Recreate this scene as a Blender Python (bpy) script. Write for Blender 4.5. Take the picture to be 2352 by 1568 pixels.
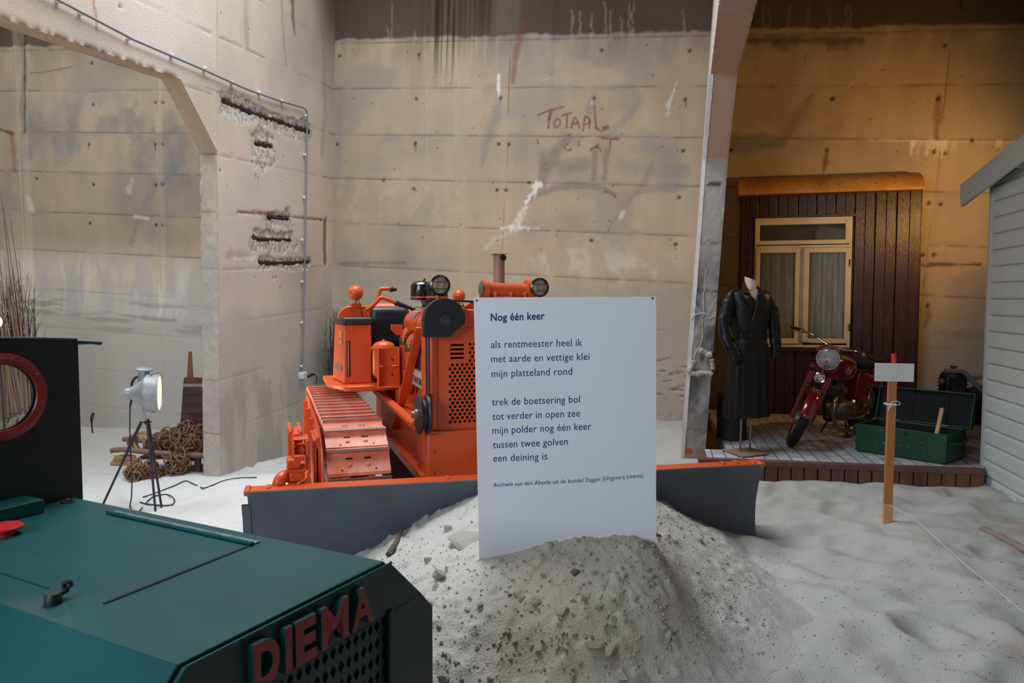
import bpy, bmesh, math, random
import numpy as np
from mathutils import Vector, Matrix
random.seed(7)
for o_ in list(bpy.data.objects): bpy.data.objects.remove(o_)
SC = bpy.context.scene
COL = SC.collection
PI = math.pi
rad = math.radians
# ------------------------------------------------------------------ camera
F = 1700.0; CX = 1176.0; CY = 784.0; PITCH = math.atan(94/1700.0)
CAM = np.array([0, 0, 1.6])
cam_d = bpy.data.cameras.new('camera'); cam = bpy.data.objects.new('camera', cam_d); COL.objects.link(cam)
cam_d.sensor_width = 36.0; cam_d.lens = 36.0*F/2352.0
cam.location = CAM; cam.rotation_euler = (PI/2-PITCH, 0, 0)
cam_d.clip_start = 0.02; cam_d.clip_end = 100
cam_d.dof.use_dof = True; cam_d.dof.focus_distance = 4.2; cam_d.dof.aperture_fstop = 5.6
SC.camera = cam
# ------------------------------------------------------------------ colour management, world, daylight
SC.view_settings.view_transform = 'Standard'; SC.view_settings.look = 'None'
SC.view_settings.gamma = 1.0; SC.view_settings.use_curve_mapping = False
SC.view_settings.exposure = 0.0
SC.cycles.use_denoising = True
SC.cycles.max_bounces = 8; SC.cycles.diffuse_bounces = 5; SC.cycles.glossy_bounces = 4
SC.cycles.sample_clamp_indirect = 6.0
W_ = bpy.data.worlds.new('World'); SC.world = W_; W_.use_nodes = True
W_.node_tree.nodes['Background'].inputs[0].default_value = (0.62, 0.75, 1.0, 1)
W_.node_tree.nodes['Background'].inputs[1].default_value = 0.35
def area_light(name, loc, target, sx, sy, power, color, spread=180):
    l = bpy.data.lights.new(name, 'AREA'); l.shape = 'RECTANGLE'; l.size = sx; l.size_y = sy
    l.energy = power; l.color = color; l.spread = rad(spread)
    o = bpy.data.objects.new(name, l); COL.objects.link(o); o.location = loc
    d = Vector(target)-Vector(loc); o.rotation_euler = d.to_track_quat('-Z', 'Y').to_euler(); return o
def spot_light(name, loc, target, power, color, angle, blend=0.5, radius=0.05):
    l = bpy.data.lights.new(name, 'SPOT'); l.energy = power; l.color = color
    l.spot_size = rad(angle); l.spot_blend = blend; l.shadow_soft_size = radius
    o = bpy.data.objects.new(name, l); COL.objects.link(o); o.location = loc
    d = Vector(target)-Vector(loc); o.rotation_euler = d.to_track_quat('-Z', 'Y').to_euler(); return o
#LIGHTS-BEGIN
area_light('skylight_daylight', (-1.615, 5.952, 6.929), (-1.715, 5.952, 0), 4.2, 3.4, 350, (.86, .94, 1.0), 135)
area_light('left_skylight_daylight', (-6.429, 7.286, 7.229), (-6.529, 7.686, 0), 3.4, 3.4, 270, (.88, .95, 1.0), 160)
area_light('doorway_daylight', (-4.5, -2.5, 3.3), (-.3, 4.6, .9), 3.6, 2.6, 350, (.68, .82, 1.0))
spot_light('warm_flood', (5.1, 6.5, 2.6), (2.9, 8.8, 2.9), 142, (1.0, .54, .14), 150, 1.0, .07)
#LIGHTS-END
# ------------------------------------------------------------------ pixel / space helpers
cp, sp = math.cos(PITCH), math.sin(PITCH)
def ray(x, y):
    a = (x-CX)/F; b = -(y-CY)/F
    return np.array([a, cp+b*sp, -sp+b*cp])
def atY(x, y, Y): r = ray(x, y); return CAM+r*(Y/r[1])
def atZ(x, y, Z): r = ray(x, y); return CAM+r*((Z-CAM[2])/r[2])
def on_plane(x, y, p0, n): r = ray(x, y); return CAM+r*(np.dot(np.asarray(p0)-CAM, n)/np.dot(r, n))
def nrm(v): v = np.asarray(v, float); return v/np.linalg.norm(v)
class Frame:
    """a level local frame: origin and a turn about the vertical"""
    def __init__(s, O, yaw):
        s.O = np.asarray(O, float); s.yaw = yaw
        c, n = math.cos(yaw), math.sin(yaw)
        s.ax = {'x': np.array([c, n, 0]), 'y': np.array([-n, c, 0]), 'z': np.array([0, 0, 1.])}
    def L(s, px, py, ax, v):
        n = s.ax[ax]; return s.loc(on_plane(px, py, s.O+n*v, n))
    def loc(s, w):
        d = np.asarray(w, float)-s.O; return np.array([d.dot(s.ax['x']), d.dot(s.ax['y']), d[2]])
    def W(s, l): return s.O+s.ax['x']*l[0]+s.ax['y']*l[1]+s.ax['z']*l[2]
# ------------------------------------------------------------------ mesh builder
def rotm(ax, ang):
    return np.array(Matrix.Rotation(ang, 3, ax))
def basis(d):
    d = nrm(d); a = np.array([0, 0, 1.]) if abs(d[2]) < .9 else np.array([1., 0, 0])
    u = nrm(np.cross(a, d)); v = np.cross(d, u); return u, v, d
class MB:
    def __init__(s): s.v = []; s.f = []; s.mi = []; s.cur = 0; s.sm = []
    def add(s, vs, fs, smooth=True):
        b = len(s.v); s.v.extend([tuple(map(float, p)) for p in vs])
        for f in fs: s.f.append(tuple(i+b for i in f)); s.mi.append(s.cur); s.sm.append(smooth)
        return s
    def box(s, lo, hi, rot=None, piv=None):
        x0, y0, z0 = lo; x1, y1, z1 = hi
        vs = np.array([(x0,y0,z0),(x1,y0,z0),(x1,y1,z0),(x0,y1,z0),(x0,y0,z1),(x1,y0,z1),(x1,y1,z1),(x0,y1,z1)], float)
        if rot is not None:
            c = vs.mean(0) if piv is None else np.array(piv); vs = (vs-c) @ np.asarray(rot).T + c
        return s.add(vs, [(0,3,2,1),(4,5,6,7),(0,1,5,4),(1,2,6,5),(2,3,7,6),(3,0,4,7)])
    def hexa(s, b, t):
        """box from four bottom and four top corners (both counter-clockwise seen from above)"""
        return s.add(list(b)+list(t), [(0,3,2,1),(4,5,6,7),(0,1,5,4),(1,2,6,5),(2,3,7,6),(3,0,4,7)])
    def bar(s, p, q, w, h, up=(0,0,1)):
        p = np.array(p, float); q = np.array(q, float); d = nrm(q-p); up = np.array(up, float)
        u = nrm(np.cross(up, d)); v = np.cross(d, u)
        vs = [c+u*a*w/2+v*b*h/2 for c in (p, q) for a, b in ((-1,-1),(1,-1),(1,1),(-1,1))]
        return s.add(vs, [(0,3,2,1),(4,5,6,7),(0,1,5,4),(1,2,6,5),(2,3,7,6),(3,0,4,7)])
    def cyl(s, p, q, r, r2=None, n=24, caps=True):
        p = np.array(p, float); q = np.array(q, float); r2 = r if r2 is None else r2
        u, v, d = basis(q-p); vs = []
        for c, rr in ((p, r), (q, r2)):
            for i in range(n):
                a = 2*PI*i/n; vs.append(c+(u*math.cos(a)+v*math.sin(a))*rr)
        fs = [(i, (i+1) % n, n+(i+1) % n, n+i) for i in range(n)]
        if caps: fs += [tuple(range(n-1, -1, -1)), tuple(range(n, 2*n))]
        return s.add(vs, fs)
    def lathe(s, p, axis, prof, n=32, caps=True):
        """prof: list of (radius, height along axis)"""
        p = np.array(p, float); u, v, d = basis(axis); vs = []
        for r, h in prof:
            for i in range(n):
                a = 2*PI*i/n; vs.append(p+d*h+(u*math.cos(a)+v*math.sin(a))*max(r, 1e-5))
        m = len(prof); fs = [(j*n+i, j*n+(i+1) % n, (j+1)*n+(i+1) % n, (j+1)*n+i) for j in range(m-1) for i in range(n)]
        if caps: fs += [tuple(range(n-1, -1, -1)), tuple(range((m-1)*n, m*n))]
        return s.add(vs, fs)
    def tube(s, pts, r, n=10, closed=False, caps=True):
        pts = [np.array(p, float) for p in pts]; m = len(pts)
        rs = list(r) if hasattr(r, '__len__') else [r]*m
        vs = []; u = None
        for i, p in enumerate(pts):
            if closed: t = pts[(i+1) % m]-pts[i-1]
            else: t = pts[min(i+1, m-1)]-pts[max(i-1, 0)]
            t = nrm(t)
            if u is None: u, v, _ = basis(t)
            else:
                u = u-t*u.dot(t); u = nrm(u) if np.linalg.norm(u) > 1e-6 else basis(t)[0]; v = np.cross(t, u)
            for k in range(n):
                a = 2*PI*k/n; vs.append(p+(u*math.cos(a)+v*math.sin(a))*rs[i])
        L_ = m if closed else m-1
        fs = [(j*n+i, j*n+(i+1) % n, ((j+1) % m)*n+(i+1) % n, ((j+1) % m)*n+i) for j in range(L_) for i in range(n)]
        if caps and not closed: fs += [tuple(range(n-1, -1, -1)), tuple(range((m-1)*n, m*n))]
        return s.add(vs, fs)
    def prism(s, poly, o, u, v, w, t):
        """polygon (a,b) in the plane o+a*u+b*v, thickened along w by t"""
        o, u, v, w = [np.array(k, float) for k in (o, u, v, w)]; n = len(poly)
        vs = [o+u*a+v*b for a, b in poly]+[o+u*a+v*b+w*t for a, b in poly]
        fs = [tuple(range(n-1, -1, -1)), tuple(range(n, 2*n))]+[(i, (i+1) % n, n+(i+1) % n, n+i) for i in range(n)]
        return s.add(vs, fs)
    def sphere(s, c, r, n=20, m=12, sc=(1,1,1), rot=None):
        vs = []; c = np.array(c, float)
        for j in range(m+1):
            th = PI*j/m
            for i in range(n):
                a = 2*PI*i/n; p = np.array([math.sin(th)*math.cos(a)*sc[0], math.sin(th)*math.sin(a)*sc[1], math.cos(th)*sc[2]])*r
                if rot is not None: p = rot @ p
                vs.append(c+p)
        fs = [(j*n+i, (j+1)*n+i, (j+1)*n+(i+1) % n, j*n+(i+1) % n) for j in range(m) for i in range(n)]
        return s.add(vs, fs)
    def torus(s, c, axis, R, r, n=36, m=10, a0=0, a1=2*PI):
        u, v, d = basis(axis); c = np.array(c, float); full = abs(a1-a0-2*PI) < 1e-4
        k = n if full else n+1
        pts = [c+(u*math.cos(a0+(a1-a0)*i/n)+v*math.sin(a0+(a1-a0)*i/n))*R for i in range(k)]
        return s.tube(pts, r, m, closed=full)
    def grid(s, P):
        """P[i][j] -> points"""
        P = np.asarray(P, float); a, b = P.shape[:2]
        return s.add(P.reshape(-1, 3), [(i*b+j, (i+1)*b+j, (i+1)*b+j+1, i*b+j+1) for i in range(a-1) for j in range(b-1)])
    def build(s, name, mat, parent=None, bevel=0, seg=2, smooth=True, ang=35, sub=0, loc=None):
        me = bpy.data.meshes.new(name); me.from_pydata(s.v, [], s.f)
        mats = mat if isinstance(mat, (list, tuple)) else [mat]
        for m in mats: me.materials.append(m)
        if len(mats) > 1: me.polygons.foreach_set('material_index', s.mi)
        bm = bmesh.new(); bm.from_mesh(me); bmesh.ops.remove_doubles(bm, verts=bm.verts, dist=1e-6)
        bmesh.ops.recalc_face_normals(bm, faces=bm.faces); bm.to_mesh(me); bm.free()
        if smooth:
            me.polygons.foreach_set('use_smooth', [True]*len(me.polygons)); me.set_sharp_from_angle(angle=rad(ang))
        o = bpy.data.objects.new(name, me); COL.objects.link(o)
        if parent is not None: o.parent = parent
        if loc is not None: o.location = loc
        if bevel:
            b = o.modifiers.new('bevel', 'BEVEL'); b.width = bevel; b.segments = seg; b.limit_method = 'ANGLE'; b.angle_limit = rad(40)
            b.harden_normals = False
        if sub:
            b = o.modifiers.new('sub', 'SUBSURF'); b.levels = sub; b.render_levels = sub
        return o
def tag(o, label, cat, group=None, kind=None):
    o['label'] = label; o['category'] = cat
    if group: o['group'] = group
    if kind: o['kind'] = kind
    return o
def thing(name, label, cat, loc=(0,0,0), yaw=0.0, group=None):
    o = bpy.data.objects.new(name, None); COL.objects.link(o); o.location = loc; o.rotation_euler = (0, 0, yaw)
    o.empty_display_size = .1
    return tag(o, label, cat, group)
def structure(o): o['kind'] = 'structure'; return o
def catmull(pts, n=8):
    pts = [np.array(p, float) for p in pts]; out = []
    P = [2*pts[0]-pts[1]]+pts+[2*pts[-1]-pts[-2]]
    for i in range(1, len(P)-2):
        for k in range(n):
            t = k/n; a, b, c, d = P[i-1], P[i], P[i+1], P[i+2]
            out.append(.5*((2*b)+(c-a)*t+(2*a-5*b+4*c-d)*t*t+(3*b-3*c+d-a)*t**3))
    out.append(pts[-1]); return out
def text_mesh(body, font_scale=1.0, extrude=0.0, spacing=1.0, shear=0.0, bold=0.0):
    cu = bpy.data.curves.new('txt', 'FONT'); cu.body = body; cu.size = font_scale; cu.extrude = extrude
    cu.space_character = spacing; cu.shear = shear; cu.offset = bold; cu.resolution_u = 4
    o = bpy.data.objects.new('txt', cu); COL.objects.link(o)
    dg = bpy.context.evaluated_depsgraph_get(); dg.update()
    me = bpy.data.meshes.new_from_object(o.evaluated_get(dg)); bpy.data.objects.remove(o)
    v = np.zeros(len(me.vertices)*3); me.vertices.foreach_get('co', v); v = v.reshape(-1, 3)
    fs = [tuple(p.vertices) for p in me.polygons]; bpy.data.meshes.remove(me)
    return v, fs
# ------------------------------------------------------------------ materials
def srgb(r, g, b):
    f = lambda c: (c/255/12.92) if c/255 <= .04045 else ((c/255+.055)/1.055)**2.4
    return (f(r), f(g), f(b))
MATS = {}
def mat(name, col, rough=.5, metal=0., var=.12, scale=6., bump=0., bscale=60., col2=None, mix_scale=None, coat=0., spec=.5, emit=None, stretch=(1,1,1), mix_lo=.45, mix_hi=.65, rvar=.08):
    if name in MATS: return MATS[name]
    m = bpy.data.materials.new(name); m.use_nodes = True; MATS[name] = m
    nt = m.node_tree; N = nt.nodes; K = nt.links; b = N['Principled BSDF']
    tc = N.new('ShaderNodeTexCoord'); mp = N.new('ShaderNodeMapping'); K.new(tc.outputs['Object'], mp.inputs[0]); mp.inputs['Scale'].default_value = stretch
    no = N.new('ShaderNodeTexNoise'); no.inputs['Scale'].default_value = scale; no.inputs['Detail'].default_value = 6; no.inputs['Roughness'].default_value = .6
    K.new(mp.outputs[0], no.inputs['Vector'])
    mr = N.new('ShaderNodeMapRange'); mr.inputs['To Min'].default_value = 1-var; mr.inputs['To Max'].default_value = 1+var
    mr.inputs['From Min'].default_value = .3; mr.inputs['From Max'].default_value = .7
    K.new(no.outputs['Fac'], mr.inputs['Value'])
    mx = N.new('ShaderNodeMix'); mx.data_type = 'RGBA'; mx.blend_type = 'MULTIPLY'; mx.inputs['Factor'].default_value = 1
    src = None
    if col2 is not None:
        n2 = N.new('ShaderNodeTexNoise'); n2.inputs['Scale'].default_value = mix_scale or 3.; n2.inputs['Detail'].default_value = 8; n2.inputs['Roughness'].default_value = .65
        K.new(mp.outputs[0], n2.inputs['Vector'])
        m2 = N.new('ShaderNodeMapRange'); m2.inputs['From Min'].default_value = mix_lo; m2.inputs['From Max'].default_value = mix_hi; K.new(n2.outputs['Fac'], m2.inputs['Value'])
        mc = N.new('ShaderNodeMix'); mc.data_type = 'RGBA'; mc.inputs['A'].default_value = (*col, 1); mc.inputs['B'].default_value = (*col2, 1)
        K.new(m2.outputs[0], mc.inputs['Factor']); src = mc.outputs['Result']
        K.new(src, mx.inputs['A'])
    else: mx.inputs['A'].default_value = (*col, 1)
    K.new(mr.outputs[0], mx.inputs['B']); K.new(mx.outputs['Result'], b.inputs['Base Color'])
    r2 = N.new('ShaderNodeMapRange'); r2.inputs['To Min'].default_value = max(.02, rough-rvar); r2.inputs['To Max'].default_value = min(1, rough+rvar); K.new(no.outputs['Fac'], r2.inputs['Value'])
    K.new(r2.outputs[0], b.inputs['Roughness'])
    b.inputs['Metallic'].default_value = metal; b.inputs['Coat Weight'].default_value = coat; b.inputs['Specular IOR Level'].default_value = spec
    if bump:
        nb = N.new('ShaderNodeTexNoise'); nb.inputs['Scale'].default_value = bscale; nb.inputs['Detail'].default_value = 5; K.new(mp.outputs[0], nb.inputs['Vector'])
        bu = N.new('ShaderNodeBump'); bu.inputs['Strength'].default_value = bump; bu.inputs['Distance'].default_value = .01
        K.new(nb.outputs['Fac'], bu.inputs['Height']); K.new(bu.outputs[0], b.inputs['Normal'])
    if emit: b.inputs['Emission Color'].default_value = (*emit[:3], 1); b.inputs['Emission Strength'].default_value = emit[3]
    return m
def glass(name, tint=(.8,.85,.85), rough=.05, alpha=.25):
    if name in MATS: return MATS[name]
    m = bpy.data.materials.new(name); m.use_nodes = True; MATS[name] = m
    nt = m.node_tree; N = nt.nodes; K = nt.links; out = N['Material Output']; N.remove(N['Principled BSDF'])
    tr = N.new('ShaderNodeBsdfTransparent'); tr.inputs[0].default_value = (*tint, 1)
    gl = N.new('ShaderNodeBsdfGlossy'); gl.inputs['Roughness'].default_value = rough; gl.inputs[0].default_value = (1,1,1,1)
    df = N.new('ShaderNodeBsdfDiffuse'); df.inputs[0].default_value = (*tint, 1)
    fr = N.new('ShaderNodeFresnel'); fr.inputs[0].default_value = 1.45
    m1 = N.new('ShaderNodeMixShader'); m1.inputs[0].default_value = alpha; K.new(tr.outputs[0], m1.inputs[1]); K.new(df.outputs[0], m1.inputs[2])
    m2 = N.new('ShaderNodeMixShader'); K.new(fr.outputs[0], m2.inputs[0]); K.new(m1.outputs[0], m2.inputs[1]); K.new(gl.outputs[0], m2.inputs[2])
    K.new(m2.outputs[0], out.inputs[0]); return m
def vcol_mat(name, attr='stain', rough=.85, bump=.5, bscale=80., fine=.12, fscale=40., spec=.3):
    """a material whose colour is the mesh's own stain map, roughened with fine noise"""
    m = bpy.data.materials.new(name); m.use_nodes = True; MATS[name] = m
    nt = m.node_tree; N = nt.nodes; K = nt.links; b = N['Principled BSDF']
    at = N.new('ShaderNodeAttribute'); at.attribute_name = attr
    tc = N.new('ShaderNodeTexCoord')
    no = N.new('ShaderNodeTexNoise'); no.inputs['Scale'].default_value = fscale; no.inputs['Detail'].default_value = 6; no.inputs['Roughness'].default_value = .7
    K.new(tc.outputs['Object'], no.inputs['Vector'])
    mr = N.new('ShaderNodeMapRange'); mr.inputs['From Min'].default_value = .3; mr.inputs['From Max'].default_value = .7; mr.inputs['To Min'].default_value = 1-fine; mr.inputs['To Max'].default_value = 1+fine
    K.new(no.outputs['Fac'], mr.inputs['Value'])
    # pores
    vo = N.new('ShaderNodeTexVoronoi'); vo.inputs['Scale'].default_value = 9.; K.new(tc.outputs['Object'], vo.inputs['Vector'])
    m3 = N.new('ShaderNodeMapRange'); m3.inputs['From Min'].default_value = .035; m3.inputs['From Max'].default_value = .055; m3.inputs['To Min'].default_value = .45; K.new(vo.outputs['Distance'], m3.inputs['Value'])
    mu = N.new('ShaderNodeMath'); mu.operation = 'MULTIPLY'; K.new(mr.outputs[0], mu.inputs[0]); K.new(m3.outputs[0], mu.inputs[1])
    mx = N.new('ShaderNodeMix'); mx.data_type = 'RGBA'; mx.blend_type = 'MULTIPLY'; mx.inputs['Factor'].default_value = 1
    K.new(at.outputs['Color'], mx.inputs['A']); K.new(mu.outputs[0], mx.inputs['B']); K.new(mx.outputs['Result'], b.inputs['Base Color'])
    b.inputs['Roughness'].default_value = rough; b.inputs['Specular IOR Level'].default_value = spec
    nb = N.new('ShaderNodeTexNoise'); nb.inputs['Scale'].default_value = bscale; nb.inputs['Detail'].default_value = 6; K.new(tc.outputs['Object'], nb.inputs['Vector'])
    bu = N.new('ShaderNodeBump'); bu.inputs['Strength'].default_value = bump; bu.inputs['Distance'].default_value = .01
    K.new(nb.outputs['Fac'], bu.inputs['Height']); K.new(bu.outputs[0], b.inputs['Normal'])
    return m
# ------------------------------------------------------------------ numpy value noise
_rng = np.random.RandomState(3)
_T = _rng.rand(256, 256)
def vnoise(x, y, seed=0):
    x = np.asarray(x, float)+seed*17.31; y = np.asarray(y, float)+seed*9.73
    xi = np.floor(x).astype(int); yi = np.floor(y).astype(int); fx = x-xi; fy = y-yi
    fx = fx*fx*(3-2*fx); fy = fy*fy*(3-2*fy)
    g = lambda a, b: _T[a & 255, b & 255]
    return (g(xi, yi)*(1-fx)+g(xi+1, yi)*fx)*(1-fy)+(g(xi, yi+1)*(1-fx)+g(xi+1, yi+1)*fx)*fy
def fbm(x, y, oct=5, seed=0, gain=.5):
    t = 0; a = 1; n = 0
    for k in range(oct): t = t+a*vnoise(x*2**k, y*2**k, seed+k); n += a; a *= gain
    return t/n
def sstep(a, b, x):
    t = np.clip((x-a)/(b-a), 0, 1); return t*t*(3-2*t)
# =================================================================== the leaning concrete caisson
BD = nrm(ray(1583, 580)); BR = np.array([.9724, -.2334, -.058]); BR = nrm(BR-BD*BR.dot(BD)); BU = np.cross(BR, BD)
UREF = 4.6; ROW = .582
BC = atY(768, 205, 10.0)-BU*UREF
def Bw(s, d, u): return BC+BR*s+BD*d+BU*u
def Binv(p): q = np.asarray(p)-BC; return np.array([q.dot(BR), q.dot(BD), q.dot(BU)])
def bwall(x, y): q = Binv(on_plane(x, y, BC, BD)); return (q[0], q[2])          # pixel -> (s,u) on the back wall
def lwall(x, y): q = Binv(on_plane(x, y, BC, BR)); return (q[1], q[2])          # pixel -> (d,u) on the left wall
BMAT = Matrix(((BR[0], BD[0], BU[0], BC[0]), (BR[1], BD[1], BU[1], BC[1]), (BR[2], BD[2], BU[2], BC[2]), (0, 0, 0, 1)))
JAMB = Binv(on_plane(502, 700, BC, BR))[1]                  # jamb of both side walls
HA = lwall(502, 348)[1]; HB = lwall(415, 182); SOFF = HB[1]; HD = HB[0]
SR = 4.354*10/9.2-.02+.085                                   # left face of the right-hand wall
S_THK = .205
TAN = np.array(srgb(192, 175, 153)); GREY = np.array(srgb(184, 179, 170)); BLUEG = np.array(srgb(150, 148, 146)); DARK = np.array(srgb(92, 76, 62))
RUST = np.array(srgb(128, 74, 38)); WHITE = np.array(srgb(232, 228, 220)); BLACK = np.array(srgb(40, 32, 28)); PURP = np.array(srgb(140, 125, 118))
class Paint:
    def __init__(s, a, b):
        s.a, s.b = np.meshgrid(a, b, indexing='ij'); s.c = np.ones(s.a.shape+(3,))*TAN; s.h = np.zeros(s.a.shape)
    def mix(s, m, col, sl=None):
        t = s.c if sl is None else s.c[sl]
        t[...] = t*(1-m[..., None])+np.asarray(col)*m[..., None]
    def poly(s, pts, w, col, al=1., soft=.6, rough=.35, rs=14., dep=0., fill=0.):
        pts = np.array(pts, float); W = np.broadcast_to(np.asarray(w, float), (len(pts),)); m = W.max()*2+.05
        i0, i1 = np.searchsorted(s.a[:, 0], [pts[:, 0].min()-m, pts[:, 0].max()+m]); j0, j1 = np.searchsorted(s.b[0], [pts[:, 1].min()-m, pts[:, 1].max()+m])
        if i1 <= i0 or j1 <= j0: return
        sl = (slice(i0, i1), slice(j0, j1)); A = s.a[sl]; B = s.b[sl]; best = np.full(A.shape, 9.)
        if len(pts) == 1: best = np.hypot(A-pts[0, 0], B-pts[0, 1])/W[0]
        for k in range(len(pts)-1):
            p, q = pts[k], pts[k+1]; d = q-p; L2 = max(d.dot(d), 1e-9)
            t = np.clip(((A-p[0])*d[0]+(B-p[1])*d[1])/L2, 0, 1)
            best = np.minimum(best, np.hypot(A-p[0]-t*d[0], B-p[1]-t*d[1])/(W[k]*(1-t)+W[k+1]*t))
        n = fbm(A*rs, B*rs, 4, 5)-.5
        mk = 1-sstep(1-soft, 1+soft*.4, best+n*rough*2.2)
        s.mix(mk*al, col, sl)
        if dep: s.h[sl] += dep*(1-sstep(.6, 1.1, best+n*rough*2.2))*(1+.8*(fbm(A*55, B*55, 3, 9)-.5))
    def dots(s, pts, r, col=BLACK, al=.85):
        for p in pts: s.poly([p], r, col, al, .5, .2, dep=-.012)
    def to_object(s, name, place, material, extra=None, parent=None):
        P = place(s.a, s.b, s.h); n, m = s.a.shape
        idx = np.arange(n*m).reshape(n, m)
        q = np.stack([idx[:-1, :-1], idx[1:, :-1], idx[1:, 1:], idx[:-1, 1:]], -1).reshape(-1, 4)
        V = P.reshape(-1, 3); C = s.c.reshape(-1, 3)
        if extra is not None:
            ev, ef, ec = extra; q2 = np.array(ef)+len(V); V = np.vstack([V, ev]); C = np.vstack([C, ec]); q = np.vstack([q, q2])
        me = bpy.data.meshes.new(name); me.vertices.add(len(V)); me.vertices.foreach_set('co', V.astype(np.float32).ravel())
        me.loops.add(q.size); me.loops.foreach_set('vertex_index', q.astype(np.int32).ravel())
        me.polygons.add(len(q)); me.polygons.foreach_set('loop_start', np.arange(0, q.size, 4, dtype=np.int32))
        me.update(calc_edges=True)
        at = me.color_attributes.new('stain', 'FLOAT_COLOR', 'POINT')
        at.data.foreach_set('color', np.hstack([np.clip(C, 0.004, 1), np.ones((len(C), 1))]).astype(np.float32).ravel())
        me.materials.append(material); me.polygons.foreach_set('use_smooth', [True]*len(me.polygons)); me.set_sharp_from_angle(angle=rad(50))
        o = bpy.data.objects.new(name, me); COL.objects.link(o)
        return o
M_CONC = vcol_mat('concrete', rough=.88, bump=.35, bscale=70., fine=.10, fscale=45.)
def rows(P, seed, us=None, joints=(), seam=.55):
    """shuttering: rows of boards, each a little different, with thin ragged seams"""
    a, b = P.a, P.b
    wob = (fbm(a*2.2, b*0+1.7, 3, seed)-.5)*.02
    k = np.floor((b-UREF+wob)/ROW); fr = (b-UREF+wob)/ROW-k
    cell = np.zeros_like(a)
    for j in joints: cell += (a > j)
    t = vnoise(k*3.7+.5, cell*5.1+.5, seed)-.5
    P.c *= (1+.13*t)[..., None]
    big = fbm(a*.6, b*.8, 4, seed+1)-.5; P.c *= (1+.30*big)[..., None]
    med = fbm(a*3, b*2.2, 5, seed+2)-.5; P.c *= (1+.26*med)[..., None]
    st = fbm(a*9, b*.7, 4, seed+3)-.5; P.c *= (1+.16*st)[..., None]
    g = sstep(.50, .66, fbm(a*.9, b*1.3, 5, seed+4)); P.mix(g*.45, BLUEG)
    edge = np.minimum(fr, 1-fr)*ROW; ed = fbm(a*6, b*0+k, 4, seed+5)
    m = (1-sstep(.003, .011, edge))*sstep(.25, .5, ed); P.mix(m*seam, DARK*1.0); P.h -= m*.005
    m = (1-sstep(.01, .06, edge))*sstep(.5, .75, fbm(a*3.1, b*0+k*2.3, 4, seed+6)); P.mix(m*.3, BLUEG*.8)
    for j in joints:
        e = np.abs(a-j-(fbm(b*1.3, b*0, 2, seed+8)-.5)*.03)
        m = (1-sstep(.003, .010, e))*sstep(.2, .5, fbm(b*4, a*0, 3, seed+7)); P.mix(m*.6, DARK); P.h -= m*.004
        m = (1-sstep(.0, .09, np.abs(a-j+.05))); P.mix(m*.22, TAN*1.12)
def mid(zx, zy): return bwall(760+zx/2.5295, zy/2.5295)
def rgt(zx, zy): return bwall(1560+zx/2.904, zy/2.904)
def rg2(zx, zy): return bwall(2000+zx/3.014, 280+zy/3.014)
def lft(zx, zy): return bwall(zx/2.8, zy/2.8)
# ---------------------------------------------------------------- back wall
sa = np.concatenate([np.arange(-6.4, 8.3, .0185), np.arange(8.35, 10.7, .09)])
ua = np.concatenate([np.arange(-.5, 6.0, .0185), np.array([6.3, 6.7, 7.2, 7.6])])
P = Paint(sa, ua); a, b = P.a, P.b
sj = [bwall(x, y)[0] for x, y in ((48, 300), (366, 400), (1162, 400), (2163, 300))]
rows(P, 11, joints=sj)
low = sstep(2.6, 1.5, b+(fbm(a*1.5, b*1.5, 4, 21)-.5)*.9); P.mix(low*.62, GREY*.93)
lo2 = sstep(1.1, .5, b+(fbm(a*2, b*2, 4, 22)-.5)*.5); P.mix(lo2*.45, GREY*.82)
# upper band cast later, darker
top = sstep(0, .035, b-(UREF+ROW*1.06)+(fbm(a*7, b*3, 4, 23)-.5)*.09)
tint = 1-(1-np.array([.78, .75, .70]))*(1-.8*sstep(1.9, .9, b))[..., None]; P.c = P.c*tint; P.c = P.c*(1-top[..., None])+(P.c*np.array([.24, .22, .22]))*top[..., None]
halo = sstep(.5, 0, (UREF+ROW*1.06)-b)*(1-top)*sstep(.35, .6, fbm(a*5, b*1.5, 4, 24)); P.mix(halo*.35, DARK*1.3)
# vertical wet streaks
for z0, z1, y1, k in ((590, 735, 520, .95), (735, 970, 400, .6), (530, 600, 480, .25), (440, 560, 700, .12), (1290, 1330, 560, .2)):
    p, q = mid(z0, 60)[0], mid(z1, 60)[0]; ub = mid(700, y1)[1]
    m = sstep(p-.02, p+.03, a)*sstep(q+.02, q-.03, a)*sstep(ub-.15, ub+.9, b)*sstep(.42, .62, fbm(a*40, b*.5, 3, 25))
    P.mix(m*k, BLACK*1.2)
m = sstep(.05, 0, np.abs(a-mid(1015, 100)[0])-.16)*sstep(mid(0, 260)[1], mid(0, 200)[1], b); P.mix(m*.4, np.array(srgb(120, 106, 94)))
rng = random.Random(5)
for zx, y0, y1 in ((350, 0, 250), (330, 150, 260), (490, 180, 260), (1400, 60, 250), (1450, 60, 200), (1512, 80, 235), (1590, 10, 235), (1630, 60, 230), (1690, 100, 250), (1735, 0, 230), (1755, 10, 235), (560, 300, 1000), (720, 250, 900), (735, 300, 800), (2050, 60, 240)):
    pts = [mid(zx+rng.uniform(-8, 8), y0+(y1-y0)*t/5) for t in range(6)]
    P.poly(pts, [.010, .012, .014, .012, .016, .012], WHITE*.55, .32, .8, .5, 20)
for zx in (565, 600, 730, 860, 1000, 1110, 1140): # right bay drips
    pts = [rgt(zx+rng.uniform(-10, 10), 40+t*50) for t in range(5)]; P.poly(pts, .013, WHITE*.45, .25, .8, .5, 20)
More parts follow.
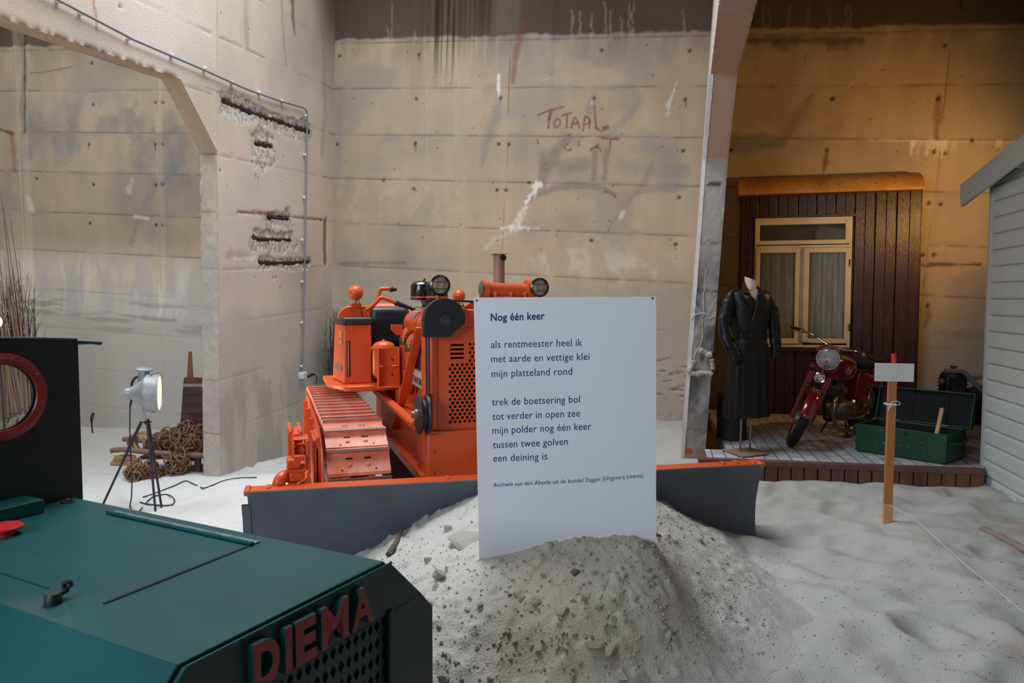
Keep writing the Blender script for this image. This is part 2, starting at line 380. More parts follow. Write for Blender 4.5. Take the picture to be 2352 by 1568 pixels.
P.poly([mid(1115, 130), mid(1090, 250), mid(1065, 360), mid(1060, 480)], [.05, .06, .045, .03], RUST*.8, .55, .8, .4)
P.poly([mid(975, 430), mid(973, 500), mid(978, 575)], [.012, .03, .014], WHITE, .8, .6, .3)
P.poly([mid(985, 560), mid(960, 680), mid(900, 830), mid(878, 960)], [.04, .09, .07, .04], BLUEG*.62, .5, .9, .4)
P.poly([mid(310, 820), mid(350, 800), mid(390, 800)], .06, BLUEG*.7, .4, .9, .5)
P.poly([mid(1380, 800), mid(1310, 880), mid(1260, 960), mid(1225, 1060), mid(1150, 1160)], [.06, .09, .10, .07, .06], PURP*.72, .6, .8, .35)
P.poly([mid(1220, 1130), mid(1290, 1095), mid(1400, 1078), mid(1500, 1080), mid(1600, 1100), mid(1655, 1135)], [.03, .045, .05, .045, .04, .03], PURP*.78, .6, .6, .35)
P.poly([mid(1330, 960), mid(1480, 960)], .1, PURP*.8, .5, .8, .5)
for zx in (1535, 1600): P.poly([mid(zx, 880), mid(zx-8, 1040)], .045, PURP*.72, .55, .7, .5)
P.poly([mid(1235, 900), mid(1235, 990)], .06, PURP*.75, .5, .8, .5)
P.poly([mid(1820, 820), mid(1960, 880), mid(2000, 1000), mid(1960, 1060)], .16, BLUEG*.8, .5, .9, .5)
P.poly([mid(1700, 960), mid(1850, 985), mid(2040, 990)], .1, BLUEG*.8, .45, .9, .5)
P.poly([mid(1870, 940), mid(1810, 1080), mid(1700, 1210), mid(1620, 1310)], [.05, .05, .03, .02], PURP*.85, .4, .8, .4)
P.poly([mid(1770, 1115), mid(1880, 1100), mid(2050, 1085)], [.03, .05, .06], BLUEG*.75, .5, .7, .4)
P.poly([mid(1800, 570), mid(1730, 680), mid(1620, 780)], [.015, .06, .04], BLUEG*.8, .5, .8, .4)
P.poly([mid(1530, 545), mid(1500, 640)], [.03, .06], BLUEG*.6, .5, .9, .4)
P.poly([mid(1530, 555), mid(1508, 620)], [.012, .008], WHITE*.9, .6)
for k in range(7): P.poly([mid(2010-k*3, 470+k*12), mid(1985-k*7, 560+k*10), mid(1950+k*4, 620+rng.uniform(-20, 60))], .008, WHITE*.75, .5, .8, .4)
P.poly([mid(1205, 1068), mid(1165, 1130), mid(1130, 1185)], [.05, .045, .02], WHITE*.95, .8, .9, 1.3, 26)
P.poly([mid(1130, 1200), mid(1095, 1270), mid(1060, 1330)], [.03, .045, .05], WHITE*.9, .6, .9, 1.3, 26)
P.poly([mid(990, 1325), mid(1080, 1322), mid(1205, 1328)], [.02, .03, .015], WHITE*.95, .6, .9, 1.3, 26)
P.poly([mid(1010, 1365), mid(950, 1390), mid(900, 1440)], .03, WHITE*.8, .35, .9, .6, 25)
P.poly([mid(1700, 1230), mid(1680, 1260)], .03, WHITE*.9, .5)
m = sstep(.5, .72, fbm(a*7, b*7, 5, 31))*sstep(.35, .05, np.abs(b-mid(1500, 1530)[1]))*sstep(mid(1040, 1500)[0], mid(1200, 1500)[0], a)*sstep(mid(2080, 1500)[0], mid(1900, 1500)[0], a); P.mix(m*.28, WHITE*.9)
m = sstep(.5, .7, fbm(a*9, b*9, 5, 32))*sstep(.4, .1, np.abs(b-mid(400, 1140)[1]))*sstep(mid(830, 1100)[0], mid(700, 1100)[0], a)*sstep(mid(0, 1100)[0], mid(100, 1100)[0], a); P.mix(m*.2, TAN*1.2)
P.poly([mid(60, 1530), mid(250, 1525), mid(430, 1528)], .025, RUST*.6, .4, .9, .7, 20)
P.poly([mid(55, 560), mid(50, 800), mid(40, 1000)], .06, BLUEG*.7, .4, .9, .4)
P.dots([mid(*q) for q in ((512, 315), (495, 575), (490, 835), (480, 1097), (50, 325), (35, 840), (975, 838), (1035, 840), (1018, 1105), (965, 1105), (1530, 570), (1548, 848), (2060, 578), (2048, 876), (2025, 1147), (1513, 1398), (2005, 1420), (985, 570), (305, 1048), (1150, 1062), (2085, 295), (1575, 292))], .026)
for q in ((512, 315), (490, 835), (2060, 578)): P.poly([mid(*q), mid(q[0]+3, q[1]+45)], [.02, .008], BLACK*1.6, .5)
P.dots([mid(rng.uniform(60, 2050), rng.uniform(260, 1500)) for _ in range(110)], .008, BLACK*1.5, .7)
# right bay
P.poly([rgt(1730, 640), rgt(1722, 760), rgt(1715, 930)], [.03, .06, .03], RUST*.75, .55, .9, .4)
P.poly([rgt(985, 1000), rgt(975, 1080), rgt(960, 1150)], [.025, .04, .012], RUST*.7, .75, .8, .4)
P.poly([rgt(890, 630), rgt(800, 760), rgt(720, 880)], [.02, .09, .08], BLUEG*.55, .5, .9, .4)
P.poly([rgt(340, 970), rgt(500, 960), rgt(690, 955)], [.15, .13, .07], BLUEG*.5, .65, .7, .35)
P.poly([rgt(460, 270), rgt(800, 272), rgt(1210, 268)], [.04, .06, .05], BLACK*1.7, .6, .8, .5)
P.poly([rgt(640, 300), rgt(700, 320)], .06, BLACK*1.9, .4, .8, .6); P.poly([rgt(1000, 300), rgt(1110, 310)], .05, BLACK*1.9, .4, .8, .6)
for k in range(42):
    zx = rng.uniform(1540, 1870) if k < 30 else rng.uniform(2090, 2300); l = rng.uniform(25, 130)*(1 if k < 30 else .5)
    P.poly([rgt(zx, 945), rgt(zx+rng.uniform(-10, 6), 945+l)], [.022, .006], WHITE*.9, .45, .9, .5, 25)
P.poly([rgt(1200, 930), rgt(1700, 945), rgt(2250, 950)], .012, WHITE*.85, .5, .8, .6, 25)
P.poly([rgt(1200, 960), rgt(1380, 1060)], .2, BLUEG*.6, .25, .9, .5)
P.dots([rgt(*q) for q in ((985, 1000), (1700, 1010), (1775, 1022), (1020, 657), (1730, 655), (1955, 935), (1775, 300), (345, 1000))], .027)
P.dots([rg2(*q) for q in ((403, 563), (483, 568), (360, 920), (437, 920), (395, 1270))], .026)
P.poly([rg2(395, 1270), rg2(400, 1340), rg2(375, 1420)], [.03, .04, .02], RUST*.55, .5, .9, .4)
P.poly([rg2(340, 985), rg2(430, 990), rg2(540, 985), rg2(600, 990), rg2(760, 985)], [.03, .03, .028, .01, .02], BLACK*1.9, .75, .6, .5, 22, dep=-.008)
P.poly([rg2(345, 978), rg2(400, 982)], .01, WHITE*.8, .6, .8, .8, 40)
P.poly([rg2(440, 1455), rg2(600, 1470), rg2(760, 1490)], [.03, .07, .06], BLUEG*.6, .4, .9, .6)
P.poly([rgt(1870, 0), rgt(1880, 40), rgt(1895, 70)], .015, BLACK, .8)
P.dots([rgt(rng.uniform(400, 2200), rng.uniform(320, 1150)) for _ in range(70)], .008, BLACK*1.5, .6)
# left bay
for q in (((180, 780), .2), ((225, 800), .16), ((465, 720), .2), ((475, 800), .12), ((700, 790), .25), ((800, 780), .3), ((900, 800), .22), ((230, 900), .25), ((380, 940), .28), ((460, 900), .2), ((940, 980), .25), ((1100, 1000), .3), ((1180, 900), .25), ((1090, 800), .22), ((870, 1040), .15), ((1130, 1180), .2), ((1190, 1170), .14), ((150, 1000), .15), ((980, 1160), .1)):
    P.poly([lft(*q[0])], q[1], BLUEG*.66, .5, .9, .8, 8)
P.poly([lft(1100, 990), lft(1110, 1120), lft(1020, 1180), lft(940, 1300), lft(880, 1450), lft(840, 1568)], [.08, .1, .08, .05, .04, .05], BLUEG*.7, .5, .8, .4)
P.poly([lft(850, 1150), lft(830, 1230)], [.04, .06], GREY*1.05, .6, .9, .6)
P.poly([lft(180, 1260), lft(200, 1340), lft(220, 1360)], [.05, .07, .03], WHITE*.8, .5, .9, .6)
P.poly([lft(870, 1390), lft(950, 1405)], .03, WHITE*.85, .6, .9, .6)
P.poly([lft(200, 470), lft(300, 460), lft(460, 430)], .012, DARK, .6)
P.dots([lft(*q) for q in ((598, 675), (570, 930), (1000, 930), (1047, 928), (600, 1187), (235, 1150), (578, 1437), (1000, 660), (1048, 662), (1004, 1190), (1048, 1190), (588, 408), (1003, 1448), (1046, 1452))], .027)
P.poly([lft(570, 930), lft(572, 965)], [.02, .008], RUST, .7); P.poly([lft(1000, 930), lft(998, 970)], [.03, .012], RUST*.6, .7)
for x0_, w_ in ((130, .10), (1022, .06)):
    sx_ = lft(x0_, 500)[0]; m = sstep(w_+.02, w_-.02, np.abs(a-sx_-.01*np.sin(b*3)))*sstep(.9, 1.2, b); P.mix(m*.22, TAN*1.12); P.h += m*.012
P.poly([lft(130, 200), lft(160, 400), lft(150, 700), lft(160, 850)], .05, DARK*.9, .4, .9, .4)
P.poly([lft(160, 210), lft(165, 600), lft(165, 850)], .012, BLACK*1.2, .8)
P.poly([lft(0, 830), lft(45, 850), lft(80, 858)], .03, BLACK, .7, .6, .6)
P.poly([lft(75, 870), lft(90, 1000), lft(95, 1100)], .05, RUST*1.1, .5, .9, .4)
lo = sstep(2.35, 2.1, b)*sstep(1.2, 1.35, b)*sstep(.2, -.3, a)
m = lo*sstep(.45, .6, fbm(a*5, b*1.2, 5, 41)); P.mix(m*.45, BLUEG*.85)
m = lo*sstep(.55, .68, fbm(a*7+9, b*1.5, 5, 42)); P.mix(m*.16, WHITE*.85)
lb = sstep(.2, -.3, a)*sstep(2.6, 1.9, b); P.c = P.c*(1+.6*lb[..., None]*np.array([1.05, 1.15, 1.3]))  # missing low light of the left bay put into the wall colour
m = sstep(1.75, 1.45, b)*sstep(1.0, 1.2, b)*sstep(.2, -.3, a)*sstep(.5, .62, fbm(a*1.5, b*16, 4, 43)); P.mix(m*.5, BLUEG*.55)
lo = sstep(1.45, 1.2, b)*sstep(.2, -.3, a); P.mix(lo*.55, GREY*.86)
# lower right of the mid bay: rough hand plaster
q0 = mid(1850, 100)[0]
m = sstep(q0, q0+.5, a)*sstep(SR+.1, SR-.1, a)*sstep(1.4, .5, b); P.h += m*.02*(fbm(a*14, b*10, 4, 44)-.5); P.mix(m*.4, GREY*.92)
for _ in range(26):
    p = (rng.uniform(q0+.1, SR), rng.uniform(.2, 1.3)); ang = rng.uniform(-.5, .5); l = rng.uniform(.05, .2)
    P.poly([p, (p[0]+l*math.cos(ang), p[1]+l*math.sin(ang))], .008, BLACK*2.2, .5, .7, .5, dep=-.01)
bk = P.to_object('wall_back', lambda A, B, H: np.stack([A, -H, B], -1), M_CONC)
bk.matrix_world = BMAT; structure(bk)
# ---------------------------------------------------------------- left wall with its wide opening
def lw1(zx, zy): return lwall(zx/2.8, zy/2.8)
def lw2(zx, zy): return lwall(460+zx/3.135, 180+zy/3.135)
M_CHIP = M_CONC
def side_wall(name, s0, thick_dir, face_dir, seed, decorate=None, dlen=-11.5, chip=.035):
    """a wall in the depth direction with an opening: jamb, haunch, flat soffit"""
    ub = np.concatenate([np.arange(-.6, HA, .0185), np.linspace(HA, SOFF, 30)[0:], ])
    ub = np.unique(np.round(ub, 4)); t = np.linspace(0, 1, 190)
    dl = np.where(ub < HA, JAMB, JAMB+(HD-JAMB)*(ub-HA)/(SOFF-HA))
    lower = Paint(t, ub); lower.a = dl[None, :]*(1-lower.a)
    dd = np.concatenate([np.arange(dlen, -6.6, .12), np.arange(-6.6, 0.001, .02)]); dd[-1] = 0
    uu = np.concatenate([np.arange(SOFF, 6.4, .02), np.array([6.8, 7.2, 7.6])])
    upper = Paint(dd, uu)
    objs = []
    for Pn in (lower, upper):
        rows(Pn, seed, joints=[lwall(498, 100)[0]], seam=.95)
        lo_ = sstep(2.5, 1.4, Pn.b+(fbm(Pn.a*1.5, Pn.b*1.5, 4, seed+9)-.5)*.8); Pn.mix(lo_*.6, GREY*.95)
        # chipped lower arris of the opening
        if decorate: decorate(Pn)
    e = sstep(.030, .004, upper.b-SOFF)*sstep(.40, .52, fbm(upper.a*24, upper.b*12, 4, seed+3))*sstep(HD-.02, HD-.1, upper.a); upper.h -= e*.02; upper.mix(e*.75, DARK*.8)
    V = []; Q = []; C = []
    def put(P3, col):
        n, m = P3.shape[:2]; o = sum(len(v) for v in V); idx = np.arange(n*m).reshape(n, m)+o
        V.append(P3.reshape(-1, 3)); C.append(col.reshape(-1, 3)); Q.append(np.stack([idx[:-1, :-1], idx[1:, :-1], idx[1:, 1:], idx[:-1, 1:]], -1).reshape(-1, 4))
    for Pn in (lower, upper):
        put(np.stack([s0+face_dir*Pn.h, Pn.a, Pn.b], -1), Pn.c)
    # jamb, haunch and soffit (through the thickness) and the hidden far face
    ts = np.linspace(0, S_THK, 13)
    prof = [(JAMB, u) for u in np.arange(-.6, HA, .02)]+[(JAMB+(HD-JAMB)*k/32, HA+(SOFF-HA)*k/32) for k in range(33)]+[(d, SOFF) for d in np.arange(HD-.05, dlen, -.05)]
    prof = np.array(prof); T, I = np.meshgrid(ts, np.arange(len(prof)), indexing='ij')
    X = s0+thick_dir*T; Dp = prof[I, 0]; Up = prof[I, 1]
    jc = np.ones(T.shape+(3,))*TAN; L = Dp+Up
    jc *= (1+.35*(fbm(T*6, L*3, 5, seed+20)-.5)+.2*(fbm(T*22, L*9, 4, seed+21)-.5))[..., None]
    lowm = sstep(2.9, 2.3, Up)*.75; jc = jc*(1-lowm[..., None])+GREY*.9*lowm[..., None]
    seam = (1-sstep(.004, .012, np.abs(((Up-UREF)/ROW+.5) % 1-.5)*ROW))*(Up < HA)*.5; jc = jc*(1-seam[..., None])+DARK*seam[..., None]
    if decorate: jc = decorate((T, Dp, Up, jc)) if decorate.__code__.co_argcount and True else jc
    rgh = (fbm(T*20, L*14, 4, seed+23)-.5)*.014
    # ragged edges
    edge = np.minimum(T, S_THK-T); rag = sstep(.02, 0, edge)*(fbm(L*16, L*0, 4, seed+24)-.35)*.02
    put(np.stack([X, Dp-np.where(Up < SOFF-.001, rgh-rag, 0)*0+rgh*(Up < HA)+rag*(Up < SOFF-.001), Up+rgh*(Up >= HA)+np.where(Up >= SOFF-.001, np.maximum(rag, 0), 0)], -1), jc)
    fb = [(JAMB, -.6), (0, -.6), (0, SOFF), (HD, SOFF), (JAMB, HA)]
    sf = s0+thick_dir*S_THK
    far = np.array([[(sf, JAMB, -.6), (sf, JAMB, HA)], [(sf, 0, -.6), (sf, 0, HA)]]); put(far, np.ones((2, 2, 3))*TAN)
    far = np.array([[(sf, JAMB, HA), (sf, HD, SOFF)], [(sf, 0, HA), (sf, 0, SOFF)]]); put(far, np.ones((2, 2, 3))*TAN)
    far = np.array([[(sf, dlen, SOFF), (sf, dlen, 7.6)], [(sf, 0, SOFF), (sf, 0, 7.6)]]); put(far, np.ones((2, 2, 3))*TAN)
    V_, Q_, C_ = np.vstack(V), np.vstack(Q), np.vstack(C)
    me = bpy.data.meshes.new(name); me.vertices.add(len(V_)); me.vertices.foreach_set('co', V_.astype(np.float32).ravel())
    me.loops.add(Q_.size); me.loops.foreach_set('vertex_index', Q_.astype(np.int32).ravel()); me.polygons.add(len(Q_)); me.polygons.foreach_set('loop_start', np.arange(0, Q_.size, 4, dtype=np.int32)); me.update(calc_edges=True)
    at = me.color_attributes.new('stain', 'FLOAT_COLOR', 'POINT'); at.data.foreach_set('color', np.hstack([np.clip(C_, .004, 1), np.ones((len(C_), 1))]).astype(np.float32).ravel())
    me.materials.append(M_CONC)
    bm = bmesh.new(); bm.from_mesh(me); bmesh.ops.recalc_face_normals(bm, faces=bm.faces); bm.to_mesh(me); bm.free()
    me.polygons.foreach_set('use_smooth', [True]*len(me.polygons)); me.set_sharp_from_angle(angle=rad(50))
    o = bpy.data.objects.new(name, me); COL.objects.link(o); o.matrix_world = BMAT; return structure(o)
SPALLS = [([(165, 160), (300, 215), (440, 270), (620, 330), (790, 385)], .05, .12), ([(410, 470), (520, 490)], .04, .20), ([(490, 1000), (640, 1010)], .04, .10), ([(385, 1140), (420, 1160), (660, 1165)], .03, .12), ([(430, 1330), (600, 1330), (790, 1320)], .035, .08)]
def deco_left(Pn):
    if isinstance(Pn, tuple):
        T, Dp, Up, jc = Pn; m = (Up >= HA)[..., None]*.35; return jc*(1-m)+np.array(srgb(176, 140, 100))*m
    pk = np.array(srgb(216, 202, 190)); m = .35+.65*sstep(.25, .7, fbm(Pn.a*1.1, Pn.b*1.1, 4, 61)); Pn.mix(m*.8, pk)
    Pn.poly([lw1(1880, -40), lw1(1885, 100), lw1(1895, 230)], [.06, .05, .015], RUST*.8, .75, .8, .4)
    Pn.poly([lw1(1590, -40), lw1(1580, 60), lw1(1590, 300)], [.1, .06, .04], RUST, .3, .9, .4)
    Pn.poly([lw1(1810, -30), lw1(1820, 200), lw1(1840, 420)], [.03, .02, .02], DARK, .4, .9, .4)
    Pn.poly([lw1(600, 0), lw1(612, 80), lw1(625, 200)], [.01, .02, .012], np.array(srgb(120, 70, 60)), .6, .8, .5)
    m = sstep(-.75, -.1, Pn.a)*sstep(4.6, 5.6, Pn.b); Pn.mix(m*.75, DARK*.85)
    Pn.poly([lw1(2080, 330), lw1(2090, 700), lw1(2070, 1000)], [.05, .05, .06], BLUEG*.7, .35, .9, .4)
    for k, (pts, core, sur) in enumerate(SPALLS):
        q = [lw2(*p) for p in pts]
        if len(q) == 2: q = [q[0], ((q[0][0]+q[1][0])/2, (q[0][1]+q[1][1])/2), q[1]]
        up = [(p[0], p[1]+sur*.5) for p in q]; dn = [(p[0], p[1]-sur*.55) for p in q]
        c0 = Pn.c.copy()
        Pn.poly(dn, [sur*(.62+.3*math.sin(i*2.3+k)) for i in range(len(q))], GREY*1.12, .9, .3, 1.1, 9, dep=-.006)
        Pn.poly(up, [sur*(.42+.25*math.sin(i*1.9+k*2)) for i in range(len(q))], GREY*.85, .85, .3, 1.1, 9, dep=-.012)
        ch = np.abs(Pn.c-c0).sum(-1) > .02; sp = sstep(.5, .66, vnoise(Pn.a*62, Pn.b*62, 31+k))*ch; Pn.mix(sp*.5, BLACK*2.4); sp = sstep(.62, .75, vnoise(Pn.a*48, Pn.b*48, 41+k))*ch; Pn.mix(sp*.5, WHITE)
        Pn.h += ch*(vnoise(Pn.a*55, Pn.b*55, 51+k)-.5)*.008
        Pn.poly(q, [core*(.35+.35*vnoise(i*1.3, k*2.1, 6)) for i in range(len(q))], BLACK*.8, .95, .3, .9, 20, dep=-.02)
        Pn.poly(q, [core*.9]*len(q), np.array(srgb(84, 60, 48)), .5, .7, 1.2, 24)
    Pn.poly([lw2(240, 1295), lw2(300, 1298), lw2(390, 1293)], [.012, .02, .022], WHITE, .9, .4, .7, 18)
    Pn.poly([lw2(200, 1260), lw2(330, 1270)], .06, PURP*.8, .35, .9, .6)
    Pn.poly([lw2(270, 965), lw2(480, 975), lw2(660, 1000), lw2(880, 1018)], [.015, .025, .01, .02], RUST*1.05, .7, .5, .4, dep=-.01)
    Pn.poly([lw2(905, 1025), lw2(903, 1180), lw2(905, 1325)], .045, RUST*1.25, .8, .3, .25, dep=-.02)
    Pn.poly([lw2(890, 1025), lw2(886, 1180), lw2(892, 1325)], .014, BLACK*1.2, .8, .4, .25)
    Pn.poly([lw2(0, 75), lw2(60, 85), lw2(115, 105)], .03, RUST*.8, .55, .7, .6)
    Pn.dots([lw2(*q) for q in ((145, 665), (113, 610), (80, 645), (15, 285), (338, 155))], .014)
    Pn.dots([lw2(*q) for q in ((525, 1430), (545, 1430), (577, 1507))], .016, RUST*.8, .8)
    Pn.dots([lw1(772, 40)], .02)
    lo_ = sstep(1.95, 1.6, Pn.b+(fbm(Pn.a*2, Pn.b*2, 4, 62)-.5)*.5); Pn.mix(lo_*.7, GREY*.95)
    m = sstep(1.5, 1.0, Pn.b)*sstep(-1.0, -.2, Pn.a)*.55; Pn.mix(m, BLUEG*.7)
    m = sstep(1.3, .9, Pn.b)*sstep(.45, .65, fbm(Pn.a*4, Pn.b*1.5, 4, 63)); Pn.mix(m*.45, BLUEG*.8)
    rng2 = random.Random(8)
    for _ in range(40):
        Pn.poly([(rng2.uniform(JAMB, -.05), rng2.uniform(.1, 5))], rng2.uniform(.006, .013), BLACK*1.6, .7)
wl = side_wall('wall_left', 0.0, -1, 1, 51, deco_left)
def deco_right(Pn):
    if isinstance(Pn, tuple):
        T, Dp, Up, jc = Pn
        pink = np.array(srgb(176, 140, 118)); m = ((Up >= HA)*.75)[..., None]; jc = jc*(1-m)+pink*m
        # below the haunch: grey concrete with dark weathered patches
        m = ((Up < HA))[..., None]*.9; jc = jc*(1-m)+GREY*.86*m*(1+.25*(fbm(T*14, Up*6, 5, 71)-.5))[..., None]+jc*0
        d = sstep(.34, .50, fbm(T*5, Up*2.3, 5, 72))*sstep(.9, 1.3, Up)*sstep(2.75, 2.3, Up); jc = jc*(1-d[..., None]*.8)+np.array(srgb(76, 76, 82))*d[..., None]*.8
        for u0, k in ((2.75, .6), (2.32, .8), (2.0, .35), (1.05, .4)):
            w = u0+(fbm(T*25, T*0+u0, 3, 73)-.5)*.08; m = (1-sstep(.004, .014, np.abs(Up-w)))*k; jc = jc*(1-m[..., None])+BLACK*1.5*m[..., None]
        m = (np.hypot((T-.1)/.06, (Up-(HA-.22))/.02) < 1+.6*(fbm(T*40, Up*40, 3, 74)-.5))*.8; jc = jc*(1-m[..., None])+BLACK*1.4*m[..., None]
        return jc
    m = Pn.a < 99; Pn.mix(m*.5, GREY*1.02)
wr = side_wall('wall_right', SR, 1, -1, 81, deco_right)
# chamfer with daylight painted in, along the left arris of the right-hand opening
M_LITEDGE = mat('daylit_edge', srgb(232, 229, 227), .8, var=.12, scale=12)
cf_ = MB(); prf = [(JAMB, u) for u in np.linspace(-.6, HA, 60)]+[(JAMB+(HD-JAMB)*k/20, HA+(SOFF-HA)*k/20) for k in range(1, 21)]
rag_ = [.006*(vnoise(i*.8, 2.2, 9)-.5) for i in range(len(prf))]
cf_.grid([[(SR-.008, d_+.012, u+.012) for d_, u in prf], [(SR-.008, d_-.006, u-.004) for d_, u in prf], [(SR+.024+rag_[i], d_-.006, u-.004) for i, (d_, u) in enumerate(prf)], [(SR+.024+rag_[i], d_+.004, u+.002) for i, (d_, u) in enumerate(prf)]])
o = cf_.build('chamfer', M_LITEDGE); o.parent = wr
# outer walls, front wall with its wide doorway, roof with a long skylight
def slab(name, lo, hi, m):
    o = MB().box(lo, hi).build(name, m, smooth=False); o.matrix_world = BMAT; return structure(o)
M_PLAIN = mat('old_concrete', srgb(196, 172, 146), .9, var=.2, scale=1.2, bump=.3, bscale=40, col2=srgb(165, 158, 148), mix_scale=.8)
M_ROOF = mat('roof_concrete', srgb(120, 104, 90), .9, var=.2, scale=1.2)
slab('wall_outer_left', (-6.6, -13.6, -1.2), (-6.4, .1, 7.6), M_PLAIN)
slab('wall_outer_right', (10.6, -13.6, -1.2), (10.8, .1, 7.6), M_PLAIN)
fr = MB()
fr.box((-6.6, -13.8, -1.2), (-4.4, -13.6, 7.6)).box((.6, -13.8, -1.2), (10.8, -13.6, 7.6)).box((-4.4, -13.8, 4.6), (.6, -13.6, 7.6))
o = fr.build('wall_front', M_PLAIN, smooth=False); o.matrix_world = BMAT; structure(o)
HOLES = [(-.6, 3.6, -5.3, -1.9), (-5.3, -1.7, -5.2, -1.6)]     # roof openings: middle bay, left bay
rf = MB(); cs = sorted({-6.6, 10.8, *[h[0] for h in HOLES], *[h[1] for h in HOLES]}); cd = sorted({-13.8, .1, *[h[2] for h in HOLES], *[h[3] for h in HOLES]})
for i in range(len(cs)-1):
    for j in range(len(cd)-1):
        ms, md = (cs[i]+cs[i+1])/2, (cd[j]+cd[j+1])/2
        if not any(h[0] < ms < h[1] and h[2] < md < h[3] for h in HOLES): rf.box((cs[i], cd[j], 7.5), (cs[i+1], cd[j+1], 7.8))
o = rf.build('ceiling', M_ROOF, smooth=False); o.matrix_world = BMAT; structure(o)
# ---------------------------------------------------------------- graffiti: faded red letters brushed on the back wall
M_RED = mat('faded_red_paint', srgb(150, 104, 92), .9, var=.35, scale=14)
def on_back(zx, zy, off=.004): s_, u_ = mid(zx, zy); return np.array([s_, -off, u_])
STROKES = [[(1200, 668), (1270, 640), (1355, 618)], [(1275, 632), (1262, 745)], [(1262, 700), (1285, 640)], [(1310, 690), (1295, 715), (1305, 738), (1328, 725), (1330, 695), (1310, 690)],
           [(1340, 670), (1400, 652)], [(1372, 662), (1368, 745)], [(1395, 745), (1418, 680), (1445, 745)], [(1402, 718), (1440, 715)], [(1465, 760), (1475, 680), (1500, 690), (1500, 715), (1470, 722)], [(1500, 745), (1505, 690)],
           [(1530, 610), (1540, 752)], [(1535, 735), (1570, 758), (1612, 740), (1600, 732), (1575, 745)],
           [(1195, 800), (1205, 835)], [(1380, 832), (1355, 845), (1372, 872), (1400, 862)], [(1440, 815), (1438, 845)], [(1505, 872), (1545, 845), (1570, 880)], [(1570, 800), (1675, 808)], [(1625, 805), (1615, 890)], [(1600, 1110), (1640, 1125), (1650, 1150)]]
gm = MB()
for st in STROKES:
    pts = catmull([on_back(*p) for p in st], 5) if len(st) > 2 else [on_back(*p) for p in st]
    L_ = []; R_ = []
    for i, p in enumerate(pts):
        t = pts[min(i+1, len(pts)-1)]-pts[max(i-1, 0)]; n_ = nrm(np.cross(t, [0, 1, 0])); w = .008+.005*vnoise(i*.9, len(st)*1.3, 3); L_.append(p+n_*w); R_.append(p-n_*w)
    gm.grid([L_, R_])
g = gm.build('graffiti', M_RED, smooth=False); g.parent = bk; g['label'] = 'faded red brushed letters'
# ---------------------------------------------------------------- corroded reinforcement in the spalls of the left wall
M_REBAR = mat('rusted_iron', srgb(52, 36, 30), .9, var=.4, scale=30, bump=.5, bscale=60)
for pts, core, sur in SPALLS:
    q = [lw2(*p) for p in pts]
    for off in ((.008, -.012) if len(pts) > 2 else (0,)):
        P3 = [np.array([-.02+.006*math.sin(i*2.1), p[0], p[1]+off]) for i, p in enumerate(q)]
        r_ = MB().tube(catmull(P3, 6) if len(P3) > 2 else P3, .011, 8).build('reinforcement_bar', M_REBAR); r_.parent = wl
# ridges of repair mortar and a lumpy filled crack on the front of the right-hand pier
M_MORT = mat('repair_mortar', srgb(176, 170, 158), .9, var=.2, scale=25, bump=.5, bscale=50)
def on_pier(zx, zy, off=.0):     # zoom of 1500..1700 x 620..1080, scale 3.41
    q = Binv(on_plane(1500+zx/3.41, 620+zy/3.41, Bw(0, JAMB, 0), BD)); return np.array([q[0], JAMB-off, q[2]])
for k, (pts, r_) in enumerate(([[(420, 0), (405, 60), (415, 120), (395, 200), (400, 300), (392, 360), (385, 450), (390, 520), (370, 600)], .007], [[(310, 215), (340, 290), (365, 330)], .005], [[(500, 225), (460, 300), (430, 360)], .006], [[(300, 390), (335, 350), (400, 340), (440, 380), (480, 360)], .008], [[(370, 600), (335, 650), (320, 700)], .009])):
    c = [on_pier(*p) for p in pts]; c = catmull(c, 5); rr = [r_*(.7+.8*vnoise(i*.7, k*3.1, 4)) for i in range(len(c))]
    o = MB().tube(c, rr, 8).build('mortar_ridge', M_MORT); o.parent = wr
lump = MB()
for pts, r_ in (([(322, 705), (312, 740), (290, 790), (330, 812), (390, 805), (440, 810), (468, 822)], .024), ([(360, 625), (400, 640), (430, 662), (465, 655)], .026), ([(455, 690), (462, 730), (470, 780)], .022)):
    c = catmull([on_pier(*p, off=.012) for p in pts], 6); rr = [r_*(.75+.6*vnoise(i*.55, r_*99, 6)) for i in range(len(c))]; rr[0] *= .5; rr[-1] *= .5
    lump.tube(c, rr, 12)
o = lump.build('mortar_lump', M_MORT, sub=1); o.parent = wr
# ---------------------------------------------------------------- conduit along the left wall, with its socket
M_PIPE = mat('grey_conduit', srgb(118, 124, 132), .45, var=.08)
M_CLIP = mat('white_clip', srgb(205, 205, 202), .5)
M_DKPL = mat('black_rubber', srgb(24, 25, 28), .55)
pts = [(20, -55), (130, 3), (300, 92), (460, 160), (560, 205), (640, 233), (690, 247), (698, 254), (700, 268), (698, 400), (696, 500), (694, 640), (692, 760), (690, 850)]
def lw3(x, y, off): d_, u_ = lwall(x, y); return Bw(off, d_, u_)
c = [lw3(x, y, .035) for x, y in pts]; c = [c[0]]+[(1-t)*c[i]+t*c[i+1] for i in range(len(c)-1) for t in (.5, 1)]
pipe = MB().tube(c, .0105, 10).build('conduit_pipe', M_PIPE); tag(pipe, 'grey electrical conduit running down the left concrete wall to the socket', 'pipe')
for x, y in ((68, -30), (130, 3), (182, 30), (292, 88), (392, 127), (467, 156), (530, 190), (592, 212), (645, 232), (699, 265), (697, 355), (696, 453), (691, 550), (691, 646), (690, 740), (689, 840)):
    d_, u_ = lwall(x, y); q = Bw(.02, d_, u_)
    cl = MB().box(Vector(q)-Vector((.016, .016, .014)), Vector(q)+Vector((.016, .016, .014))).build('pipe_clip', M_CLIP, pipe, bevel=.004)
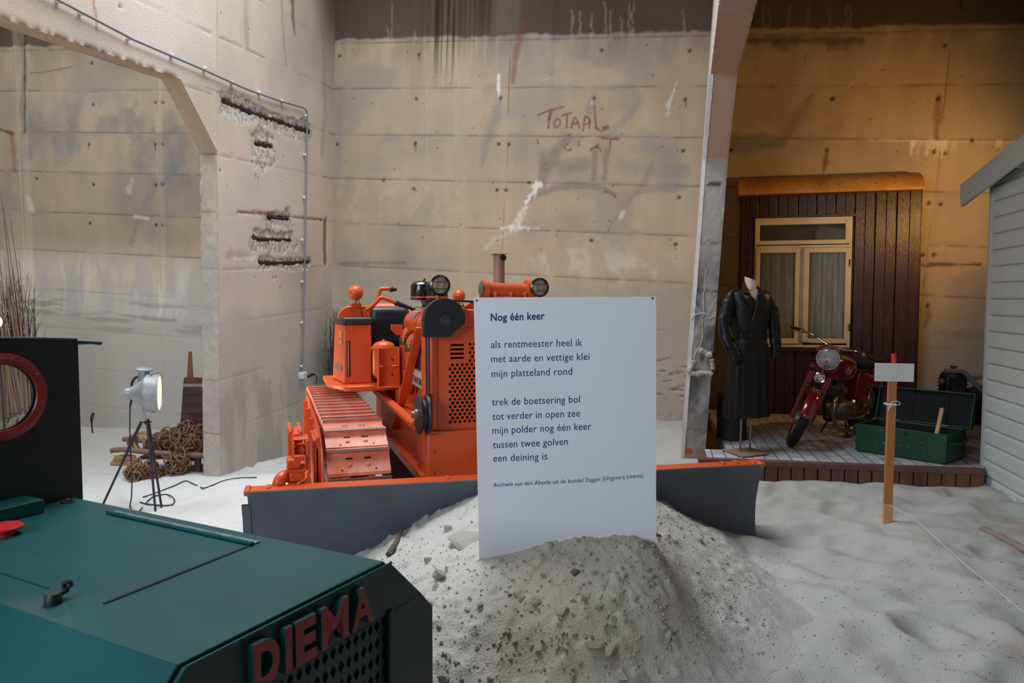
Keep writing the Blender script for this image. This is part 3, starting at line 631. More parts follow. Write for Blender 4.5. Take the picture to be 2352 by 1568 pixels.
d_, u_ = lwall(690, 861); sq = Bw(.03, d_, u_)
ba = np.array([BD, BU, BR])
def wbox(c, h): return [c+BD*h[0]*i+BU*h[1]*j+BR*h[2]*k for k in (-1, 1) for i, j in ((-1, -1), (1, -1), (1, 1), (-1, 1))]
sk = MB().add(wbox(sq, (.055, .043, .032)), [(0,3,2,1),(4,5,6,7),(0,1,5,4),(1,2,6,5),(2,3,7,6),(3,0,4,7)]).build('power_socket', mat('socket_grey', srgb(196, 200, 200), .45), bevel=.008)
tag(sk, 'light grey surface socket at the foot of the conduit on the left wall', 'socket')
lid = MB().add(wbox(sq+BR*.036, (.045, .034, .006)), [(0,3,2,1),(4,5,6,7),(0,1,5,4),(1,2,6,5),(2,3,7,6),(3,0,4,7)]).build('socket_lid', M_CLIP, sk, bevel=.003)
pc = [lw3(698, 864, .06), lw3(706, 858, .085), lw3(714, 866, .085), lw3(717, 885, .05), lw3(718, 920, .03), lw3(722, 980, .03)]
pl = MB().tube(catmull(pc, 6), [.02]*5+[.014]*3+[.006]*(len(catmull(pc, 6))-8), 10).build('power_plug', M_DKPL); tag(pl, 'black plug with its cord hanging out of the grey wall socket', 'plug')
# =================================================================== sand floor, heap, clods
def rbf(pts):
    p = np.array([q[:2] for q in pts], float); z = np.array([q[2] for q in pts], float); n = len(p)
    ph = lambda r: np.where(r > 1e-9, r*r*np.log(np.maximum(r, 1e-9)), 0)
    K = ph(np.hypot(p[:, None, 0]-p[None, :, 0], p[:, None, 1]-p[None, :, 1]))+np.eye(n)*1e-4
    Q = np.hstack([np.ones((n, 1)), p]); A = np.block([[K, Q], [Q.T, np.zeros((3, 3))]])
    w = np.linalg.solve(A, np.concatenate([z, np.zeros(3)]))
    def f(x, y):
        x = np.asarray(x, float); y = np.asarray(y, float); o = w[n]+w[n+1]*x+w[n+2]*y
        for i in range(n): o = o+w[i]*ph(np.hypot(x-p[i, 0], y-p[i, 1]))
        return o
    return f
def gp(x, y, z): q = atZ(x, y, z); return (q[0], q[1], z)
BASE = rbf([(-3.1, 7.9, -.28), (-2.6, 9.5, -.33), (-4.6, 11., -.33), (-6.5, 11, -.33), gp(357, 1172, -.26), gp(260, 1170, -.26), (-1.0, 5.2, -.06), (-.9, 7.2, -.06), (.4, 5.0, -.02), (.6, 7.5, 0), (0, 9.6, -.06), (-1.5, 4.3, -.12), (-2.2, 3.2, -.12), (-1.2, 2.0, -.08), (0, 1.6, -.03), (0, .5, -.03),
             gp(1700, 1108, .14), gp(1900, 1100, .15), gp(2200, 1098, .165), gp(2300, 1140, .15), gp(2040, 1203, .14), gp(2352, 1568, .05), gp(2000, 1568, .03), gp(1800, 1400, .07), gp(1745, 1180, .10), (1.4, 6.8, .13), (2.2, 9.3, .1), (4.6, 7.6, .16), (5, 4, .1), (3, 1, 0), (3, -2, 0), (-3, -2, -.1), (-6, 5, -.25), (7, 8, .2), gp(1550, 1040, .10)])
def ripple(x, y):
    r = (fbm(x*1.3+3, y*1.3, 4, 91)-.5)*.10
    w = sstep(.6, 1.4, x)
    r = r+w*(fbm(x*3.4, y*4.5, 3, 92)-.5)*.075
    return r+(fbm(x*9, y*9, 4, 93)-.5)*.012
rs_ = np.random.RandomState(12)
PITS = [(rs_.uniform(.6, 4.2), rs_.uniform(2.2, 5.6), rs_.uniform(.08, .18), rs_.uniform(-.9, .9)) for _ in range(70)]+[(rs_.uniform(-4.5, -1.6), rs_.uniform(5.5, 9), rs_.uniform(.08, .16), rs_.uniform(-.9, .9)) for _ in range(40)]
def pits(x, y):
    z = 0
    for px, py, r, a in PITS:
        c, s_ = math.cos(a), math.sin(a); u = ((x-px)*c+(y-py)*s_)/(r*1.5); v = (-(x-px)*s_+(y-py)*c)/r
        q = np.hypot(u, v); z = z-.030*np.exp(-(q*1.25)**4)+.011*np.exp(-((q-1.25)/.33)**2)
    return z
def base_z(x, y): return BASE(x, y)+ripple(x, y)+pits(x, y)
HEAPF = rbf([gp(1105, 1322, .36)[:2]+(.36,), gp(1250, 1285, .43), gp(1420, 1250, .485), gp(1507, 1268, .46), (-.22, 4.42, .44), (.1, 4.5, .46), (.5, 4.55, .43), gp(1507, 1148, .34), (-.78, 4.06, .18), gp(870, 1285, .19), gp(1600, 1198, .2), gp(1650, 1250, .2), gp(1700, 1320, .17), gp(1720, 1420, .12), gp(1700, 1540, .06),
              gp(1010, 1305, .31), gp(1050, 1225, .36), gp(1000, 1400, .27), gp(1000, 1540, .16), gp(1200, 1568, .12), gp(1300, 1430, .31), gp(1500, 1400, .30), gp(1600, 1400, .2), gp(1500, 1568, .10), (-.9, 2.9, -.02), (-.4, 2.45, -.04), (.2, 2.3, -.06), (.8, 2.5, -.02), (1.35, 3.0, -.0), (1.6, 3.8, .02), (1.6, 4.4, .03), (1.6, 4.7, .06), (-1.2, 3.8, -.05), (-1.5, 3.2, -.2), (-.8, 4.6, .1), (.4, 5.3, .1), (1.4, 5.2, .0), (-.2, 5.2, .1)])
def lumps(x, y):
    n = fbm(x*16, y*16, 5, 95); m = fbm(x*3, y*3, 3, 96)
    return (n-.5)*.028+.03*np.maximum(m-.55, 0)+sstep(.58, .70, fbm(x*11, y*11, 3, 97))*.018+sstep(.60, .68, fbm(x*26, y*26, 2, 98))*.008
def heap_z(x, y):
    h = HEAPF(x, y); b_ = BASE(x, y)
    return h+lumps(x, y)*(.25+.75*sstep(.0, .12, h-b_))*(1-.35*sstep(.62, 1.0, x))+ripple(x, y)*sstep(.10, .0, h-b_)
def sand_z(x, y): return np.maximum(base_z(x, y), heap_z(x, y))
def on_sand(px, py):
    r = ray(px, py); t = np.linspace(1.0, 11, 900); q = CAM+t[:, None]*r; h = sand_z(q[:, 0], q[:, 1]); k = np.argmax(q[:, 2] < h)
    return np.array([q[k, 0], q[k, 1], float(h[k])])
def height_mesh(name, xs, ys, f, material, keep=None, color=None):
    X, Y = np.meshgrid(xs, ys, indexing='ij'); Z = f(X, Y); n, m = X.shape; idx = np.arange(n*m).reshape(n, m)
    q = np.stack([idx[:-1, :-1], idx[1:, :-1], idx[1:, 1:], idx[:-1, 1:]], -1).reshape(-1, 4)
    if keep is not None:
        k = keep(X, Y, Z); kk = k[:-1, :-1] | k[1:, :-1] | k[1:, 1:] | k[:-1, 1:]; q = q[kk.ravel()]
    V = np.stack([X, Y, Z], -1).reshape(-1, 3)
    used = np.unique(q); re = np.full(len(V), -1); re[used] = np.arange(len(used)); V = V[used]; q = re[q]
    me = bpy.data.meshes.new(name); me.vertices.add(len(V)); me.vertices.foreach_set('co', V.astype(np.float32).ravel())
    me.loops.add(q.size); me.loops.foreach_set('vertex_index', q.astype(np.int32).ravel()); me.polygons.add(len(q)); me.polygons.foreach_set('loop_start', np.arange(0, q.size, 4, dtype=np.int32)); me.update(calc_edges=True)
    if color is not None:
        C = color(V[:, 0], V[:, 1]); at = me.color_attributes.new('stain', 'FLOAT_COLOR', 'POINT'); at.data.foreach_set('color', np.hstack([C, np.ones((len(C), 1))]).astype(np.float32).ravel())
    me.materials.append(material); me.polygons.foreach_set('use_smooth', [True]*len(me.polygons))
    o = bpy.data.objects.new(name, me); COL.objects.link(o); return o
SAND = np.array(srgb(180, 177, 171)); PALE = np.array(srgb(203, 202, 199)); PINKS = np.array(srgb(186, 140, 118))
def sand_col(x, y):
    c = np.ones(x.shape+(3,))*SAND; c = c*(1+.12*(fbm(x*1.1, y*1.1, 4, 101)-.5)+.12*(fbm(x*6, y*6, 4, 102)-.5))[..., None]
    m = (sstep(.66, .76, fbm(x*4, y*5, 5, 103))*sstep(1.0, 2.2, x)*.30)[..., None]; c = c*(1-m)+PINKS*m
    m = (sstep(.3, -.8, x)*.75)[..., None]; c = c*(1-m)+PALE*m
    return np.clip(c, .01, 1)
def heap_col(x, y):
    c = np.ones(x.shape+(3,))*np.array(srgb(188, 180, 163)); c = c*(1+.2*(fbm(x*7, y*7, 5, 104)-.5)+.14*(fbm(x*2, y*2, 4, 105)-.5))[..., None]
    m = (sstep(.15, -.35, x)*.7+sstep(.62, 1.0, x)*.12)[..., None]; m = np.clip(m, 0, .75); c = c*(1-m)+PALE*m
    w = sstep(.0, .22, heap_z(x, y)-base_z(x, y)+(fbm(x*5, y*5, 3, 106)-.5)*.1)*(1-.6*sstep(.62, .95, x)); c = c*w[..., None]+sand_col(x, y)*(1-w[..., None])
    return np.clip(c, .01, 1)
M_SAND = vcol_mat('sand', rough=.95, bump=.55, bscale=160., fine=.16, fscale=220., spec=.15)
M_HEAP = vcol_mat('heaped_sand', rough=.95, bump=.6, bscale=90., fine=.14, fscale=150., spec=.15)
xs = np.concatenate([np.arange(-9, -5, .2), np.arange(-5, -1.6, .05), np.arange(-1.6, 4.4, .02), np.arange(4.4, 11, .2)])
ys = np.concatenate([np.arange(-5.5, 1.6, .2), np.arange(1.6, 6.2, .02), np.arange(6.2, 10.5, .05), np.arange(10.5, 12.6, .2)])
floor = height_mesh('floor', xs, ys, base_z, M_SAND, color=sand_col); structure(floor); floor['label'] = 'pale trodden sand floor'
heap = height_mesh('sand_heap', np.arange(-1.6, 1.75, .0125), np.arange(1.9, 5.0, .0125), heap_z, M_HEAP, keep=lambda X, Y, Z: Z > base_z(X, Y)-.03, color=heap_col)
tag(heap, 'lumpy heap of pale sand holding up the white poem board', 'sand', kind='stuff')
# ---------------------------------------------------------------- clods
M_CLOD = mat('sand_clod', srgb(190, 182, 166), .95, var=.16, scale=12, bump=.6, bscale=70)
M_CLODD = mat('brown_clod', srgb(128, 108, 88), .95, var=.25, scale=18, bump=.6, bscale=70)
def clod_mesh(seed, r, flat=.72, n=18):
    rg = np.random.RandomState(seed); bm = bmesh.new(); bmesh.ops.create_icosphere(bm, subdivisions=2, radius=1)
    dirs = rg.randn(n, 3); dirs /= np.linalg.norm(dirs, axis=1)[:, None]; cut = rg.uniform(.38, .85, n); sc = np.array([rg.uniform(.8, 1.3), rg.uniform(.7, 1.1), flat*rg.uniform(.7, 1.15)])
    for v in bm.verts:
        p = np.array(v.co)
        for d, c in zip(dirs, cut):
            k = p.dot(d)
            if k > c: p = p-d*(k-c)
        p = p*(1+.1*rg.randn()*.5); v.co = p*sc*r
    me = bpy.data.meshes.new('clod'); bm.to_mesh(me); bm.free(); return me
clod_meshes = [clod_mesh(s_, 1.0) for s_ in range(9)]
for me in clod_meshes: me.materials.append(M_CLOD)
dark_mesh = clod_mesh(40, 1.0); dark_mesh.materials.append(M_CLODD)
rc = random.Random(21)
def put_clod(p, r, label, group=None, me=None, name='sand_clod', sink=.35):
    o = bpy.data.objects.new(name, me or rc.choice(clod_meshes)); COL.objects.link(o)
    o.location = (p[0], p[1], p[2]+r*(.6-sink)); o.scale = (r, r, r); o.rotation_euler = (rc.uniform(-.5, .5), rc.uniform(-.5, .5), rc.uniform(0, 6.3))
    return tag(o, label, 'clod', group)
SPEC = [((1072, 1228), 40, 'broad clod of pale sand at the left edge of the poem board, below the blade'), ((1008, 1312), 25, 'angular pale clod left of the lower left corner of the poem board'), ((1322, 1310), 17, 'brownish clod in the sand just below the poem board'), ((1362, 1475), 24, 'cracked clod on the shaded front slope of the heap'), ((1425, 1545), 24, 'rounded clod at the lower front of the heap, near the bottom of the picture'), ((1018, 1547), 23, 'pale clod beside the green hood near the bottom of the picture'), ((1378, 1392), 16, 'wedge-shaped clod in the middle of the shaded slope'), ((1510, 1225), 12, 'brownish clod at the right edge of the poem board'), ((1290, 1400), 26, 'flat clod half buried in the middle of the shaded slope'), ((1400, 1490), 22, 'flat clod right of the cracked clod on the shaded slope'), ((983, 1285), 17, 'pale clod beside the end of the dark stick'), ((1030, 1213), 14, 'clod on the bright left flank below the bulldozer blade'), ((1672, 1385), 15, 'crumbled clod at the right foot of the heap'), ((1495, 1325), 10, 'clod on the crest of the shaded slope under the right corner of the board'), ((1535, 1450), 18, 'tilted clod with a dark side on the right of the shaded slope'), ((1000, 1345), 14, 'pale clod right of the front corner of the green hood')]
for (x, y), rpx, lb in SPEC:
    p = on_sand(x, y+rpx*.35); d = np.linalg.norm(p-CAM); put_clod(p, rpx*1.25*d/F, lb, sink=.62, me=dark_mesh if 'brownish' in lb else None)
n_ = 0
zones = [(870, 1098, 1160, 1568, 55, 'small clod of pale sand on the bright left flank of the heap', 'clods on the left flank'), (1100, 1520, 1270, 1566, 140, 'small grey clod on the shaded front slope below the poem board', 'clods on the shaded slope'), (1510, 1720, 1160, 1500, 88, 'small pale clod on the right flank of the heap', 'clods on the right flank')]
for x0, x1, y0, y1, cnt, lb, gr in zones:
    k = 0; tries = 0
    while k < cnt and tries < cnt*8:
        tries += 1; px, py = rc.uniform(x0, x1), rc.uniform(y0, y1)
        p = on_sand(px, py)
        if p[1] > 4.6 or heap_z(p[0], p[1]) < base_z(p[0], p[1])+.01: continue
        if abs(p[1]-3.45) < .08 and -.25 < p[0] < .75: continue
        put_clod(p, rc.choice((.007, .008, .009, .010, .012, .015, .019))*rc.uniform(.8, 1.15), lb, gr, sink=rc.uniform(.25, .6)); k += 1
# crumbs too many to count: one object
cm = MB(); rg = np.random.RandomState(77)
k = 0
while k < 2600:
    px, py = rg.uniform(860, 1760), rg.uniform(1140, 1568); r_ = ray(px, py)
    t = (CAM[2]-.25)/-r_[2]; x, y = (CAM+r_*t)[:2]+rg.uniform(-.12, .12, 2)
    hz, bz = float(heap_z(x, y)), float(base_z(x, y))
    if hz < bz-.02 or y > 4.7: continue
    s_ = abs(rg.normal(0, .0034))+.0022; z = max(hz, bz); R_ = np.array(Matrix.Rotation(rg.uniform(0, 6), 3, Vector(rg.randn(3))))
    vs = np.array([(1,0,0),(-1,0,0),(0,1,0),(0,-1,0),(0,0,.8),(0,0,-.8)])*rg.uniform(.6, 1.2, (6, 1))*s_
    cm.add(vs @ R_.T+np.array([x, y, z+s_*.4]), [(0,2,4),(2,1,4),(1,3,4),(3,0,4),(2,0,5),(1,2,5),(3,1,5),(0,3,5)], False); k += 1
o = cm.build('sand_crumbs', M_CLOD, smooth=False); tag(o, 'fine sand crumbs strewn over the heap around the poem board', 'crumbs', kind='stuff')
# debris specks and bits of straw on the trodden sand
M_STRAW = mat('bark_straw', srgb(132, 102, 82), .9, var=.4, scale=9)
cm = MB(); k = 0
while k < 520:
    px, py = rg.uniform(1560, 2352), rg.uniform(1110, 1568); r_ = ray(px, py); t = (CAM[2]-.1)/-r_[2]; x, y = (CAM+r_*t)[:2]
    if heap_z(x, y) > base_z(x, y) or (px > 2235 and py < 1125+(px-2250)*.66): continue
    k += 1; z = float(base_z(x, y))+.001; a = rg.uniform(0, PI); l = abs(rg.normal(0, .0045))+.0022; w = rg.uniform(.0006, .0016); d = np.array([math.cos(a), math.sin(a), rg.uniform(-.2, .2)]); n_ = np.array([-d[1], d[0], 0])
    c = np.array([x, y, z]); cm.add([c-d*l-n_*w, c+d*l-n_*w, c+d*l+n_*w, c-d*l+n_*w, c+np.array([0, 0, .0025])], [(0,1,4),(1,2,4),(2,3,4),(3,0,4)], False)
o = cm.build('bark_litter', M_STRAW, smooth=False); tag(o, 'scattered dark bark bits and straw on the trodden sand right of the heap', 'litter', kind='stuff')
# ---------------------------------------------------------------- sticks and a leaf
M_BARK = mat('weathered_wood', srgb(96, 86, 80), .9, var=.35, scale=8, stretch=(1, 1, 1), bump=.6, bscale=40)
p, q = on_sand(892, 1280), on_sand(922, 1228)
o = MB().tube(catmull([p+(0, 0, .012), (p+q)/2+(.01, 0, .02), q+(0, 0, .022), q+(.03, .05, .04)], 4), [.016]*5+[.013]*4+[.009]*3+[.006], 9).build('stick', M_BARK); tag(o, 'short dark stick lying on the sand at the foot of the grey blade', 'stick')
p, m_, q = on_sand(2252, 1216), on_sand(2300, 1240), on_sand(2440, 1316)
o = MB().tube(catmull([p+(0, 0, .008), m_+(0, 0, .012), (m_+q)/2+(0, 0, .01), q+(0, 0, .012)], 6), [.012]+[.021+.004*math.sin(i*1.7) for i in range(18)], 10).build('driftwood_pole', mat('driftwood', srgb(150, 132, 120), .9, var=.2, scale=7, bump=.5, bscale=30)); tag(o, 'grey driftwood pole half sunk in the sand below the pale shed', 'pole')
p = on_sand(1247, 1490); lf = MB()
ax = nrm([.25, -.5, -.15]); sd = nrm(np.cross(ax, [0, 0, 1])); L_ = [p+(0, 0, .012)+ax*(.034*(t-.5))+sd*w for t, w in zip(np.linspace(0, 1, 7), (0, .004, .007, .008, .006, .003, 0))]; M_ = [p+(0, 0, .008)+ax*(.034*(t-.5)) for t in np.linspace(0, 1, 7)]; R_ = [p+(0, 0, .013)+ax*(.034*(t-.5))-sd*w for t, w in zip(np.linspace(0, 1, 7), (0, .004, .007, .008, .006, .003, 0))]
lf.grid([L_, M_, R_]); o = lf.build('dry_leaf', mat('dry_leaf', srgb(104, 78, 66), .8)); tag(o, 'small dry brown leaf on the shaded slope of the heap', 'leaf')
# =================================================================== the poem board
M_BOARD = mat('white_panel', srgb(230, 230, 234), .55, var=.015, scale=3, rvar=.03)
M_INK = mat('navy_ink', srgb(22, 22, 104), .6, var=.05)
SY = 3.42
tl, tr, br, bl = atY(1088, 683, SY), atY(1507, 681, SY), atY(1507, 1290, SY), atY(1102, 1345, SY)
bl = tl+(bl-tl)*1.04; br = tr+(br-tr)*1.04
yw = rad(1.5)
board = thing('poem_board', 'white board with a blue printed poem, standing in the heap of sand', 'sign', ((tl[0]+tr[0])/2, SY, (bl[2]+br[2])/2), 0)
O_ = np.array(board.location)
T_ = .006
q = [bl-O_, br-O_, tr-O_, tl-O_]
pn = MB().add([k+(0, 0, 0) for k in q]+[k+(0, T_, 0) for k in q], [(0,1,2,3),(7,6,5,4),(0,4,5,1),(1,5,6,2),(2,6,7,3),(3,7,4,0)]).build('panel', M_BOARD, board, smooth=False)
for (x, y) in ((1095, 690), (1499, 685)):
    c = atY(x, y, SY)-O_; MB().cyl(c+(0, -.0012, 0), c+(0, .002, 0), .0055, n=14).build('screw_hole', mat('screw_rust', srgb(120, 60, 50), .6), board)
# baseline tilt of each line read from the photograph
def line(txt, x0, x1, y0, y1, cap, bold=0., shear=0., name='text_line', by_pixel=True):
    v, fs = text_mesh(txt, 1.0, spacing=1.04, shear=shear, bold=bold)
    if not len(v): return
    lo, hi = v[:, 0].min(), v[:, 0].max(); a, b = atY(x0, y0, SY)-O_, atY(x1, y1, SY)-O_
    s_ = (b[0]-a[0])/(hi-lo); sy = cap/F*SY/.729
    P_ = [a+np.array([(p[0]-lo)*s_, -.0009, 0])+np.array([0, 0, (b[2]-a[2])*((p[0]-lo)/(hi-lo))+p[1]*sy]) for p in v]
    m = MB(); m.add(P_, fs, False); o = m.build(name, M_INK, board, smooth=False)
    return o
line('Nog één keer', 1127, 1251, 737, 733, 18, bold=.018, name='title_line')
for t, x0, x1, y0, y1 in (('als rentmeester heel ik', 1128, 1337, 799, 794), ('met aarde en vettige klei', 1128, 1354, 832, 826), ('mijn platteland rond', 1129, 1314, 866, 860), ('trek de boetsering bol', 1130, 1332, 931, 924), ('tot verder in open zee', 1131, 1332, 964, 956), ('mijn polder nog één keer', 1131, 1358, 996, 986), ('tussen twee golven', 1132, 1304, 1029, 1021), ('een deining is', 1133, 1257, 1060, 1055)):
    line(t, x0, x1, y0, y1, 17.5)
line('Aschwin van den Abeele uit de bundel', 1133, 1339, 1118, 1107, 10.2, name='credit_line')
line('Dogger', 1344, 1380, 1107, 1104, 10.2, shear=.2, name='credit_line')
line('(Uitgeverij Liverse)', 1384, 1477, 1103, 1096, 10.2, name='credit_line')
# =================================================================== the orange bulldozer
DZ = Frame((-.1, 4.75, 0), rad(18))
M_OR = mat('orange_paint', srgb(212, 80, 28), .36, var=.07, scale=3, bump=.05, bscale=30, spec=.5, col2=srgb(206, 88, 44), mix_scale=2.2)
M_ORD = mat('dusty_orange_paint', srgb(212, 100, 60), .6, var=.12, scale=9, col2=srgb(190, 150, 120), mix_scale=4, mix_lo=.55, mix_hi=.8)
M_BLK = mat('black_enamel', srgb(20, 21, 25), .25, var=.1, coat=.3)
M_BLKM = mat('black_matt', srgb(22, 24, 29), .55, var=.1)
M_LTHR = mat('black_vinyl', srgb(36, 39, 47), .42, var=.08, bump=.15, bscale=90)
M_STEEL = mat('worn_steel', srgb(140, 134, 130), .4, metal=.7, var=.2)
M_DSTL = mat('dark_steel', srgb(66, 64, 66), .45, metal=.6, var=.25)
M_BLADE = mat('blade_grey', srgb(88, 94, 106), .5, var=.10, scale=2.5, bump=.08, bscale=20, col2=srgb(80, 84, 92), mix_scale=2)
M_HOLE = mat('dark_inside', srgb(12, 11, 11), .9)
M_PIPEB = mat('weathered_stack', srgb(150, 124, 104), .55, metal=.2, var=.25, scale=5, col2=srgb(70, 52, 40), mix_scale=3)
M_LENS = mat('lamp_lens', srgb(168, 146, 116), .12, metal=.0, var=.35, scale=14, coat=.6)
M_BRASS = mat('brass_band', srgb(96, 88, 52), .35, metal=.7, var=.15)
dz = thing('bulldozer', 'orange tracked bulldozer with a grey blade, parked behind the poem board', 'bulldozer', DZ.O, DZ.yaw)
def d_(px, py, y): return DZ.L(px, py, 'y', y)
def dbox(px0, py0, px1, py1, y0, y1, name, m=None, bevel=.006, parent=None):
    a = d_(px0, py1, y0); b = d_(px1, py0, y0)
    return MB().box((a[0], y0, a[2]), (b[0], y1, b[2])).build(name, m or M_OR, parent or dz, bevel=bevel)
# ---- main frame and radiator guard
mb = MB(); mb.box((-.44, .03, .36), (.44, 2.5, .80))
chassis = mb.build('chassis', M_OR, dz, bevel=.01)
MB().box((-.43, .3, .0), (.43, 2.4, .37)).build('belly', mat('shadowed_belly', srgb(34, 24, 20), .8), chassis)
for sx in (-1, 1):
    mb = MB(); mb.box((sx*.44-.05, .05, .478), (sx*.44+.05, 2.4, .495)); fl = mb.build('side_flange', M_OR, chassis, bevel=.004)
    mb = MB(); mb.tube([(sx*.5, .13, .80), (sx*.5, 2.05, .80)], .032, 16); mb.build('side_rail', M_OR, dz)
gd = MB(); gd.box((-.46, -.02, .36), (.46, .30, .775)).build('front_guard', M_OR, dz, bevel=.012)
rows_ = []
for z in (.655, .52): 
    for sx in (-1, 1): MB().lathe((sx*.425, -.02, z), (0, -1, 0), [(.013, 0), (.013, .006), (.009, .012), (0, .013)], 14).build('rivet', M_OR, dz)
rs = MB(); rs.box((-.425, .02, .775), (-.378, .34, 1.43)).box((.378, .02, .775), (.425, .34, 1.43)).box((-.425, .02, 1.425), (.425, .34, 1.545))
rg_ = rs.build('radiator_guard', M_OR, dz, bevel=.012)
MB().box((-.378, .10, .78), (.378, .34, 1.425)).build('radiator_core', M_HOLE, rg_)
# perforated grille: real holes
gp_ = MB(); y0 = .025
def plate(x0, z0, x1, z1): gp_.add([(x0, y0, z0), (x1, y0, z0), (x1, y0, z1), (x0, y0, z1)], [(0, 1, 2, 3)], False)
def holes(x0, z0, x1, z1, pw, ph, r):
    nx = int(round((x1-x0)/pw)); nz = int(round((z1-z0)/ph))
    for j in range(nz):
        za, zb = z0+(z1-z0)*j/nz, z0+(z1-z0)*(j+1)/nz; off = (pw/2 if j % 2 else 0); xs_ = [x0]+[x0+off+pw*i for i in range(nx+1) if x0 < x0+off+pw*i < x1-1e-6]+[x1]
        for i in range(len(xs_)-1):
            xa, xb = xs_[i], xs_[i+1]
            if xb-xa < pw*.8: plate(xa, za, xb, zb); continue
            cx, cz = (xa+xb)/2, (za+zb)/2; n = 12; ring = [(cx+r*math.cos(2*PI*k/n+PI/4), y0, cz+r*math.sin(2*PI*k/n+PI/4)) for k in range(n)]
            ring2 = [(p[0], y0+.006, p[2]) for p in ring]
            cor = [(xb, y0, zb), (xa, y0, zb), (xa, y0, za), (xb, y0, za)]
            vs = ring+ring2+cor; fs = [(k, (k+1) % n, n+(k+1) % n, n+k) for k in range(n)]
            for c in range(4):
                k0 = c*3; fs += [(k0, 2*n+c, (k0+1) % n)]; fs += [((k0+1) % n, 2*n+c, (k0+2) % n), ((k0+2) % n, 2*n+c, 2*n+(c+1) % 4), ((k0+2) % n, 2*n+(c+1) % 4, (k0+3) % n)] if False else [((k0+1) % n, 2*n+c, 2*n+(c+1) % 4, (k0+2) % n), ((k0+2) % n, 2*n+(c+1) % 4, (k0+3) % n)]
            # note: corner c sits at angle 45+90c, ring vertex 3c is on that diagonal
            gp_.add(vs, fs, False)
hx0, hx1, hz0, hz1, hz2 = -.315, .315, .815, 1.203, 1.335
holes(hx0, hz0, hx1, hz1, .0315, .0243, .0098); holes(-.185, hz1, .185, hz2, .0315, .0243, .0098)
plate(-.378, .78, .378, hz0); plate(-.378, hz0, hx0, hz1); plate(hx1, hz0, .378, hz1); plate(-.378, hz2, .378, 1.425)
for sx in (-1, 1):
    xa, xb = (-.302, -.206) if sx < 0 else (.206, .302); lo, hi = (-.378, -.185) if sx < 0 else (.185, .378)
    zs = [1.318-.0275*k for k in range(4)]; cur = hz2
    plate(lo, hz1, xa, hz2); plate(xb, hz1, hi, hz2)
    for z in zs:
        plate(xa, z+.0065, xb, cur); cur = z-.0065
        # rounded slot ends
        for xe, s_ in ((xa, 1), (xb, -1)):
            gp_.add([(xe, y0, z-.0065), (xe, y0, z+.0065), (xe+s_*.006, y0, z+.0065)], [(0, 1, 2)], False); gp_.add([(xe, y0, z-.0065), (xe+s_*.006, y0, z-.0065), (xe, y0, z)], [(0, 1, 2)], False)
    plate(xa, hz1, xb, cur)
gr = gp_.build('grille', M_OR, rg_, smooth=False)
for z in (1.213, .905):
    for sx in (-1, 1): MB().lathe((sx*.338, .025, z), (0, -1, 0), [(.012, 0), (.011, .005), (0, .006)], 14).build('grille_bolt', M_OR, rg_)
# ---- hood: rounded top, open engine sides
prof = [(-.37, 1.385), (-.372, 1.42)]+[(-.372+.11*(1-math.cos(a)), 1.42+.105*math.sin(a)) for a in np.linspace(.2, PI/2, 7)]
prof = prof+[(-x, z) for x, z in reversed(prof)]
hd = MB(); P_ = [[(x, y, z) for x, z in prof] for y in np.linspace(.30, 1.33, 5)]; hd.grid(P_)
inner = [[(x*.965, y, z-.014) for x, z in prof] for y in np.linspace(.30, 1.33, 5)]; hd.grid(inner)
hd.grid([P_[-1], inner[-1]]); hd.grid([P_[0], inner[0]]); hd.grid([[r[0] for r in P_], [r[0] for r in inner]]); hd.grid([[r[-1] for r in P_], [r[-1] for r in inner]])
hood = hd.build('hood', M_OR, dz)
MB().box((-.376, .31, 1.0), (-.366, .36, 1.4)).build('hood_edge', M_OR, hood)
st = MB()
for y in (.62, .80): st.grid([[(x*1.004, y, z+.003) for x, z in prof], [(x*1.004, y+.035, z+.003) for x, z in prof]])
st.build('hood_strap', M_OR, hood)
MB().grid([[(x*1.003, y, z+.0025) for x, z in prof[3:7]] for y in (.93, 1.12)]).build('hood_sticker', mat('faded_sticker', srgb(120, 104, 116), .5, var=.3, scale=30), hood)
# side panel with the maker's plate (lower front), engine block behind
sp_ = MB(); pl_ = [(.30, .80), (.90, .80), (.88, .95), (.66, 1.02), (.40, 1.36), (.30, 1.36)]
for sx in (-1, 1): MB().prism([(.30, .80), (.93, .80), (.70, .98), (.64, 1.20), (.40, 1.36), (.30, 1.38)], (sx*.372, 0, 0), (0, 1, 0), (0, 0, 1), (-sx*.014, 0, 0), 1).build('side_panel', M_OR, dz, bevel=.003)
en = MB(); en.box((-.27, .36, .80), (.27, 1.75, 1.30)); en.build('engine_block', mat('engine_dark', srgb(74, 40, 26), .6, var=.3, scale=8), dz, bevel=.02)
for k in range(5): MB().cyl((-.275, .6+.2*k, .95), (-.315, .6+.2*k, .95), .022, n=12).build('engine_bolt', M_ORD, dz)
for a in range(3): MB().tube(catmull([(-.29, .55+.06*a, .86), (-.34, .62+.07*a, .94), (-.33, .68+.07*a, 1.05), (-.28, .7+.07*a, 1.15)], 5), .008, 8).build('fuel_line', M_BLKM, dz)
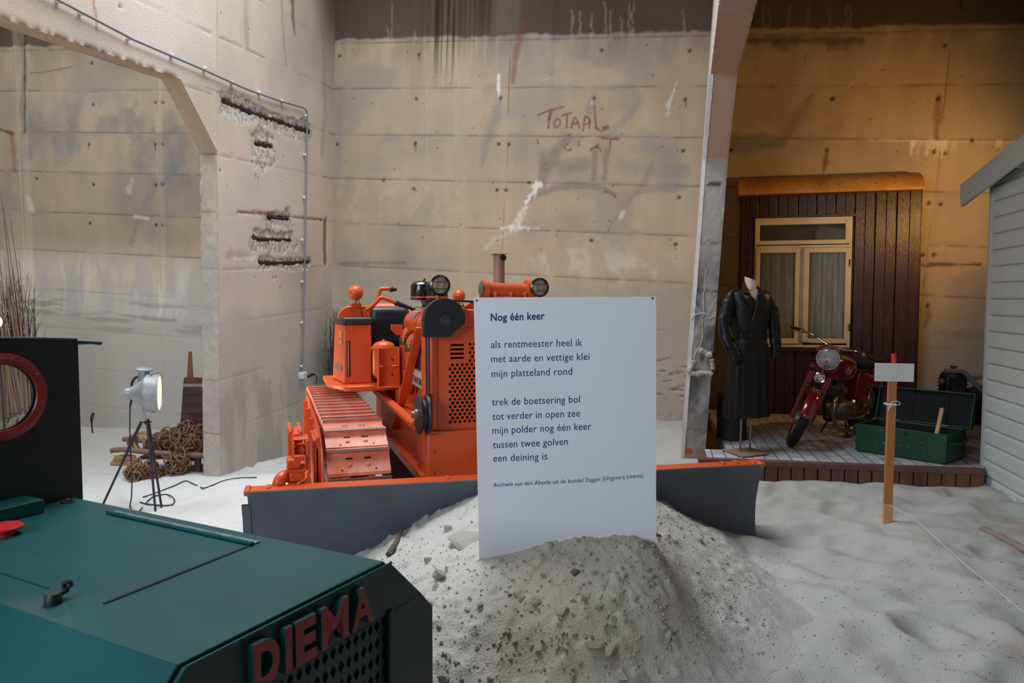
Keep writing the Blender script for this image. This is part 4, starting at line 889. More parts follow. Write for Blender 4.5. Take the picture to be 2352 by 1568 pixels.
# maker's plate
P0 = np.array([-.3865, .84, .985]); pw_, ph_ = .44, .125
M_PLATE = mat('cream_enamel', srgb(214, 202, 180), .4, var=.06)
mk = MB().box((-.389, .40, .985), (-.3865, .84, 1.11)).build('maker_plate', M_PLATE, dz, bevel=.001)
fr_ = MB()
for a, b in (((.40, .985), (.84, .985)), ((.84, .985), (.84, 1.11)), ((.84, 1.11), (.40, 1.11)), ((.40, 1.11), (.40, .985))): fr_.tube([(-.390, a[0], a[1]), (-.390, b[0], b[1])], .006, 8)
fr_.build('plate_rim', M_STEEL, mk)
v, fs = text_mesh('HANOMAG', 1.0, bold=.02); w_ = v[:, 0].max()
MB().add([(-.3905, .815-.39*p[0]/w_, 1.005+p[1]*.075) for p in v], fs, False).build('plate_lettering', M_DSTL, mk, smooth=False)
MB().add([(-.3905, .66, 1.078), (-.3905, .64, 1.098), (-.3905, .62, 1.078), (-.3905, .64, 1.088)], [(0, 1, 2, 3)], False).build('plate_mark', mat('plate_red', srgb(150, 60, 40), .5), mk)
# ---- brace strap from hood to frame
a, b = d_(985, 760, .22), d_(905, 984, .22); 
a = DZ.L(965, 752, 'x', -.40); b = DZ.L(908, 985, 'x', -.46)
MB().bar(a, b, .014, .062, up=(1, 0, 0)).build('brace_strap', M_OR, dz, bevel=.003)
# ---- intake filters with bands and elbows
for x, y, z0, z1 in ((-.385, 1.22, .93, 1.30), (-.375, 1.02, .88, 1.26)):
    f_ = MB().lathe((x, y, z0), (0, 0, 1), [(.004, 0), (.026, .01), (.033, .03), (.033, .10), (.037, .105), (.037, .12), (.033, .125), (.035, .14), (.038, .145), (.038, z1-z0)], 22).build('oil_filter', M_OR, dz)
    MB().lathe((x, y, z1-.045), (0, 0, 1), [(.0385, 0), (.0405, .004), (.0405, .05), (.0385, .054)], 22).build('filter_band', M_BRASS, f_)
    MB().tube(catmull([(x, y, z1), (x+.01, y, z1+.04), (x+.05, y-.01, z1+.07), (x+.14, y-.03, z1+.08)], 6), .034, 14).build('elbow', M_OR, f_)
# ---- oil bath canister with domed lid and its channel bracket
ca = MB().lathe((-.53, 1.34, .98), (0, 0, 1), [(.05, 0), (.085, .03), (.09, .05), (.09, .235), (.102, .24), (.102, .25), (.09, .252), (.088, .265), (.07, .285), (.04, .297), (.012, .302), (.01, .315), (0, .316)], 30).build('oil_canister', M_OR, dz)
cb = MB(); x0, x1, yf = d_(869, 830, 1.16)[0], d_(918, 830, 1.16)[0], 1.16
cb.box((x0, yf, .93), (x0+.008, yf+.09, 1.235)).box((x1-.008, yf, .93), (x1, yf+.09, 1.235)).box((x0, yf+.08, .93), (x1, yf+.09, 1.235)).box((x0-.002, yf-.004, .925), (x1+.002, yf+.09, .935)).box((x0, yf, 1.09), (x0+.035, yf+.06, 1.098)).box((x1-.06, yf, 1.09), (x1, yf+.06, 1.098))
cbo = cb.build('bracket', M_OR, dz, bevel=.002)
for z in (1.19, 1.14, 1.06, 1.02): MB().cyl((-.48, yf+.08, z), (-.48, yf+.068, z), .007, n=10).build('bracket_bolt', M_ORD if z in (1.19, 1.06) else M_BLKM, cbo)
MB().prism([(0, 0), (.05, 0), (.092, .045), (.092, .08), (0, .08)], DZ.L(925, 769, 'y', 1.2), (-1, 0, 0), (0, 0, 1), (0, 1, 0), .01).build('hood_lug', M_OR, dz, bevel=.002)
# ---- fender, tool box seat, seats
z_f = .93
fp = [DZ.L(*q, 'z', z_f)[:2] for q in ((752, 845), (797, 885), (883, 888))]
xl, yf2 = -.945, 1.33
poly = [(-.36, yf2)]+[(-.79+.05*math.sin(a)*-1-.0, yf2+.05-.05*math.cos(a)) for a in np.linspace(0, 1.1, 5)]+[(-.945, 1.66), (-.945, 2.25), (-.36, 2.25)]
for sx in (-1, 1):
    pp = [(sx*-p[0], p[1]) for p in poly]
    MB().prism(pp, (0, 0, z_f-.045), (1, 0, 0), (0, 1, 0), (0, 0, 1), .045).build('fender', M_OR, dz, bevel=.01)
MB().box((-.44, 1.16, .66), (-.30, 1.34, .93)).build('step_panel', M_OR, dz, bevel=.006)
bx0, bx1, by0, by1, bz1 = -.825, -.603, 1.50, 1.98, 1.405
tb = MB().hexa([(bx0, by0, z_f), (bx1, by0, z_f), (bx1, by1, z_f), (bx0-.055, by1, z_f)], [(bx0, by0, bz1), (bx1, by0, bz1), (bx1, by1, bz1), (bx0-.03, by1, bz1)]).build('battery_box', M_OR, dz, bevel=.012, seg=3)
MB().hexa([(bx0-.008, by0-.015, bz1), (bx1+.012, by0-.015, bz1), (bx1+.012, by1, bz1), (bx0-.045, by1, bz1)], [(bx0-.008, by0-.015, bz1+.06), (bx1+.012, by0-.015, bz1+.06), (bx1+.012, by1, bz1+.05), (bx0-.045, by1, bz1+.05)]).build('box_cushion', M_LTHR, dz, bevel=.02, seg=4)
MB().tube([(bx0+.035, by0-.004, 1.0), (bx0+.035, by0-.006, 1.27)], .007, 10).build('gauge_tube', M_STEEL, tb)
MB().box((bx0+.022, by0-.003, .99), (bx0+.05, by0+.001, 1.275)).build('gauge_slot', M_BLKM, tb)
for z, dx in ((1.375, .06), (1.15, .06), (.955, .06)): MB().lathe((bx0+dx+.005, by0, z), (0, -1, 0), [(.011, 0), (.011, .004), (.006, .008), (0, .009)], 12).build('box_bolt', M_OR, tb)
MB().box((bx0+.074, by0-.0025, .94), (bx0+.0765, by0, 1.40)).build('box_seam', M_ORD, tb)
M_YEL = mat('yellow_stencil', srgb(222, 168, 40), .5)
v, fs = text_mesh('83', 1.0, bold=.03)
MB().add([(bx0-.006-.09*(.06+p[1]*.16), by0+.05+p[1]*.16, 1.355-p[0]*.115) for p in v], fs, False).build('box_number', M_YEL, tb, smooth=False)
MB().hexa([(bx0-.014, by0+.06, 1.03), (bx0-.005, by0+.06, 1.03), (bx0-.035, by0+.38, 1.03), (bx0-.05, by0+.38, 1.03)], [(bx0-.011, by0+.06, 1.07), (bx0-.005, by0+.06, 1.07), (bx0-.035, by0+.38, 1.07), (bx0-.047, by0+.38, 1.07)]).build('box_sticker', mat('faded_label', srgb(110, 90, 84), .6, var=.3, scale=30), tb)
def cushion(name, lo, hi, r=.05): return MB().box(lo, hi).build(name, M_LTHR, dz, bevel=r, seg=5)
cushion('seat_back', (-.575, 1.80, 1.21), (-.235, 1.92, 1.545)); cushion('seat_back', (-.215, 1.80, 1.21), (.13, 1.92, 1.545)); cushion('seat_cushion', (-.575, 1.35, 1.10), (.13, 1.85, 1.21), .04)
# rear body panels with the rounded shoulder
rp = [(-.835, .95), (-.835, 1.43)]+[(-.715-.12*math.cos(a), 1.43+.125*math.sin(a)) for a in np.linspace(.15, PI/2, 8)]+[(-.56, 1.555), (-.56, .95)]
for sx in (-1, 1): MB().prism([(-sx*p[0], p[1]) for p in rp], (0, 1.99, 0), (1, 0, 0), (0, 0, 1), (0, 1, 0), .05).build('rear_panel', M_OR, dz, bevel=.01)
MB().box((-.56, 1.96, .8), (.56, 2.35, 1.48)).build('rear_tank', M_OR, dz, bevel=.03)
MB().cyl((-.5, 2.15, 1.52), (-.28, 2.15, 1.52), .06, n=20).build('winch_drum', M_OR, dz)
q = d_(857, 732, 1.98); MB().lathe(q, (0, -1, 0), [(.012, 0), (.012, .006), (0, .008)], 6).build('panel_bolt', M_OR, dz)
# ---- rear work lamps (orange backs)
for px, py, r in ((817, 672, .0610), (1055, 679, .054)):
    c = d_(px, py, 1.93); lm = MB().sphere(c, r, 26, 16, sc=(1, .92, 1)).build('rear_lamp', M_OR, dz)
    MB().torus(c+(0, .012, 0), (0, 1, 0), r*.99, .006, 28, 8).build('lamp_rim', M_ORD, lm)
    MB().cyl(c-(0, 0, r), c-(0, 0, r+.035), .012, n=12).box(c-(.035, .012, r+.06), c+(.035, .012, -r-.03)).cyl(c-(.05, 0, r+.045), c-(-.05, 0, r+.045), .008, n=8).build('lamp_foot', M_OR, lm, bevel=.002)
    MB().tube(catmull([c+(.012, -.03, -r*.8), c+(.03, -.03, -r-.03), c+(.045, -.02, -r-.1), c+(.075, .04, -r-.22)], 5), .004, 6).build('lamp_wire', M_BLKM, lm)
# ---- control levers
def lever(pts, y, tip, r=.0165):
    c = [d_(px, py, y) for px, py in pts]; l = MB().tube(catmull(c, 6), r, 12).build('control_lever', M_OR, dz)
    MB().tube([d_(tip[0][0], tip[0][1], y), d_(tip[1][0], tip[1][1], y)], [r*1.25, r*.75], 12).sphere(d_(tip[0][0], tip[0][1], y), r*1.45, 14, 10).build('lever_grip', M_BLKM, l)
lever([(854, 705), (866, 690), (872, 668), (880, 663), (905, 664)], 1.75, ((899, 664), (911, 665)))
lever([(842, 712), (860, 698), (872, 685), (880, 684), (897, 690), (912, 697)], 1.6, ((911, 696), (953, 711)))
# ---- air cleaner, exhaust stack
ac = MB()
for x, y in ((-.305, .92), (-.215, .80)):
    ac.lathe((x, y, 1.605), (0, 0, 1), [(.02, -.005), (.078, 0), (.082, .006), (.082, .095), (.078, .115), (.06, .132), (.02, .142), (0, .143)], 28)
aco = ac.build('air_cleaner', M_BLK, dz)
for x, y in ((-.305, .92), (-.215, .80)):
    MB().lathe((x, y, 1.62), (0, 0, 1), [(.0825, 0), (.0835, .002), (.0835, .008), (.0825, .01)], 28, caps=False).build('cleaner_stripe', M_OR, aco)
    MB().cyl((x+.02, y, 1.742), (x+.02, y, 1.757), .007, n=10).cyl((x+.02, y, 1.757), (x+.03, y, 1.760), .005, n=8).build('wing_nut', M_BLK, aco)
MB().lathe((-.26, .86, 1.50), (0, 0, 1), [(.055, 0), (.055, .06), (.05, .065), (.062, .10), (.064, .105)], 22).build('cleaner_neck', M_BLK, aco)
sx_ = d_(1146, 640, .75); zt = d_(1146, 585, .75)[2]
ex = MB().lathe((sx_[0], .75, 1.50), (0, 0, 1), [(.043, 0), (.043, zt-1.50), (.037, zt-1.50), (.037, zt-1.60)], 28, caps=False).build('exhaust_stack', M_PIPEB, dz)
MB().box((sx_[0]-.055, .70, zt), (sx_[0]+.05, .80, zt+.005)).build('rain_flap', M_STEEL, ex)
MB().cyl((sx_[0]+.02, .715, zt-.025), (sx_[0]+.02, .695, zt-.025), .022, n=14).build('flap_pivot', M_HOLE, ex)
# ---- cable control head: drum, brackets, headlamps, top pulley guard, cable, lower sheave
z_d = d_(1160, 664, .10)[2]; xa = d_(1110, 664, .1)[0]; xb = d_(1218, 664, .1)[0]
dr = MB().cyl((xa, .10, z_d), (xb, .10, z_d-.012), .045, n=26).build('cable_drum', M_OR, dz)
for x, r in ((xa+.01, .064), (xb-.015, .066)): MB().lathe((x-.022, .10, z_d-.004), (1, 0, 0), [(.045, 0), (r, .004), (r, .04), (.045, .045)], 28).build('drum_flange', M_OR, dr)
MB().lathe((xa-.012, .08, z_d), (-1, 0, 0), [(.045, 0), (.048, .012), (.02, .02), (0, .02)], 24).build('drum_cap', M_STEEL, dr)
for t in (.22, .55, .85): MB().lathe((xa+(xb-xa)*t, .06, z_d-.09), (0, 0, 1), [(.012, 0), (.012, .055), (.018, .055), (.018, .068), (.01, .072)], 12).build('grease_cup', M_OR, dr)
for x in (xa+.02, xb-.02):
    MB().prism([(-.17, 1.545), (.11, 1.545), (.06, z_d-.02), (-.02, z_d-.03)] if x < .05 else [(-.11, 1.545), (.17, 1.545), (.02, z_d-.02), (-.06, z_d-.03)], (x, .10, 0), (1, 0, 0), (0, 0, 1), (0, 1, 0), .02).build('drum_bracket', M_OR, dz, bevel=.003)
MB().box((-.44, .10, 1.54), (.44, .20, 1.556)).build('cross_plate', M_OR, dz, bevel=.003)
for px, py, r in ((1011, 655, .0655), (1240, 660, .064)):
    c = d_(px, py, .0)
    hl = MB().lathe(c+(0, .085, 0), (0, -1, 0), [(0, 0), (.022, .004), (.045, .02), (.058, .045), (r-.002, .075), (r, .085), (r-.012, .092), (r-.014, .086)], 34, caps=False).build('headlamp', M_BLK, dz)
    MB().lathe(c+(0, .004, 0), (0, -1, 0), [(r-.012, 0), (r*.7, .004), (0, .007)], 30).build('lens', M_LENS, hl)
    gm_ = MB()
    for k in (-.33, .33):
        h = math.sqrt(1-k*k)*(r-.010); gm_.tube([c+(k*r, -.012, -h), c+(k*r, -.012, h)], .0022, 6).tube([c+(-h, -.0125, k*r), c+(h, -.0125, k*r)], .0022, 6)
    gm_.build('lamp_guard', M_DSTL, hl)
    MB().cyl(c+(0, .06, -r*.8), c+(0, .06, 1.556-c[2]), .016, n=12).box(c+(-.03, .035, 1.556-c[2]), c+(.03, .085, 1.58-c[2])).build('lamp_bracket', M_OR, hl, bevel=.002)
q = d_(1022, 732, -.06); r = .128
gpoly = [(-r*1.04, -.112)]+[(-r*1.04, 0)]+[(-r*1.02*math.cos(a), r*math.sin(a)) for a in np.linspace(.12, PI-.0, 22)]+[(r*.99, -.035), (r*.55, -.075), (0.035, -.112)]
pg = MB().prism(gpoly, q, (1, 0, 0), (0, 0, 1), (0, 1, 0), .07).build('pulley_guard', M_BLKM, dz, bevel=.004)
MB().lathe(q+(.004, 0, -.012), (0, -1, 0), [(.036, -.002), (.036, .014), (.030, .016), (.030, .008), (.012, .008), (.012, .015), (0, .016)], 28).build('pulley_hub', mat('hub_black', srgb(50, 52, 54), .35), pg)
MB().cyl(q+(.01, -.004, .026), q+(.01, -.004, .034), .006, n=10).build('grease_nipple', M_BLK, pg)
MB().box((q[0]-.02, q[1]+.06, q[2]-.06), (q[0]+.16, .06, q[2]+.06)).build('guard_arm', M_OR, pg, bevel=.004)
xs2 = -.468
c0, c1 = d_(981, 772, -.03), d_(983, 945, -.03)
for dx in (-.006, .010): MB().tube([c0+(dx, 0, .05), c1+(dx, 0, 0)], .0058, 8).build('hoist_cable', M_BLKM, dz)
MB().tube([d_(1040, 690, .02), d_(1060, 691, .05), d_(1095, 693, .1)], .007, 8).build('drum_cable', M_BLKM, dz)
sc_ = d_(972, 951, -.02)
MB().lathe(sc_+(-.038, 0, 0), (1, 0, 0), [(.03, 0), (.124, .002), (.127, .006), (.127, .012), (.122, .02), (.098, .028), (.098, .044), (.122, .052), (.127, .06), (.127, .066), (.12, .072), (.03, .074)], 44).build('lower_sheave', M_DSTL, dz)
MB().lathe(sc_+(-.036, 0, 0), (-1, 0, 0), [(.036, -.002), (.036, .016), (.03, .02), (.022, .021), (.022, .036), (.018, .04), (0, .041)], 24).build('sheave_hub', M_STEEL, dz)
MB().prism([(-.02, -.13), (.05, -.13), (.05, .13), (.0, .13)], sc_+(.03, .0, 0), (0, 1, 0), (0, 0, 1), (1, 0, 0), .02).build('sheave_bracket', M_OR, dz, bevel=.004)
# ---- tracks
M_RIM = mat('worn_grouser', srgb(112, 84, 72), .5, metal=.2, var=.2)
def shoe_mesh():
    me = MB(); w = .1875; l = .084
    me.cur = 0
    me.box((-w, -l, 0), (w, l-.012, .014)).box((-w, -l+.012, .012), (w, -l+.045, .021)); me.box((-w, l-.03, 0), (w, l-.012, .046)); me.hexa([(-w, l-.055, .012), (w, l-.055, .012), (w, l-.028, .012), (-w, l-.028, .012)], [(-w, l-.034, .03), (w, l-.034, .03), (w, l-.028, .03), (-w, l-.028, .03)])
    for x in (-.055, .055): me.lathe((x, -.018, .013), (0, 0, 1), [(.0125, 0), (.0125, .006), (.008, .011), (0, .012)], 10)
    me.cur = 1
    for x in (-.055, .055): me.box((x-.02, .018, .0138), (x+.02, .03, .0148))
    for x in (-.10, .10): me.cyl((x, -.052, .0208), (x, -.052, .0222), .006, n=8)
    me.cur = 2
    me.box((-w-.0005, l-.031, .042), (w+.0005, l-.0115, .0468))
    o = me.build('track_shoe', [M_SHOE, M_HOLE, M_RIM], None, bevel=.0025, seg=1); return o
M_SHOE = mat('dusty_sheen_shoe', srgb(216, 108, 72), .5, var=.10, scale=5, col2=srgb(216, 158, 136), mix_scale=6, mix_lo=.4, mix_hi=.7)  # dust, with the pinkish sky sheen put into the colour
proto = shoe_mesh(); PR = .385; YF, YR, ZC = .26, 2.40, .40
Ltop = YR-YF; per = 2*Ltop+2*PI*PR; NS = int(round(per/.165))
def on_path(t):
    t = t % per
    if t < Ltop: return (YR-t, ZC+PR, -1, 0)
    t -= Ltop
    if t < PI*PR: a = PI/2+t/PR; return (YF+PR*math.cos(a), ZC+PR*math.sin(a), -math.sin(a), math.cos(a))
    t -= PI*PR
    if t < Ltop: return (YF+t, ZC-PR, 1, 0)
    t -= Ltop; a = -PI/2+t/PR; return (YR+PR*math.cos(a), ZC+PR*math.sin(a), -math.sin(a), math.cos(a))
first = True
for sx in (-1, 1):
    xc = sx*.8875
    ch = MB(); ring = []
    for i in range(72):
        y, z, ty, tz = on_path(per*i/72); ny, nz = -tz, ty; ring.append((y, z, -ty*0+(y-y), 0))
    outer = [on_path(per*i/96)[:2] for i in range(96)]
    for off in (-.075, .075):
        cy = np.mean([p[0] for p in outer]); vs = []
        for (y, z) in outer:
            yy = min(max(y, YF), YR); d = np.array([y-yy, z-ZC]); L_ = np.linalg.norm(d); d = d/L_; 
            for k, w in ((0, -.022), (1, .022)):
                vs.append((xc+off+w, yy+d[0]*(PR-.004), ZC+d[1]*(PR-.004))); vs.append((xc+off+w, yy+d[0]*(PR-.075), ZC+d[1]*(PR-.075)))
        n = len(outer); fs = []
        for i in range(n):
            a, b = 4*i, 4*((i+1) % n); fs += [(a, b, b+1, a+1), (a+2, a+3, b+3, b+2), (a, a+2, b+2, b), (a+1, b+1, b+3, a+3)]
        ch.add(vs, fs)
    chain = ch.build('track_chain', M_ORD, dz)
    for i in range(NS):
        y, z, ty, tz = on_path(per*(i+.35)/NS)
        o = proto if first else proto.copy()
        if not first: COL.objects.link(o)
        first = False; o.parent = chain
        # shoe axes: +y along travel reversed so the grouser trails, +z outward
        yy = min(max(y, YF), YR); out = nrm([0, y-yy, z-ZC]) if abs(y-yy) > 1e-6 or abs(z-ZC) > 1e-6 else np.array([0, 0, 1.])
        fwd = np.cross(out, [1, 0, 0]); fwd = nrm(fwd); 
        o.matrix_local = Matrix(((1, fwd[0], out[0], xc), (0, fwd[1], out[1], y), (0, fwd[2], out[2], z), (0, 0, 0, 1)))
    for yc, nm in ((YF, 'idler_wheel'), (YR, 'drive_sprocket')):
        MB().lathe((xc-.05, yc, ZC), (1, 0, 0), [(.05, 0), (.27, .01), (PR-.085, .0), (PR-.08, .02), (PR-.08, .08), (PR-.085, .1), (.27, .09), (.05, .1)], 40).build(nm, M_ORD, dz)
    tf = MB(); tf.box((xc-.10, YF+.05, .17), (xc+.10, YR-.25, .50)); tfo = tf.build('track_frame', M_OR, dz, bevel=.02)
    for k in range(5): MB().lathe((xc-.09, .6+.34*k, .14), (1, 0, 0), [(.03, 0), (.10, .004), (.10, .04), (.085, .05), (.085, .13), (.10, .14), (.10, .176), (.03, .18)], 24).build('track_roller', M_ORD, dz)
    xo = sx*1.062
    MB().prism([(.30, .40), (.44, .60), (.75, .72), (1.5, .74), (2.25, .76), (2.60, .62), (2.62, .3), (2.2, .18), (.5, .18)], (xo, 0, 0), (0, 1, 0), (0, 0, 1), (sx*.022, 0, 0), 1).build('side_guard', M_OR, dz, bevel=.004)
    for k in range(7): MB().lathe((xo+sx*.02, .55+.28*k, .66), (sx, 0, 0), [(.016, 0), (.016, .012), (0, .014)], 6).build('guard_bolt', M_OR, dz)
    for k in range(3): MB().box((min(xo, xo+sx*.06), 1.15+.5*k, .30), (max(xo, xo+sx*.06), 1.18+.5*k, .72)).build('guard_rib', M_OR, dz)
# ---- push arm and trunnion assembly at the left front
pa = MB(); xo = -1.19
pa.box((-1.27, .02, .12), (-1.13, 1.9, .30)); arm = pa.build('push_arm', M_OR, dz, bevel=.01)
def quad(px0, py0, px1, py1, y0, y1, name='trunnion_plate', m=None, bev=.005):
    y0 = max(y0, -.20); y1 = max(y1, y0+.10)
    return dbox(px0, py0, px1, py1, y0, y1, name, m, bev, arm)
quad(662, 986, 671, 1050, .02, .30); quad(685, 986, 694, 1025, .02, .30)
c = d_(679, 1003, .06); MB().cyl(c+(-.03, 0, 0), c+(.03, .0, 0), .03, n=20).build('trunnion_pin', M_OR, arm)
for px in (667, 690): MB().sphere(d_(px, 993, .02), .012, 12, 8).build('pin_head', M_OR, arm)
c = d_(680, 1008, -.02); MB().lathe(c, (.05, 1, .1), [(.0, 0), (.03, .004), (.034, .02), (.034, .16)], 20).build('pin_barrel', M_OR, arm)
quad(672, 1016, 678, 1053, -.16, .05); quad(703, 1010, 710, 1080, -.16, .05); quad(673, 1007, 709, 1012, -.15, -.10); quad(678, 1021, 703, 1046, -.02, .08, 'trunnion_block', M_ORD)
c = d_(690, 1034, -.12); MB().lathe(c, (0, -1, 0), [(.0, -.10), (.031, -.10), (.031, -.0), (.027, .006), (0, .006)], 6).build('hex_nut', M_OR, arm)
MB().lathe(c, (0, -1, 0), [(.013, 0), (.013, .009), (.008, .010), (.008, .004), (0, .004)], 4).build('nut_recess', M_ORD, arm)
quad(675, 1046, 699, 1060, -.2, .05, 'trunnion_block'); quad(659, 1054, 690, 1078, -.25, -.08, 'trunnion_block', bev=.01); quad(659, 1076, 702, 1088, -.27, -.05, 'trunnion_block'); quad(664, 1084, 700, 1108, -.34, -.16, 'trunnion_block', bev=.01); quad(663, 1106, 716, 1135, -.40, -.1, 'trunnion_block')
for px in (687, 703): MB().cyl(d_(px, 1118, -.19), d_(px, 1110, -.19), .008, n=10).build('clamp_bolt', M_OR, arm)
MB().tube([d_(686, 1110, -.21), d_(702, 1100, -.20)], .007, 8).sphere(d_(686, 1110, -.21), .011, 10, 8).build('locking_pin', M_ORD, arm)
a, b, c2 = d_(703, 1122, -.2), d_(709, 1066, -.2), d_(717, 1130, -.2)
MB().prism([(a[0], a[2]), (c2[0], c2[2]), (c2[0]-.012, b[2]-.03), (b[0], b[2])], (0, -.20, 0), (1, 0, 0), (0, 0, 1), (0, 1, 0), .016).build('gusset', M_OR, arm, bevel=.003)
# rock guard channel between arm and track
for px0, px1, pyt in ((721, 727, 1010), (732, 737, 1016)): quad(px0, pyt, px1, 1130, -.12, .22, 'rock_guard')
a = d_(720, 1014, -.12); b = d_(729, 1001, -.12); c2 = d_(735, 1006, -.12)
MB().prism([(a[0], a[2]-.06), (c2[0], c2[2]-.05), (c2[0], c2[2]), (b[0], b[2]), (a[0], a[2])], (0, -.12, 0), (1, 0, 0), (0, 0, 1), (0, 1, 0), .3).build('rock_guard', M_OR, arm, bevel=.006)
t_ = catmull([d_(634, 1165, -.19), d_(637, 1128, -.19), d_(643, 1103, -.19), d_(655, 1093, -.15), d_(668, 1096, -.1)], 6)
MB().tube(t_, .036, 18).build('c_frame_tube', M_OR, arm)
# ---- blade
tl_ = np.array([-1.452, 4.0, .553]); tr_ = np.array([1.620, 4.69, .553]); bd = nrm(tr_-tl_); bn = np.array([bd[1], -bd[0], 0])   # bn points to the viewer
zs = np.linspace(.514, -.32, 17); rec = lambda z: .105*(1-((z-.16)/.36)**2)+0 if z > -.28 else 0
def bl(t, z, off=0): return DZ.loc(tl_+(tr_-tl_)*t+np.array([0, 0, z-.514])+bn*(-rec(z)+off))
bf = MB(); ts_ = np.linspace(0, 1, 24)
front = [[bl(t, z) for z in zs] for t in ts_]; back = [[bl(t, z, -.03) for z in zs] for t in ts_]
bf.cur = 0; bf.grid(front)
bf.cur = 1; bf.grid(back)
for i in (0, -1): bf.grid([front[i], back[i]])
bf.grid([[f[-1] for f in front], [b_[-1] for b_ in back]])
blade = bf.build('blade', [M_BLADE, M_OR], dz)
lip = MB()
lip.hexa([bl(0, .490, -.002), bl(1, .490, -.002), bl(1, .490, -.12), bl(0, .490, -.12)], [bl(0, .514, .0), bl(1, .514, .0), bl(1, .518, -.12), bl(0, .518, -.12)])
lip.build('blade_lip', M_OR, blade, bevel=.004)
MB().tube([bl(t, .512, .001) for t in np.linspace(0, 1, 12)], .0048, 6).build('worn_edge', M_STEEL, blade)
for t in (.03, .35, .65, .915, .945, .985):
    MB().hexa([bl(t, .2, -.03), bl(t+.008, .2, -.03), bl(t+.008, .2, -.16), bl(t, .2, -.16)], [bl(t, .522, -.05), bl(t+.008, .522, -.05), bl(t+.008, .53, -.1), bl(t, .53, -.1)]).build('blade_rib', M_OR, blade, bevel=.003)
for t0, t1 in ((-.006, .004), (.990, 1.003)):
    MB().hexa([bl(t0, .485, .0), bl(t1, .485, .0), bl(t1, .485, -.12), bl(t0, .485, -.12)], [bl(t0, .518, .003), bl(t1, .518, .003), bl(t1, .53, -.1), bl(t0, .53, -.1)]).build('end_plate', M_OR, blade, bevel=.006)
zz = np.linspace(.43, -.28, 12)
MB().grid([[bl(-.011, z, .006) for z in zz], [bl(.003, z, .006) for z in zz]]).grid([[bl(-.011, z, -.02) for z in zz], [bl(.0, z, -.02) for z in zz]]).grid([[bl(-.011, z, .006) for z in zz], [bl(-.011, z, -.02) for z in zz]]).build('end_bit', M_BLADE, blade)
# =================================================================== the dark green narrow-gauge locomotive in the foreground
M_GRN = mat('dark_green_enamel', srgb(13, 74, 74), .5, var=.10, scale=3, bump=.06, bscale=14, spec=.24, rvar=.1, col2=srgb(30, 84, 82), mix_scale=2.0, mix_lo=.4, mix_hi=.75)
M_GRNF = mat('grille_green', srgb(16, 40, 38), .5, var=.1)
M_CAB = mat('cab_green_black', srgb(14, 24, 22), .55, var=.1)
M_LRED = mat('red_letter_paint', srgb(132, 28, 24), .5, var=.1)
M_PORT = mat('porthole_red', srgb(128, 34, 24), .4, var=.1)
M_CAP = mat('bright_red_paint', srgb(206, 40, 44), .35, var=.06)
HH = .75; ZT = CAM[2]-HH
Pf = atZ(890, 1290, ZT); Pc = atZ(0, 1107, ZT); axd = nrm((Pc-Pf)*np.array([1, 1, 0]))          # hood axis, towards the cab
LO = Frame((Pf[0], Pf[1], 0), math.atan2(axd[1], axd[0]))   # local x: backwards to the cab, y: to the far side?
def lz(px, py, z): return LO.L(px, py, 'z', z)
q = lz(435, 1535, ZT); YN = q[1]                              # near edge of the flat hood top (local y)
CH = LO.L(985, 1390, 'x', 0)                                  # chamfer corner on the front face
YFAR, ZCH = CH[1], CH[2]
# in this frame the far edge is y=0, near edge y=YN; the chamfer steps out by YFAR beyond y=0
sg_ = 1 if YN > 0 else -1
ZL0, ZL1 = LO.L(788, 1452, 'x', -.014)[2], LO.L(783, 1366, 'x', -.014)[2]; pass
W2 = abs(YFAR)
gz = -.08
lo = thing('locomotive', 'dark green narrow gauge locomotive with red DIEMA letters, cut off at lower left', 'locomotive', (Pf[0], Pf[1], 0), LO.yaw)
far = -sg_*W2; near = YN+sg_*W2; dz_ = ZT-ZCH; zb = .22
HL = 1.50                                                       # hood length back to the cab
prof = [(far, zb), (far, ZCH), (0, ZT), (YN, ZT), (near, ZCH), (near, zb)]
hd = MB(); A = [(0.012, y, z) for y, z in prof]; B_ = [(HL, y, z) for y, z in prof]
hd.add(A+B_, [(i, i+1, 6+i+1, 6+i) for i in range(5)]+[(5, 4, 3, 2, 1, 0)])
hood = hd.build('hood', M_GRN, lo, bevel=.004)
MG = abs(LO.L(896, 1450, 'x', -.014)[1]-far)
# front plate: frame, grille with diamond holes, letters
ft = MB(); T = .014
o_in = [(far+sg_*.07, zb), (far+sg_*.07, ZCH-.02), (near-sg_*.07, ZCH-.02), (near-sg_*.07, zb)]
zl_ = ZL0-.022; yfc, ync = far*(ZT-zl_)/(ZT-ZCH), YN+(near-YN)*(ZT-zl_)/(ZT-ZCH)
if zl_ < ZCH: yfc, ync = far, near
ft.prism([(yfc, zl_), (0, ZT-.003), (YN, ZT-.003), (ync, zl_)], (-T, 0, 0), (0, 1, 0), (0, 0, 1), (1, 0, 0), T)
for e_, c_2, s2_ in ((far, yfc, sg_), (near, ync, -sg_)): ft.prism([(e_, zb), (e_, min(ZCH, zl_)), (c_2, zl_), (e_+s2_*MG, zl_), (e_+s2_*MG, zb)], (-T, 0, 0), (0, 1, 0), (0, 0, 1), (1, 0, 0), T)
front_plate = ft.build('front_plate', M_GRNF, lo, bevel=.002)
ed = MB(); ed.tube([(-T, y, z) for y, z in ((0, ZT), (YN, ZT))], .004, 8).tube([(-T, y, z) for y, z in ((YN, ZT), (near, ZCH))], .004, 8)
ed.build('worn_front_edge', M_GRN, front_plate)
gl = MB(); y_a, y_b = sorted((far+sg_*MG, near-sg_*MG)); za, zb_ = zb, ZL0-.022; pw, ph = .030, .046
ny = int((y_b-y_a)/pw); nz = int((zb_-za)/ph)
